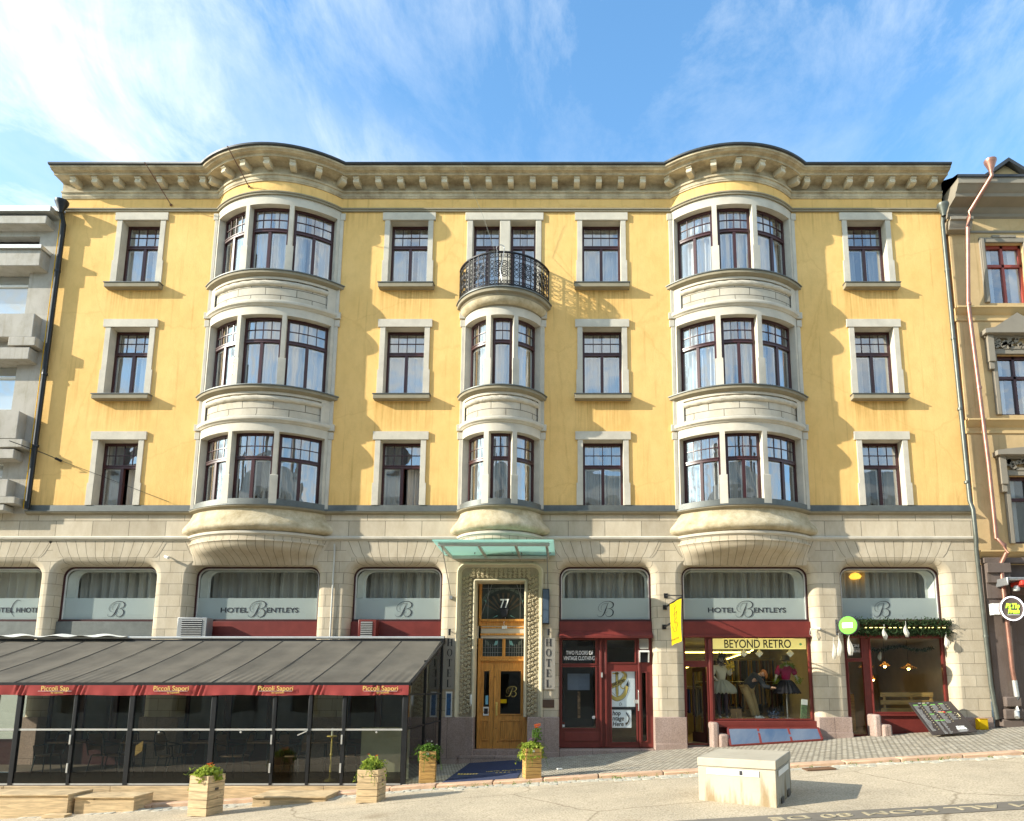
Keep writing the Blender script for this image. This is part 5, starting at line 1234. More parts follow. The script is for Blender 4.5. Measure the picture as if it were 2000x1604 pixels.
def plant(lab, x, y, z, n_, rx, ry, rz_, leafm, flowers=(), hang=.1, size=.035, upright=()):
    t = thing('flowering_plant', lab, 'plant', (x, y, z), group='plants in the planter boxes'); r = random.Random(int(abs(x * 100)))
    m = MB(); st = MB()
    for i in range(n_):
        a = r.uniform(0, 6.283); q = math.sqrt(r.random()); px, py = rx * q * math.cos(a), ry * q * math.sin(a); pz = rz_ * (1 - q * q) * r.uniform(.3, 1) - (hang * r.random() if q > .8 else 0)
        k_ = 1.05 if r.random() < .8 else r.uniform(1.1, 1.45); c = Vector((px * k_, py * k_, pz + r.uniform(-.02, .03))); u_ = Vector((r.uniform(-1, 1), r.uniform(-1, 1), r.uniform(-.4, .9))).normalized(); v_ = u_.cross(Vector((r.uniform(-1, 1), r.uniform(-1, 1), r.uniform(-1, 1)))).normalized(); s_ = size * r.uniform(.5, 1.7)
        m.face([c - u_ * s_, c + v_ * s_ * .55 + Vector((0, 0, .006)), c + u_ * s_ * 1.1, c - v_ * s_ * .55 + Vector((0, 0, .006))])
        if i % 5 == 0: st.tube([(px * .3, py * .3, -.02), (px, py, pz)], .003, 4)
    for i in range(16):      # straggling shoots with leaves along them
        a = r.uniform(0, 6.283); L_ = r.uniform(.12, .26); dv = Vector((math.cos(a), math.sin(a), 0)); p0 = Vector((rx * .6 * dv.x, ry * .6 * dv.y, rz_ * .6)); dr = r.uniform(-.9, 1.0)
        P = [p0 + dv * L_ * q + Vector((0, 0, L_ * (dr * q - 1.3 * q * q))) for q in (0, .25, .5, .75, 1)]; st.tube(P, .0035, 4)
        for q in range(9):
            f_ = q / 8 * 3.99; c = P[int(f_)].lerp(P[int(f_) + 1], f_ % 1); u_ = Vector((r.uniform(-1, 1), r.uniform(-1, 1), r.uniform(-.3, .8))).normalized(); v_ = u_.cross(Vector((0, .3, 1))).normalized(); s_ = size * r.uniform(.6, 1.1)
            m.face([c, c + u_ * s_ + v_ * s_ * .5, c + u_ * s_ * 1.9, c + u_ * s_ - v_ * s_ * .5])
    put('foliage', m, [leafm], t, smooth=0); put('stem', st, M_['leaf'], t)
    for (fm, k, zz, sz, fx) in flowers:
        m = MB()
        for i in range(k):
            a = r.uniform(0, 6.283); q = r.random(); c = Vector((fx + rx * .6 * q * math.cos(a), ry * .6 * q * math.sin(a), zz + r.uniform(-.04, .04)))
            for p in range(6):
                an = p * math.pi / 3; d_ = Vector((math.cos(an), math.sin(an) * .6, .5)).normalized(); s2 = d_.cross(Vector((0, 0, 1))).normalized() * sz * .4
                m.face([c, c + d_ * sz * .6 + s2, c + d_ * sz, c + d_ * sz * .6 - s2])
            m.face([c + Vector((.3, 0, .3)) * sz, c + Vector((0, .3, .35)) * sz, c + Vector((-.3, 0, .3)) * sz, c + Vector((0, -.3, .25)) * sz])
        put('blossoms', m, fm, t, smooth=0)
    return t
planter('pine planter box with orange flowers standing farthest out on the asphalt', -6.17, -5.45, R(-12), .36, .42, .66, 'pine', tag=False)
plant('low leafy plant with orange blooms in the outermost planter box', -6.17, -5.45, gz(-6.17, -5.5) + .66, 620, .20, .2, .13, M_['leafy'], [(M_['petal'], 10, .14, .035, .02)])
planter('pine planter box in front of the right end of the terrace glass', -3.37, -5.42, R(-4), .36, .44, .54, 'pine', tag=False)
plant('bushy green plant with trailing stems in the planter before the terrace end pane', -3.37, -5.42, gz(-3.4, -5.4) + .54, 560, .18, .18, .20, M_['leafy'], [(M_['petal'], 4, .20, .025, .03)], hang=.3, size=.028)
planter('dark slatted planter box against the end wall of the terrace', -2.74, -3.72, R(6), .30, .32, .60, 'pineo')
plant('grey green plant in the slatted planter beside the terrace wall', -2.74, -3.72, gz(-2.7, -3.7) + .60, 520, .19, .19, .12, M_['leaf'], [(M_['white'], 6, .14, .02, .05)], hang=.2, size=.026)
planter('sunlit slatted planter box at the right corner of the blue doormat', -.70, -4.0, R(14), .30, .36, .56, 'pineo')
pl4 = plant('trailing lime plant with purple heather and orange chrysanthemums by the doormat', -.70, -4.0, gz(-.7, -4) + .56, 700, .20, .2, .10, M_['leafy'], [(M_['heath'], 34, .15, .03, .05), (M_['petal'], 12, .40, .04, .08)], hang=.22, size=.03)
m = MB()
for q in range(60):
    a = rnd.uniform(0, 6.28); rr_ = rnd.uniform(0, .09); x, y = .08 + rr_ * math.cos(a), rr_ * math.sin(a); m.tube([(x * .7, y * .6, 0), (x, y, rnd.uniform(.2, .38))], .004, 4)
    c = Vector((x, y, rnd.uniform(.12, .36))); m.face([c, c + Vector((.03, 0, .02)), c + Vector((.045, .01, .0)), c + Vector((.02, 0, -.01))])
put('stalk', m, M_['leaf'], pl4)
# doormat
m = MB(); xs = [-2.40 + 1.42 * i / 12 for i in range(13)]
m.grid([[(x, y, gz(x, y) + .014) for x in xs] for y in (-4.02, -3.2, -2.3, -1.2, -.25)]); m.grid([[(x, -4.02, gz(x, -4.02) + k) for x in xs] for k in (0.0, .014)])
dmt = put('doormat', m, M_['navy'], label='dark blue doormat with gold lettering before the hotel door', cat='doormat')
def on_mat(me, x, y):
    o = put('lettering', me, None, dmt); o.matrix_world = Matrix.Translation((x, y, gz(x, y) + .02)) @ Matrix.Rotation(-math.atan(.057), 4, 'Y') @ Matrix.Rotation(R(-90), 4, 'X')
on_mat(text_mesh('HOTEL BENTLEYS', .13, M_['gold'], sx=.75), -1.35, -2.6); on_mat(text_mesh('* * * *', .12, M_['gold']), -1.35, -2.95)
m = MB()
for i in range(9): m.box(-2.28 + i * .06, -2.24 + i * .06, -2.9, -2.8, gz(-2.2, -2.9) + .016, gz(-2, -2.9) + .022)
put('logo', m, M_['gold'], dmt)
# ================================================================== concrete block
cb = thing('concrete_block', 'pale concrete traffic block with a lid slab on the asphalt', 'barrier')
A_, B_, C_ = Vector((1.89, -7.28, 0)), Vector((2.75, -8.31, 0)), Vector((3.31, -7.13, 0)); D_ = A_ + C_ - B_; cen = (A_ + C_) / 2
def quad_prism(mb, z0, z1, k=1.):
    p = [cen + (q - cen) * k for q in (A_, B_, C_, D_)]
    mb.hexa([(q.x, q.y, (gz(q.x, q.y) - .02) if z0 is None else z0(q)) for q in p] + [(q.x, q.y, z1(q)) for q in p])
zt_ = lambda q: gz(q.x, q.y) + .60
concb = plain('stained_concrete', (.42, .375, .285), .9, 0, .1, 1.8, .35, 60)
def stain(mm):
    t = mm.node_tree; N_, L = t.nodes, t.links; b = N_['Principled BSDF']; src = b.inputs['Base Color'].links[0].from_socket; tc = [x for x in N_ if x.type == 'TEX_COORD'][0]
    nz = N_.new('ShaderNodeTexNoise'); nz.inputs['Scale'].default_value = 3; nz.inputs['Detail'].default_value = 8; q = N_.new('ShaderNodeMapping'); q.inputs['Scale'].default_value = (2.2, 2.2, .5); L.new(tc.outputs['Object'], q.inputs[0]); L.new(q.outputs[0], nz.inputs['Vector'])
    sp_ = N_.new('ShaderNodeSeparateXYZ'); L.new(tc.outputs['Object'], sp_.inputs[0])
    h = N_.new('ShaderNodeMapRange'); L.new(sp_.outputs[2], h.inputs[0]); h.inputs[1].default_value = .1; h.inputs[2].default_value = .62; h.inputs[3].default_value = .16; h.inputs[4].default_value = -.12
    ad = N_.new('ShaderNodeMath'); ad.operation = 'ADD'; L.new(nz.outputs[0], ad.inputs[0]); L.new(h.outputs[0], ad.inputs[1])
    r = N_.new('ShaderNodeValToRGB'); L.new(ad.outputs[0], r.inputs[0]); r.color_ramp.elements[0].position = .53; r.color_ramp.elements[0].color = (1, 1, 1, 1); r.color_ramp.elements[1].position = .70; r.color_ramp.elements[1].color = (.55, .42, .25, 1)
    mx = N_.new('ShaderNodeMix'); mx.data_type = 'RGBA'; mx.blend_type = 'MULTIPLY'; mx.inputs[0].default_value = .85; L.new(src, mx.inputs[6]); L.new(r.outputs[0], mx.inputs[7]); L.new(mx.outputs[2], b.inputs['Base Color'])
stain(concb)
m = MB(); quad_prism(m, None, lambda q: zt_(q) - .125, .985); body = put('body', m, concb, cb, bevel=.012)
m = MB(); quad_prism(m, lambda q: zt_(q) - .12, zt_); put('lid', m, concb, cb, bevel=.012)
def on_face(mb, P, Q, s0, s1, d0, d1, off, mi=0):
    nrm = (Q - P).cross(Vector((0, 0, 1))).normalized() * off
    pts = []
    for s_, d in ((s0, d1), (s1, d1), (s1, d0), (s0, d0)):
        q = P.lerp(Q, s_); pts.append((q.x + nrm.x, q.y + nrm.y, zt_(q) - d))
    mb.face(pts, mi); 
m = MB(); on_face(m, A_, B_, .13, .80, .145, .225, .004); on_face(m, A_, B_, .56, .60, .155, .215, .008, 1); on_face(m, B_, C_, .12, .80, .145, .225, .004); put('sticker', m, [M_['white'], M_['ink']], cb)
m = MB(); on_face(m, B_, C_, .25, .42, .52, .62, .006); on_face(m, B_, C_, .68, .85, .5, .62, .006); put('lifting_pocket', m, M_['pane'], cb)

# ================================================================== entrance canopy
EC = thing('entrance_canopy', 'pale green glass canopy on a steel frame above the hotel door', 'canopy')
cx0, cx1, cz = -3.02, -.50, 5.0
m = MB(); m.box(cx0 - .05, cx1 + .05, -1.62, -1.54, cz + .02, cz + .10); m.box(cx0 + .04, cx1, -.12, -.04, cz - .02, cz + .06)
for x in (cx0, cx0 + .88, cx0 + 1.75, cx1 - .04): m.box(x, x + .06, -1.54, -.12, cz + .0, cz + .06)
put('frame', m, M_['lgrey'], EC, bevel=.004)
gm = cloth('green_canopy_glass', (.62, .83, .77), .6)
for i in range(3):
    a = cx0 - .16 + i * .95; b = a + .94; m = MB(); m.hexa([(a, -1.76, cz + .115), (b, -1.76, cz + .115), (b, -.02, cz + .085), (a, -.02, cz + .085), (a, -1.76, cz + .13), (b, -1.76, cz + .13), (b, -.02, cz + .10), (a, -.02, cz + .10)]); put('glass_panel', m, gm, EC)
fe = plain('frosted_green_edge', (.35, .68, .58), .3)
m = MB(); m.box(cx0 - .16, cx0 - .16 + 2.83, -1.768, -1.761, cz + .112, cz + .134); put('glass_edge', m, fe, EC)
m = MB()
for i in range(3):
    for y in (-1.45, -.4):
        for dx in (.1, .82): m.tube([(cx0 - .16 + i * .95 + dx, y, cz + .05), (cx0 - .16 + i * .95 + dx, y, cz + .15)], .018, 8)
put('clamp', m, M_['grey'], EC)
for x in (cx0 + .03, cx1 - .01):
    m = MB(); m.tube([(x, -1.5, cz - .0), (x + .0, -.04, 4.02)], .011, 6); m.box(x - .04, x + .04, -.08, -.01, 3.95, 4.03); put('strut', m, M_['grey'], EC)

# ================================================================== signs and fittings on the stone
def didot(mb, ch, x, z, h, y=-.05, t=.006):
    """serif capital built from stems and hairlines; x centre, z bottom"""
    w = h * .72; s = h * .15; hl = h * .028; sf = h * .30
    def bx(a, b, c, d): mb.box(x + a, x + b, y, y + t, z + c, z + d)
    def stem(a): bx(a - s / 2, a + s / 2, 0, h); bx(a - sf / 2, a + sf / 2, 0, hl); bx(a - sf / 2, a + sf / 2, h - hl, h)
    if ch == 'H': stem(-w * .33); stem(w * .33); bx(-w * .33, w * .33, h * .49, h * .49 + hl)
    if ch == 'O':
        n_ = 28; o_ = [(math.cos(2 * math.pi * i / n_), math.sin(2 * math.pi * i / n_)) for i in range(n_)]
        ra = [(x + a * w * .47, y, z + h / 2 + b * h * .51) for a, b in o_]; rb = [(x + a * w * .31, y, z + h / 2 + b * h * .475) for a, b in o_]
        rc = [(p[0], y + t, p[2]) for p in rb]; rd = [(p[0], y + t, p[2]) for p in ra]; mb.grid([ra, rb, rc, rd, ra], closed=True)
    if ch == 'T': stem(0); bx(-w * .45, w * .45, h - hl, h); bx(-w * .45, -w * .42, h * .76, h); bx(w * .42, w * .45, h * .76, h)
    if ch in 'EL':
        stem(-w * .22); bx(-w * .4, w * .38, 0, hl); bx(w * .34, w * .38, 0, h * .26)
        if ch == 'E': bx(-w * .4, w * .34, h - hl, h); bx(w * .30, w * .34, h * .78, h); bx(-w * .2, w * .16, h * .49, h * .49 + hl); bx(w * .13, w * .16, h * .4, h * .6)
plx = cloth('frosted_perspex', (.46, .43, .37), .4)
for cx, lab in ((-2.985, 'left clear plate with HOTEL in black letters, close to the terrace awning'), (-.50, 'right clear plate with HOTEL in black letters, under the dark light box')):
    t = thing('letter_sign', lab, 'sign', (0, 0, 0), group='vertical HOTEL signs beside the door')
    m = MB(); m.box(cx - .17, cx + .17, -.05, -.044, 1.68, 2.96); put('plate', m, plx, t)
    m = MB()
    for i, c_ in enumerate('HOTEL'): didot(m, c_, cx, 2.96 - .255 * (i + 1) + .05, .185, y=-.060)
    put('lettering', m, M_['ink'], t)
    m = MB()
    for x in (-.15, .15):
        for z in (1.74, 2.3): m.tube([(cx + x, -.06, z), (cx + x, -.0, z)], .01, 8)
    put('stud', m, M_['lgrey'], t)
for cx, lab in ((-2.99, 'small black spotlight above the left HOTEL plate'), (-.50, 'small black spotlight above the right HOTEL plate')):
    t = thing('wall_spotlight', lab, 'lamp', (cx, 0, 3.1), group='black spotlights above the HOTEL plates')
    m = MB(); m.lathe([(0, -.08), (.03, -.08), (.034, .08), (0, .08)], (0, -.14, 0), 12); put('lamp_head', m, M_['black'], t)
    m = MB(); m.tube([(0, 0, .03), (0, -.12, .03)], .012, 6); put('arm', m, M_['black'], t)
t = thing('light_box', 'narrow dark glass light box on the stone right of the hotel door', 'light box', (-.55, 0, 3.3))
m = MB(); m.box(-.10, .07, -.30, -.05, 0, .88); put('housing', m, M_['black'], t, bevel=.006)
m = MB(); m.box(-.085, .055, -.305, -.301, .02, .86); put('pane', m, plain('dark_blue_glass', (.07, .10, .14), .1), t)
m = MB(); m.tube([(-.02, -.06, .9), (-.02, -.04, 1.3)], .006, 5); m.box(-.06, .05, -.06, .0, .1, .8); put('bracket', m, M_['lgrey'], t)
m = MB(); m.box(-.68, -.35, -.03, 0, 1.23, 1.43); put('plaque', m, plain('bronze', (.12, .08, .06), .4, .6), label='small bronze plaque below the right HOTEL plate', cat='plaque', bevel=.004)
t = thing('poster_case', 'narrow white framed case with a blue poster left of the hotel door', 'poster case', (-2.98, 0, .98))
m = MB(); m.box(-.08, .08, -.03, -.0, .02, .64); put('frame', m, M_['white'], t)
m = MB(); m.box(-.055, .055, -.034, -.031, .06, .60); put('poster', m, plain('blue_poster', (.03, .10, .22), .3, 0, .5, 18), t)
t = thing('house_number_lamp', 'black lamp with the white house number 77 in front of the fanlight', 'lamp', (-1.66, DY - .02, 3.58))
m = MB(); m.box(-.10, .10, -.10, -.02, .17, .39); m.hexa([(-.06, -.1, -.05), (.06, -.1, -.05), (.06, -.02, -.05), (-.06, -.02, -.05), (-.11, -.12, .16), (.11, -.12, .16), (.11, -.02, .16), (-.11, -.02, .16)]); put('housing', m, M_['ink'], t)
put('lettering', text_mesh('77', .33, M_['wtxt'], sx=.72, offset=.004), None, t, loc=(0, -.105, .285))
m = MB(); m.tube([(.02, -.02, -.05), (.04, -.03, -.12), (-.02, -.03, -.2), (0, -.03, -.27)], .007, 5); m.box(-.06, .01, -.04, .0, -.36, -.28); m.box(.012, .07, -.04, 0, -.35, -.275); put('junction_box', m, M_['white'], t)
m = MB(); m.tube([(DX0, DY - .03, 3.24), (DX1, DY - .03, 3.24)], .007, 5); put('cable', m, M_['white'], t)
t = thing('door_camera', 'small black dome camera at the top right corner of the oak door', 'camera', (-1.10, DY - .04, 2.50)); m = MB(); m.lathe([(0, -.04), (.035, -.03), (.04, 0), (.03, .03), (0, .03)], nn=12); put('dome', m, M_['ink'], t); m = MB(); m.box(-.03, .05, 0, .06, -.01, .03); put('mount', m, M_['ink'], t)
m = MB(); m.box(-2.17, -2.03, DY - .004, DY + .0, 1.02, 1.24, 0); m.box(-2.15, -2.05, DY - .007, DY - .003, 1.06, 1.2, 1); put('door_sticker', m, [M_['white'], M_['ink']], DF)
m = MB(); m.box(-2.12, -2.05, DY + .03, DY + .035, 1.30, 1.52); put('door_sticker', m, plain('light_blue', (.2, .5, .65), .5), DF)
m = MB(); m.box(-1.74, -1.58, DY + .03, DY + .035, 1.33, 1.43); put('door_sticker', m, M_['yel'], DF)
m = MB(); m.tube([(-2.44, .08, 1.28), (-2.44, .04, 1.33), (-2.44, .04, 1.55)], .03, 8); put('entry_phone', m, M_['white'], label='white entry phone on the carved jamb left of the oak door', cat='entry phone')
# small surveillance spot on the left pillar
t = thing('pillar_camera', 'white bullet camera high on the pillar between the script window and the first oriel', 'camera', (-10.28, 0, 5.02)); m = MB(); m.tube([(0, -.02, .03), (-.02, -.14, -.0)], .018, 7); put('arm', m, M_['white'], t); m = MB(); m.tube([(-.06, -.1, .02), (.08, -.2, -.03)], .035, 10); put('body', m, M_['white'], t)
t = thing('cable_camera', 'small white camera with a looping cable at the right corner of the vintage shop beam', 'camera', (6.25, -.02, 3.22)); m = MB(); m.tube([(0, 0, 0), (.1, -.12, -.03)], .03, 8); put('body', m, M_['white'], t)
m = MB(); m.tube([(0, .0, 0), (-.12, -.03, -.02), (-.15, -.04, -.16), (-.08, -.03, -.24), (.02, -.02, -.2), (.03, 0, -.1)], .009, 6); put('cable', m, M_['white'], t)
# air units
def louvre_box(name, lab, x0, x1, y0, y1, z0, z1, bodym, cat, slat='black', n_=8, fx=(.15, .85)):
    t = thing(name, lab, cat, (x0, 0, z0)); W_, H_ = x1 - x0, z1 - z0
    m = MB(); m.box(0, W_, y0, y1, 0, H_); put('housing', m, M_[bodym], t, bevel=.01)
    m = MB(); a, b = W_ * fx[0], W_ * fx[1]; m.box(a, b, y0 - .004, y0 - .001, H_ * .1, H_ * .9, 0)
    for i in range(n_): z = H_ * (.1 + .8 * (i + .5) / n_); m.obox(((a + b) / 2, y0 - .012, z), ((b - a) / 2, 0, 0), (0, .01, .008), (0, -.002, .004), 1)
    put('louvre', m, [M_['pane'], M_['lgrey']], t)
    return t
louvre_box('air_conditioner', 'grey air conditioning unit above the awning at the pillar left of the first oriel', -9.78, -9.05, -.28, .05, 2.93, 3.46, 'grey', 'air conditioner')
louvre_box('exhaust_box', 'small oxblood box with a louvre above the awning near the third window', -5.30, -4.85, -.12, .18, 2.94, 3.42, 'red', 'vent', fx=(.15, .8))
louvre_box('vent_grille', 'white louvred vent grille in the top corner of the red narrow shopfront', 1.80, 2.05, .20, .26, 2.70, 2.96, 'white', 'vent', fx=(.06, .94), n_=7)
t = thing('vent_hood', 'white hooded air outlet just below the louvred grille', 'vent', (1.80, .2, 2.36)); m = MB(); m.hexa([(0, -.01, .0), (.03, -.01, .0), (.03, .06, .0), (0, .06, .0), (0, -.1, .26), (.03, -.1, .26), (.03, .06, .3), (0, .06, .3)]); m.hexa([(.23, -.01, .0), (.26, -.01, .0), (.26, .06, .0), (.23, .06, .0), (.23, -.1, .26), (.26, -.1, .26), (.26, .06, .3), (.23, .06, .3)]); m.hexa([(0, -.11, .25), (.26, -.11, .25), (.26, .06, .29), (0, .06, .29), (0, -.11, .27), (.26, -.11, .27), (.26, .06, .32), (0, .06, .32)]); put('hood', m, M_['white'], t)
m = MB(); m.box(.03, .23, .03, .05, .0, .27); put('duct', m, M_['ink'], t)
# yellow banner
t = thing('banner_sign', 'yellow vertical banner with a thin anchor drawing hanging from a steel arm', 'sign', (2.46, 0, 0))
fa, fb = Vector((.02, -.85, 0)), Vector((.20, -1.34, 0))
def fq(s_, z, off=0): p = fa.lerp(fb, s_); nr = Vector((.94, .34, 0)) * -1; q = p + Vector((-.94, -.34, 0)) * off; return (q.x, q.y, z + .08 * s_)
m = MB(); m.grid([[fq(s_ / 8, z, .015 * math.sin(z * 4 + s_)) for s_ in range(9)] for z in [2.72 + .1 * i for i in range(11)]]); BN = put('banner', m, M_['yel'], t, smooth=60)
m = MB(); m.bar((0, 0, 3.74), fq(1.15, 3.74), .035, .035); m.bar((.03, 0, 4.04), fq(1.1, 3.78), .025, .025); m.bar((-.03, 0, 3.24), fq(.1, 3.26), .03, .04); m.box(-.05, .05, -.03, 0, 3.68, 3.80); m.box(-.02, .08, -.03, 0, 3.98, 4.1); m.box(-.08, .02, -.03, 0, 3.18, 3.3); put('bracket', m, M_['black'], t)
m = MB()
def scrib(pts): m.tube([fq(a, b, .03) for a, b in pts], .006, 4)
scrib([(.5, 3.55), (.5, 3.3), (.52, 3.05)]); scrib([(.25, 3.15), (.4, 3.0), (.6, 3.0), (.8, 3.18)]); scrib([(.3, 3.4), (.7, 3.46), (.62, 3.3), (.35, 3.24), (.7, 3.2)]); scrib([(.5, 3.55), (.62, 3.6), (.5, 3.65), (.42, 3.6), (.5, 3.55)])
for i in range(9): scrib([(.12 + i * .09, 2.80), (.12 + i * .09, 2.85)])
put('drawing', m, M_['ink'], BN)
# green round sign
t = thing('round_sign', 'round lit green sign on two arms above the cafe door', 'sign', (6.88, -.60, 3.23), (0, 0, R(24)))
m = MB()
def disc(mb, r_, x0, x1, n_=28, mi=0):
    a = [(x0, r_ * math.cos(2 * math.pi * i / n_), r_ * math.sin(2 * math.pi * i / n_)) for i in range(n_)]; b = [(x1, y, z) for _, y, z in a]; mb.face(a[::-1], mi); mb.face(b, mi); mb.grid([a, b], mi, closed=True)
def discy(mb, r_, y0, y1, n_=32, mi=0, cx=0, cz=0):
    a = [(cx + r_ * math.cos(2 * math.pi * i / n_), y0, cz + r_ * math.sin(2 * math.pi * i / n_)) for i in range(n_)]; b = [(x, y1, z) for x, _, z in a]; mb.face(a, mi); mb.face(b[::-1], mi); mb.grid([a, b], mi, closed=True)
t.rotation_euler = (0, 0, R(-38))
discy(m, .235, -.05, .09); put('housing', m, M_['black'], t); m = MB(); discy(m, .215, -.058, -.051); put('lit_face', m, emit('green_light', (.12, .62, .02), .35), t)
m = MB(); m.box(-.13, .11, -.066, -.06, -.06, .06); put('white_panel', m, emit('white_light', (.95, 1, .9), .9), t)
m = MB(); m.bar((-.2, .05, .10), (-.46, .46, .12), .02, .02); m.bar((-.2, .05, -.10), (-.46, .46, -.12), .02, .02); m.box(-.52, -.40, .40, .50, -.2, .2); put('bracket', m, M_['black'], t)
# neon sign of the neighbour
t = thing('neon_sign', 'round neon ringed sign with lime lettering on the brown shop front at the right edge', 'sign', (11.02, -.42, 3.66))
m = MB(); discy(m, .29, -.05, .05); put('housing', m, M_['brown'], t)
m = MB(); m.tube([(.29 * math.cos(i * math.pi / 16), -.06, .29 * math.sin(i * math.pi / 16)) for i in range(33)], .016, 6, cap=False); put('neon_ring', m, emit('white_neon', (.95, .9, 1), 1.3), t)
lime = emit('lime_neon', (.55, 1, .05), .8)
put('lettering', text_mesh('Bi.Tlo', .17, lime, sx=.85, offset=.005, shear=.3), None, t, loc=(0, -.06, .06)); put('lettering', text_mesh('Fresh', .15, lime, sx=.85, offset=.005, shear=.3), None, t, loc=(.02, -.06, -.07))
m = MB(); m.box(-.14, .16, -.064, -.06, -.165, -.15); put('underline', m, M_['wtxt'], t); m = MB(); m.box(-.42, -.2, .02, .2, -.14, .14); m.box(-.05, .05, .05, .34, -.03, .03); put('bracket', m, M_['white'], t)
t = thing('folded_awning', 'folded red awning in a grey cassette above the neon sign', 'awning', (11.0, 0, 4.25)); m = MB(); m.box(-.12, 3, -.62, -.1, .10, .18); m.box(-.14, -.1, -.64, -.1, -.02, .18); put('cassette', m, M_['grey'], t, bevel=.02)
m = MB(); m.box(.2, 3, -.66, -.2, -.02, .09); put('canvas', m, plain('bright_red_canvas', (.65, .05, .03), .6), t, bevel=.02); m = MB(); m.lathe([(0, -.08), (.07, -.07), (.08, 0), (.05, .06), (0, .06)], (.16, -.5, -.08), 12); put('winch', m, M_['lgrey'], t); m = MB(); m.tube([(.3, -.05, .2), (.3, -.05, .5), (.2, -.1, .45)], .02, 6); put('hook', m, M_['lgrey'], t)
# flag rods and cables
for lab, a, b in (('thin rusty rod sticking out above the leftmost window column', (-11.12, -.02, 15.06), (-11.35, -1.0, 15.62)), ('thin rusty rod sticking out of the left oriel frieze', (-8.65, -.68, 15.12), (-8.85, -1.6, 15.6))):
    m = MB(); m.tube([a, b], .014, 6); m.tube([a, Vector(a).lerp(Vector(b), .03)], .035, 8); put('flag_rod', m, plain('rusty_iron', (.16, .08, .05), .7), label=lab, cat='rod', group='rods on the upper facade')
m = MB(); m.tube([(-2.9, -.9, 15.7), (-2.3, -.6, 14.3), (-1.95, -.98, 13.1), (-1.9, -1.0, 12.0), (-1.8, -1.0, 11.75)], .004, 4); put('hanging_cable', m, M_['zinc'], label='thin cable hanging from the cornice to the balcony railing', cat='cable')
m = MB(); m.tube([(-14.4, -.5, 8.0), (-13.6, -.3, 7.72), (-13.35, -.08, 7.62)], .012, 5); m.tube([(-13.45, -.12, 7.66), (-13.32, -.05, 7.6)], .035, 6); m.tube([(-13.3, -.06, 7.6), (-10.4, -.05, 6.5)], .005, 4); put('wall_cable', m, M_['black'], label='thin cable anchored to the yellow wall at the lower left', cat='cable')
# ================================================================== light well glazing
LW = thing('light_well', 'sloping blue reflecting basement glazing below the vintage shop window', 'skylight')
m = MB(); a, b = 3.93, 6.16
def lw(s_, t_): return (a + (b - a) * s_ + (.0 - .0), -.10 - .27 * t_, (.74 - (.74 - gz(a + (b - a) * s_, -.5) - .03) * t_))
m.grid([[lw(0, 0), lw(1, 0)], [lw(0, 1), lw(1, 1)]]); put('pane', m, glass('blue_mirror_glass', (.02, .03, .05), 6, .015), LW)
m = MB()
for s_ in (0, .333, .667, 1): m.bar(lw(s_, 0), lw(s_, 1), .05, .035)
m.bar(lw(0, 1), lw(1, 1), .05, .04); m.bar(lw(0, 0), lw(1, 0), .04, .04); put('frame', m, M_['red'], LW)
# ================================================================== leaning menu board
MBd = thing('menu_board', 'dark leaning menu board covered in small price lines before the cafe', 'menu board')
def mb_(s_, t_, off=0): return (8.42 + 1.04 * s_, -.16 - 1.06 * t_ - off, 1.36 + .03 * s_ - (1.36 - gz(8.9, -1.2) - .03) * t_ + off * .6 + (.05 * s_ * t_))
bdm = plain('black_board', (.045, .036, .032), .45)
m = MB(); m.hexa([mb_(0, 1, -.03), mb_(1, 1, -.03), mb_(1, 0, -.03), mb_(0, 0, -.03), mb_(0, 1), mb_(1, 1), mb_(1, 0), mb_(0, 0)]); put('board', m, bdm, MBd, bevel=.005)
m = MB(); r = random.Random(2)
def bar_(s0, s1, t0, t1, mi): m.face([mb_(s0, t1, .004), mb_(s1, t1, .004), mb_(s1, t0, .004), mb_(s0, t0, .004)], mi)
for ci, (s0, t0, n_) in enumerate(((.05, .12, 24), (.27, .12, 8), (.27, .42, 6), (.46, .12, 8), (.66, .10, 6), (.50, .38, 10), (.70, .38, 7), (.28, .62, 12), (.40, .62, 12))):
    bar_(s0, s0 + .11, t0 - .035, t0 - .012, 1)
    for i in range(n_): t_ = t0 + i * .033; ln = r.uniform(.07, .13) if ci < 7 else r.uniform(.04, .08); bar_(s0, s0 + ln, t_, t_ + .010, 0); (bar_(s0 + .155, s0 + .18, t_, t_ + .010, 2) if i % 2 == 0 and ci < 7 else None)
bar_(.50, .66, .33, .365, 3); bar_(.62, .84, .80, .805, 0); bar_(.60, .84, .93, .945, 0); bar_(.62, .80, .955, .968, 0); bar_(.2, .27, .03, .05, 0); bar_(.30, .37, .03, .05, 2); bar_(.40, .46, .03, .05, 0); bar_(.90, .92, .40, .52, 2)
put('price_line', m, [plain('chalk_grey', (.42, .42, .40), .6), plain('green_ink', (.2, .5, .1), .5), plain('cream_ink', (.8, .7, .4), .5), plain('red_ink', (.7, .06, .03), .5)], MBd)
for body_, tt in (('STORE', .83), ('GREENS', .885)):
    o = put('lettering', text_mesh(body_, .085, M_['wtxt'], sx=.75, offset=.003), None, MBd); p = Vector(mb_(.72, tt, .006)); e1 = (Vector(mb_(1, tt)) - Vector(mb_(0, tt))).normalized(); e3 = (Vector(mb_(0, 0)) - Vector(mb_(0, 1))).normalized(); e2 = e3.cross(e1)
    o.matrix_world = Matrix.Translation(p) @ Matrix((e1, e2, e3)).transposed().to_4x4()
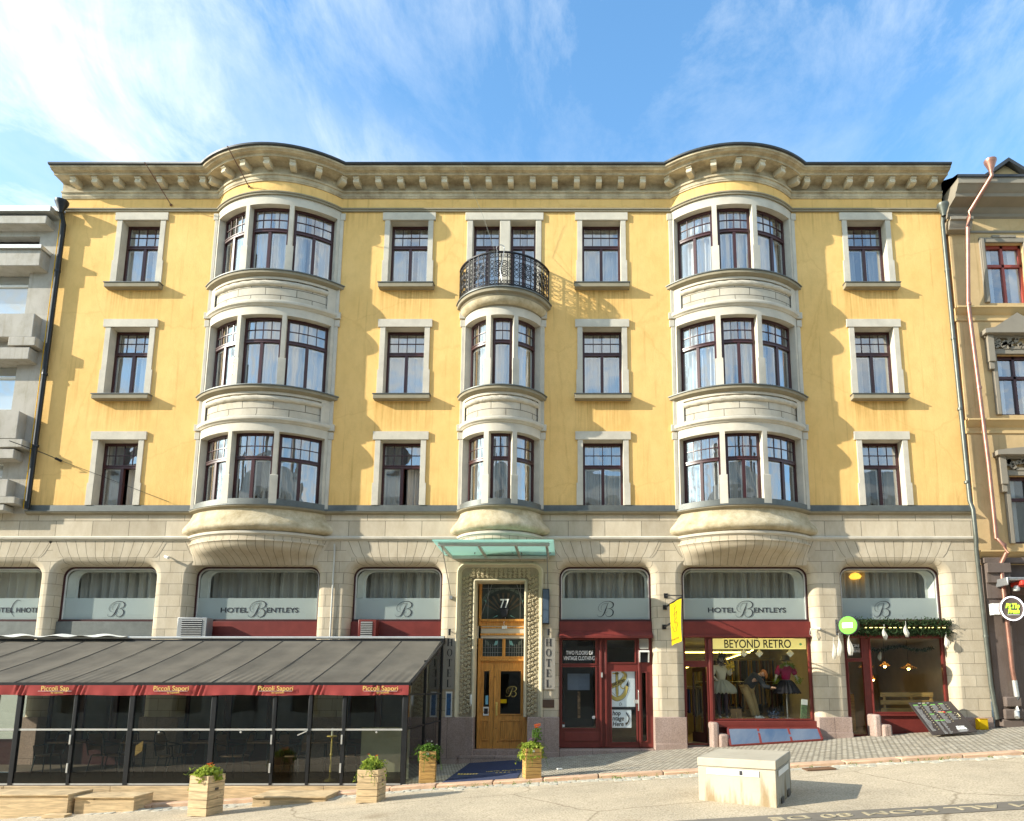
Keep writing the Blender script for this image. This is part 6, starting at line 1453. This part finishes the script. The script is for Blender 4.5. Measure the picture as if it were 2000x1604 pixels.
# ================================================================== cafe decorations
def clump(mb, c, r_, n_, size, rr):
    for i in range(n_):
        p = Vector(c) + Vector((rr.gauss(0, 1), rr.gauss(0, 1), rr.gauss(0, 1))) * r_; u_ = Vector((rr.uniform(-1, 1), rr.uniform(-1, 1), rr.uniform(-1, 1))).normalized(); v_ = u_.cross(Vector((rr.uniform(-1, 1), rr.uniform(-1, 1), rr.uniform(-1, 1)))).normalized()
        s_ = size * rr.uniform(.6, 1.3); mb.face([p - u_ * s_, p + v_ * s_ * .35, p + u_ * s_, p - v_ * s_ * .35])
rr = random.Random(4); m = MB()
for i in range(130):
    s_ = i / 129; x = 7.05 + 2.62 * s_
    clump(m, (x, .02 - .03 * math.sin(s_ * 9), 3.33 + rr.uniform(-.03, .04)), .05, 26, .035, rr); clump(m, (x, .0, 3.12 + rr.uniform(-.04, .03)), .05, 26, .035, rr)
GA = thing('leaf_garland', 'thick dark evergreen garland with a light strip over the cafe front', 'garland'); put('foliage', m, M_['needle'], GA, smooth=0)
m = MB(); x = 7.5
while x < 9.5: m.box(x, x + rr.uniform(.03, .1), -.07, -.06, 3.215, 3.228); x += rr.uniform(.09, .16)
put('light_strip', m, emit('warm_strip', (1, .85, .25), 2.2), GA)
m = MB()
for i in range(70): s_ = i / 69; clump(m, (7.15 + 2.3 * s_, .45, 2.72 + .05 * math.sin(s_ * 13)), .025, 14, .028, rr)
put('window_garland', m, M_['needle'], label='thin evergreen garland strung inside the cafe window', cat='garland', smooth=0)
gauze = cloth('white_gauze', (.78, .76, .68), .4)
def cocoon(lab, x, y, z, h, w_):
    t = thing('gauze_ghost', lab, 'decoration', (x, y, z), group='white gauze decorations hanging at the cafe'); m = MB(); rows = []; ph = rr.uniform(0, 6)
    for k in range(12):
        t_ = k / 11; r_ = w_ * (.08 + .92 * math.sin(min(1, t_ * 1.15) * math.pi / 2 * 1.2) ** 1.5) * (1 if t_ < .85 else 1 - (t_ - .85) * 3.2)
        rows.append([(r_ * (1 + .22 * math.sin(a * 3 + ph + t_ * 2)) * math.cos(a) + .02 * math.sin(t_ * 5 + ph), r_ * .7 * (1 + .2 * math.sin(a * 4 + ph)) * math.sin(a), -h * t_ - (.04 * math.sin(a * 5) if k == 11 else 0)) for a in [i * math.pi / 8 for i in range(16)]])
    m.grid(rows, closed=True); put('gauze', m, gauze, t, smooth=60); m = MB(); m.tube([(0, 0, .08), (0, 0, -.02)], .004, 4); put('string', m, M_['white'], t)
cocoon('long white gauze ghost leftmost on the pillar under the green sign', 6.62, -.25, 2.88, .44, .055); cocoon('speckled gauze ghost between the leftmost one and the cafe door', 6.72, -.35, 2.98, .46, .06); cocoon('white gauze ghost hanging in front of the cafe door light', 6.98, -.35, 2.98, .45, .07)
cocoon('small dark tipped gauze ghost over the left part of the cafe window', 7.95, -.15, 3.22, .30, .055); cocoon('small bright gauze ghost under the middle of the garland', 8.50, -.15, 3.30, .30, .06); cocoon('gauze ghost at the right end of the garland against the red frame', 9.52, -.1, 3.02, .28, .065); cocoon('faint gauze ghost hanging inside the cafe window', 8.12, .6, 2.68, .24, .05)
wl = emit('warm_bulb', (1, .62, .18), 22)
for lab, x, y, z, w_ in (('wide wicker pendant lamp at the left of the cafe window', 7.95, 1.1, 2.25, .20), ('small round pendant lamp in the middle of the cafe window', 8.45, 1.1, 2.28, .14), ('wide wicker pendant lamp at the right of the cafe window', 9.08, 1.1, 2.22, .22), ('tiny distant lamp low in the back of the cafe', 9.0, 3.2, 1.95, .06)):
    t = thing('pendant_lamp', lab, 'lamp', (x, y, z), group='pendant lamps inside the cafe'); m = MB(); m.lathe([(.02, .14), (w_ * .35, .09), (w_ * .8, .045), (w_, .02), (w_ * .96, .01)], nn=18); put('lamp_shade', m, cloth('wicker', (.30, .17, .06), .4), t)
    m = MB(); m.lathe([(0, .05), (.03, .03), (.035, -.0), (.02, -.03), (0, -.035)], nn=10); put('bulb', m, wl, t); m = MB(); m.tube([(0, 0, .12), (0, 0, .8)], .005, 4); put('cable', m, M_['black'], t)
t = thing('slatted_bench', 'pale slatted wooden bench back standing in the cafe window', 'bench', (8.1, .7, .75)); m = MB()
for k in range(4): m.box(0, 1.38, 0, .03, .14 + k * .20, .25 + k * .20)
put('backrest', m, M_['pineo'], t)
for x in (.08, .78, 1.3): m = MB(); m.box(x, x + .07, .03, .08, -.15, .85); put('leg', m, M_['pineo'], t)
m = MB(); m.box(-.1, 1.35, .08, .5, .2, .24); put('seat', m, M_['pineo'], t)
t = thing('cafe_counter', 'dim counter with a till seen through the open cafe door', 'counter', (7.2, 2.4, .5)); m = MB(); m.box(-.1, .9, 0, .5, 0, 1.05); put('body', m, M_['pineo'], t); m = MB(); m.box(.1, .35, .1, .3, 1.05, 1.1); m.obox((.24, .15, 1.25), (.15, 0, 0), (0, .02, .02), (0, -.1, .14)); put('till', m, M_['ink'], t)
for body_, zz, sz in (('STORE', 2.78, .11), ('GREENS', 2.65, .105)): lettering(F6, body_, 7.33, zz, sz, y=.285, mat='wtxt', sx=.85)
b_ = MB(); b_.box(7.2, 7.48, .284, .286, 2.712, 2.718); put('underline', b_, M_['wtxt'], F6)
t = thing('chandelier', 'small glowing amber ceiling lamp behind the rightmost script window', 'lamp', (7.62, .62, 4.62)); m = MB(); m.lathe([(.02, .12), (.10, .09), (.16, .02), (.12, -.04), (0, -.06)], nn=16); put('lamp_shade', m, emit('amber_glass', (1, .5, .06), .9), t); m = MB(); m.tube([(0, 0, .1), (0, 0, .3)], .01, 5); put('cable', m, M_['black'], t)
# ================================================================== vintage shop display
plat = MB(); plat.box(3.66, 6.19, .34, 2.0, .3, .92); put('display_platform', plat, plain('platform_wood', (.22, .17, .10), .6), F5)
m = MB(); m.box(3.68, 6.12, .33, .336, 2.70, 2.97); SG = put('shop_banner', m, emit('lit_yellow_panel', (.62, .50, .16), .55), label='lit yellow panel reading BEYOND RETRO along the top of the display window', cat='sign')
put('lettering', text_mesh('BEYOND RETRO', .30, M_['ink'], sx=.78, offset=.003), None, SG, loc=(4.87, .325, 2.825))
tube_m = emit('warm_tube', (1, .74, .16), 6)
def tubelight(lab, a, b): m = MB(); m.tube([a, b], .016, 6); t = thing('strip_light', lab, 'lamp', group='yellow strip lights in the vintage shop'); put('tube', m, tube_m, t); m = MB(); m.bar(Vector(a) + Vector((0, 0, .04)), Vector(b) + Vector((0, 0, .04)), .05, .03); put('fitting', m, M_['white'], t)
tubelight('strip light along the top left edge of the yellow panel', (4.0, .40, 2.985), (4.85, .40, 2.985)); tubelight('strip light along the top right edge of the yellow panel', (4.92, .40, 2.985), (5.85, .40, 2.985))
tubelight('long strip light crossing the shop ceiling behind the left mannequin', (2.9, 2.4, 2.72), (5.2, 2.4, 2.72)); tubelight('slanting strip light running towards the back of the shop', (4.3, 1.6, 2.48), (5.6, 3.6, 2.85)); tubelight('short strip light deep behind the shop door', (3.0, 1.4, 2.2), (3.7, 1.4, 2.42))
cr = random.Random(8); cols_ = [plain('garment_%s' % n_, c_, .9) for n_, c_ in (('black', (.02, .02, .02)), ('plum', (.06, .02, .04)), ('brown', (.10, .05, .03)), ('grey', (.12, .12, .12)), ('denim', (.03, .05, .10)), ('mustard', (.22, .12, .02)), ('beige', (.28, .22, .14)))]
for i, (xa, xb, y, zt2) in enumerate(((3.0, 3.55, 1.2, 1.75), (3.75, 6.3, 3.2, 1.9), (3.9, 6.3, 3.8, 2.6))):
    t = thing('clothes_rack', ('clothes rack just inside the open vintage shop door', 'long low clothes rack behind the mannequins', 'tall clothes rack at the back wall of the vintage shop')[i], 'clothes rack'); m = MB(); m.tube([(xa, y, zt2), (xb, y, zt2)], .014, 6)
    for x in (xa, xb): m.tube([(x, y, .3), (x, y, zt2)], .014, 6)
    put('rail', m, M_['grey'], t); m = MB(); x = xa + .03
    while x < xb - .03:
        L_ = cr.uniform(.6, .95); k = cr.randrange(7); m.hexa([(x, y - .2, zt2 - L_), (x + .035, y - .2, zt2 - L_), (x + .035, y + .2, zt2 - L_), (x, y + .2, zt2 - L_), (x + .005, y - .16, zt2 - .06), (x + .03, y - .16, zt2 - .06), (x + .03, y + .16, zt2 - .06), (x + .005, y + .16, zt2 - .06)], k); x += .05
    put('garments', m, cols_, t)
# ---- figures: one skinned surface per body or garment
def skin(name, V, E, Rr, mat, parent, sub=1, label=None):
    me = bpy.data.meshes.new(name); me.from_pydata(V, E, []); me.materials.append(mat)
    o = bpy.data.objects.new(name, me); COL.objects.link(o); o.parent = parent
    sm = o.modifiers.new('skin', 'SKIN'); sm.use_smooth_shade = True
    for i, v_ in enumerate(me.skin_vertices[0].data): v_.radius = (Rr[i], Rr[i]) if not isinstance(Rr[i], tuple) else Rr[i]
    me.skin_vertices[0].data[0].use_root = True
    sb = o.modifiers.new('subd', 'SUBSURF'); sb.levels = sub; sb.render_levels = sub
    if label: o['label'] = label
    return o
def chain(pts): return [(i, i + 1) for i in range(len(pts) - 1)]
skinm = plain('skin', (.62, .36, .25), .5); dk = plain('dark_knit', (.025, .028, .035), .9); khaki = plain('khaki_cotton', (.42, .30, .13), .9, 0, .12, 6, .2, 30); ging = plain('ginger_hair', (.42, .14, .03), .6, 0, .3, 20)
PS = thing('person', 'person in khaki trousers and dark top bending over in the shop window', 'person', (0, 0, 0))
V = [(4.76, 1.10, 1.76), (4.85, 1.02, 1.92), (4.98, .92, 2.02), (5.07, .84, 2.08), (5.12, .76, 2.09), (5.13, .70, 2.06),
     (4.69, 1.04, 1.70), (4.78, .95, 1.34), (4.90, 1.0, .97), (4.97, .90, .95), (4.82, 1.16, 1.70), (4.92, 1.12, 1.34), (5.02, 1.14, .97), (5.09, 1.04, .95),
     (4.98, .76, 1.98), (5.08, .66, 1.76), (5.26, .62, 1.72), (5.32, .61, 1.73), (5.10, 1.02, 1.98), (5.18, .92, 1.76), (5.30, .78, 1.70), (5.35, .74, 1.71)]
Ed = [(0, 1), (1, 2), (2, 3), (3, 4), (4, 5), (0, 6), (6, 7), (7, 8), (8, 9), (0, 10), (10, 11), (11, 12), (12, 13), (2, 14), (14, 15), (15, 16), (16, 17), (2, 18), (18, 19), (19, 20), (20, 21)]
Rr = [.12, .11, .12, .05, .085, .075, .085, .06, .04, .035, .085, .06, .04, .035, .05, .038, .026, .024, .05, .038, .026, .024]
skin('body', V, Ed, Rr, skinm, PS, 2)
skin('trousers', [V[0], V[6], V[7], V[8], V[10], V[11], V[12]], [(0, 1), (1, 2), (2, 3), (0, 4), (4, 5), (5, 6)], [.145, .115, .085, .075, .115, .085, .075], khaki, PS, 2)
skin('jumper', [V[1], V[2], V[14], V[15], V[16], V[18], V[19], V[20], V[0]], [(0, 1), (1, 2), (2, 3), (3, 4), (1, 5), (5, 6), (6, 7), (0, 8)], [.165, .16, .08, .065, .045, .08, .065, .045, .16], dk, PS, 2)
skin('hair', [(5.09, .82, 2.12), (5.11, .76, 2.15), (5.17, .70, 2.05), (5.16, .72, 1.95)], chain([0] * 4), [.06, .085, .05, .02], ging, PS, 2)
for k, (hx, hy, hz) in enumerate(((5.32, .61, 1.73), (5.35, .74, 1.71))):
    hv = []; he = []; hr = []
    for f_ in range(4):
        b0 = len(hv); y_ = hy - .025 + f_ * .016; L_ = (.055, .065, .06, .048)[f_]; hv += [(hx, y_, hz), (hx + L_ * .6, y_, hz + .004), (hx + L_, y_, hz - .018)]; he += [(b0, b0 + 1), (b0 + 1, b0 + 2)]; hr += [.009, .008, .007]
    b0 = len(hv); hv += [(hx - .02, hy - .03, hz), (hx + .01, hy - .05, hz - .01), (hx + .035, hy - .05, hz - .02)]; he += [(b0, b0 + 1), (b0 + 1, b0 + 2)]; hr += [.010, .009, .008]
    for i_ in range(len(hv)): pass
    o = skin('fingers', hv, he, hr, skinm, PS, 1)
    for i_ in range(0, len(hv), 3): o.data.skin_vertices[0].data[i_].use_root = True
for x, y in ((4.93, .93), (5.05, 1.07)): m = MB(); m.hexa([(x - .05, y - .05, .925), (x + .14, y - .08, .925), (x + .14, y + .0, .925), (x - .05, y + .05, .925), (x - .04, y - .04, 1.0), (x + .06, y - .06, .985), (x + .06, y + .01, .985), (x - .04, y + .04, 1.0)]); put('shoe', m, M_['white'], PS, bevel=.02)
def mannequin(lab, x, y, top, skirt, legm, headm, hat=None, tutu=False, stand=False):
    t = thing('mannequin', lab, 'mannequin', (x, y, .92)); wht = plain('mannequin_shell', (.55, .50, .42), .4)
    if not stand:
        V = [(0, 0, .86), (0, 0, 1.06), (.0, 0, 1.28), (0, 0, 1.40), (0.02, 0, 1.52), (.02, 0, 1.60), (-.08, 0, .80), (-.10, -.02, .44), (-.07, 0, .06), (-.06, -.1, .03), (.08, 0, .80), (.09, -.06, .44), (.12, .04, .06), (.13, -.06, .03), (-.17, 0, 1.32), (-.24, -.04, 1.10), (-.14, -.16, .98), (.17, 0, 1.32), (.22, -.06, 1.12), (.24, -.14, 1.30)]
        Ed = [(0, 1), (1, 2), (2, 3), (3, 4), (4, 5), (0, 6), (6, 7), (7, 8), (8, 9), (0, 10), (10, 11), (11, 12), (12, 13), (2, 14), (14, 15), (15, 16), (2, 17), (17, 18), (18, 19)]
        skin('body', V, Ed, [.12, .10, .12, .045, .08, .07, .075, .05, .035, .03, .075, .05, .035, .03, .055, .04, .03, .055, .04, .03], wht, t, 2)
        skin('tights', [V[0], V[6], V[7], V[8], V[10], V[11], V[12]], [(0, 1), (1, 2), (2, 3), (0, 4), (4, 5), (5, 6)], [.125, .085, .06, .042, .085, .06, .042], legm, t, 2)
    else:
        V = [(0, 0, .92), (0, 0, 1.08), (.0, 0, 1.30), (0, 0, 1.42), (0, 0, 1.50), (-.17, 0, 1.32), (-.26, -.03, 1.10), (-.33, -.10, .94), (.17, 0, 1.32), (.25, -.03, 1.10), (.30, -.10, .93)]
        skin('body', V, [(0, 1), (1, 2), (2, 3), (3, 4), (2, 5), (5, 6), (6, 7), (2, 8), (8, 9), (9, 10)], [.11, .10, .12, .045, .05, .05, .035, .025, .05, .035, .025], wht, t, 2)
        m = MB(); m.tube([(0, .02, .0), (0, .02, .95)], .016, 8); m.lathe([(0, 0), (.16, 0), (.16, .015), (.02, .03)], nn=16); put('stand', m, M_['grey'], t)
    skin('blouse', [(0, 0, .96), (0, 0, 1.10), (0, 0, 1.32), (-.17, 0, 1.33), (-.25, -.03, 1.12), (.17, 0, 1.33), (.24, -.05, 1.12)], [(0, 1), (1, 2), (2, 3), (3, 4), (2, 5), (5, 6)], [.125, .115, .14, .08, .075, .08, .075], top, t, 2)
    m = MB(); rows = []; n_ = 72
    for k in range(7):
        q = k / 6; r_ = .12 + (.24 if tutu else .22) * (math.sin(q * 1.9) if tutu else q ** .8)
        rows.append([((r_ + (.018 + .02 * q) * math.sin(a * 17)) * math.cos(a), (r_ * .85 + .02 * math.sin(a * 17)) * math.sin(a), 1.0 - q * .34 - (.03 * math.sin(a * 23) if k == 6 else 0)) for a in [i * 2 * math.pi / n_ for i in range(n_)]])
    m.grid(rows, closed=True); put('skirt', m, skirt, t, smooth=60)
    return t
wcl = cloth('white_costume', (.70, .66, .52), .2); mg = cloth('magenta_knit', (.32, .02, .08), .1); bt = cloth('grey_tulle', (.035, .032, .038), .3); tights = plain('purple_tights', (.05, .03, .05), .6)
m1 = mannequin('mannequin in a white puffed blouse and tutu at the left of the shop window', 4.02, .85, wcl, cloth('white_tulle', (.55, .55, .45), .4), tights, None, tutu=True)
m = MB(); clump(m, (0.02, 0, 1.60), .06, 220, .05, cr); put('hat', m, M_['pane'], m1, smooth=0); m = MB(); clump(m, (.22, -.12, 1.36), .05, 200, .04, cr); put('yellow_wig', m, plain('yellow_curls', (.75, .55, .04), .6), m1, smooth=0); m = MB(); clump(m, (0, -.02, 1.44), .05, 160, .04, cr); put('collar', m, tights, m1, smooth=0)
m2 = mannequin('mannequin on a stand in a magenta top and dark tulle skirt in the shop window', 5.72, .85, mg, bt, bt, None, stand=True)
m = MB(); rows_ = [(.16 * math.cos(a), -.06 + .08 * math.sin(a), 1.36 - .07 * math.sin(a)) for a in [math.pi * (1.0 + i / 14) for i in range(15)]]
for p in rows_: clump(m, (p[0], p[1] - .08, p[2] - .02), .02, 26, .028, cr)
for sx in (-1, 1): clump(m, (sx * .30, -.08, .98), .045, 90, .035, cr)
put('leaf_wreath', m, cloth('leaf_green_silk', (.22, .30, .04), .3), m2, smooth=0); m = MB(); m.lathe([(.0, 1.66), (.10, 1.64), (.12, 1.52), (.20, 1.50), (.0, 1.50)], nn=18); put('hat', m, M_['pane'], m2)
t = thing('skate_deck', 'painted board propped upright at the right of the shop display', 'board', (6.02, .5, .93), (R(-6), R(7), 0)); m = MB(); m.box(-.085, .085, 0, .02, 0, .50); put('deck', m, plain('painted_deck', (.10, .16, .07), .5, 0, .9, 16), t, bevel=.03); m = MB(); m.box(-.08, .08, -.01, .0, .36, .50); put('card', m, M_['white'], t)
t = thing('cardboard_sign', 'brown cardboard sign on a small easel beside the left mannequin', 'easel', (4.32, .6, .93)); m = MB(); m.obox((0, 0, .13), (.14, 0, 0), (0, .01, .004), (0, .02, .12)); put('card', m, plain('cardboard', (.26, .15, .06), .9), t); m = MB(); m.bar((0, -.08, 0), (0, .03, .22), .012, .012); put('leg', m, M_['pineo'], t)
t = thing('shoe_pile', 'small heap of dark shoes and bags on the display floor', 'shoes', (5.32, .75, .93)); m = MB(); clump(m, (0, 0, .06), .07, 160, .06, cr); put('shoes', m, cols_[4], t, smooth=0)
for i, x in enumerate((4.55, 4.95, 5.75)): m = MB(); m.obox((x, .5, 2.60), (.05, 0, -.05), (0, .03, 0), (.05, 0, .05)); m.tube([(x, .5, 2.6), (x, .5, 2.75)], .008, 5); put('spot_lamp', m, M_['white'], label=('left white square spot under the yellow panel', 'middle white square spot under the yellow panel', 'right white square spot under the yellow panel')[i], cat='lamp', group='square spots in the display window')
m = MB(); m.lathe([(0, -.12), (.07, -.09), (.10, 0), (.08, .09), (0, .11)], (5.98, .42, 2.82), 14); put('paper_lantern', m, cloth('mint_paper', (.25, .6, .38), .4), label='mint green lantern in the top right corner of the display window', cat='lantern')
# narrow shopfront contents: poster with an anchor, arrow poster, printed blind
PO = thing('door_poster', 'white door poster with a yellow ribboned anchor and an arrow', 'poster')
m = MB(); m.box(1.10, 1.70, .36, .366, 1.24, 2.13); m.box(1.10, 1.60, .36, .366, .72, 1.17); put('paper', m, emit('glowing_poster_paper', (.66, .72, .76), .10), PO)  # paper given a faint glow of its own, brightness put into the material
an = MB(); y_ = .352
ribbon(an, [(1.24, 2.12), (1.24, 1.75), (1.25, 1.50)], .055, y_); ribbon(an, [(1.02, 1.64), (1.10, 1.50), (1.25, 1.44), (1.42, 1.54), (1.51, 1.78)], [.05, .09, .10, .09, .05], y_); ribbon(an, [(1.13, 2.08), (1.3, 2.08)], .03, y_)
ribbon(an, [(1.10, 1.76), (1.25, 1.82), (1.40, 1.92), (1.46, 2.02), (1.42, 2.10), (1.36, 2.12)], [.10, .12, .12, .08, .05, .04], y_ - .004); ribbon(an, [(1.46, 2.02), (1.36, 1.84), (1.34, 1.74), (1.42, 1.70), (1.46, 1.78)], [.04, .03, .03, .03, .02], y_)
put('anchor', an, M_['gold'], PO)
ol = MB()
for pts in ([(1.10, 1.70), (1.25, 1.76), (1.40, 1.86), (1.50, 2.0), (1.47, 2.12)], [(1.10, 1.82), (1.25, 1.88), (1.36, 1.96), (1.40, 2.04)], [(1.0, 1.58), (1.10, 1.45), (1.25, 1.385), (1.44, 1.48), (1.54, 1.72)], [(1.12, 1.60), (1.25, 1.50), (1.38, 1.58), (1.45, 1.74)], [(1.21, 2.12), (1.21, 1.55)], [(1.275, 2.12), (1.275, 1.55)]): ribbon(ol, pts, .008, y_ - .006)
ol.face([(1.47, y_ - .006, 1.78), (1.54, y_ - .006, 1.74), (1.54, y_ - .006, 1.93)]); ribbon(ol, [(1.32, 1.36), (1.36, 1.30), (1.30, 1.28), (1.31, 1.34)], .008, y_ - .006); ribbon(ol, [(1.47, 1.10), (1.54, .95), (1.49, .82)], .03, y_ - .006); ol.face([(1.44, y_ - .006, .84), (1.55, y_ - .006, .88), (1.46, y_ - .006, .77)])
put('outline', ol, M_['inkg'], PO)
o = put('lettering', text_mesh('YOND RETRO', .085, M_['ink'], sx=.72, offset=.002), None, PO, loc=(1.27, y_ - .010, 1.84), rot=(0, R(-24), 0))
for b2, z in (('hop', 1.08), ('ntage', .95), ('Here', .81)): put('lettering', text_mesh(b2, .16, M_['ink'], sx=.85, offset=.003, align='LEFT', shear=.15), None, PO, loc=(1.115, y_, z))
m = MB(); m.box(1.10, 1.70, .345, .36, 1.17, 1.235); put('push_bar', m, M_['ink'], PO)
m = MB(); m.box(-.14, .66, .9, .92, .7, 2.95); put('dark_curtain', m, M_['pane'], F4); m = MB(); m.box(-.02, .55, .5, .51, 1.66, 2.08); put('painted_reflection', m, plain('blue_grey_reflection', (.16, .20, .28), .3), label='pale blue screen hanging in the narrow shopfront window', cat='screen')  # blue-grey sheet behind the pane painted as a reflection
m = MB(); m.box(.24, .31, .6, .61, .95, 1.62); put('photo_strip', m, plain('photo_strip', (.25, .15, .08), .5, 0, .9, 12), label='narrow strip of small photos in the narrow shopfront window', cat='photo strip')
m = MB(); discy(m, .042, .282, .286, 16, 0, .64, .98); m.box(-.15, -.09, .282, .286, .74, .80); m.box(-.15, -.09, .282, .286, .82, .86, 1); put('window_sticker', m, [M_['white'], M_['red']], F4)
# small posters on the wall and litter
t = thing('electrical_box', 'small ochre box at the foot of the drainpipe by the neighbouring shop', 'box', (10.12, -.25, gz(10.1, -.2))); m = MB(); m.box(-.1, .12, -.1, .1, 0, .26); put('housing', m, M_['yel'], t, bevel=.02); m = MB(); m.box(-.11, .13, -.11, .11, .26, .28); put('lid', m, M_['pineo'], t)
m = MB(); m.obox((-.18, -2.9, gz(-.2, -2.9) + .02), (.05, .02, 0), (-.01, .03, 0), (0, 0, .012)); put('paper_scrap', m, M_['white'], label='crumpled white paper scrap on the setts', cat='litter')
t = thing('drain_grate', 'small rusty drain grate at the kerb behind the concrete block', 'drain', (4.55, -4.72, gz(4.55, -4.72) + .004), (0, -math.atan(.055), 0))
rus = plain('rusty_grate', (.16, .09, .05), .8, .2, .3, 12); m = MB(); m.box(-.26, .26, -.16, -.13, 0, .02); m.box(-.26, .26, .13, .16, 0, .02); m.box(-.26, -.23, -.13, .13, 0, .02); m.box(.23, .26, -.13, .13, 0, .02); put('frame', m, rus, t)
m = MB()
for i in range(8): m.box(-.215 + i * .055, -.19 + i * .055, -.13, .13, 0, .016)
put('bars', m, rus, t); m = MB(); m.box(-.23, .23, -.13, .13, .0, .003); put('pit', m, M_['pane'], t)
w1 = MB(); rr = random.Random(12)
for i in range(60):
    x = rr.uniform(-3, 8) ; clump(w1, (x, -4.36 + rr.uniform(-.1, .05), gz(x, -4.4) + .015), .02, 14, .016, rr)
put('weeds', w1, M_['leaf'], kind='stuff', smooth=0)
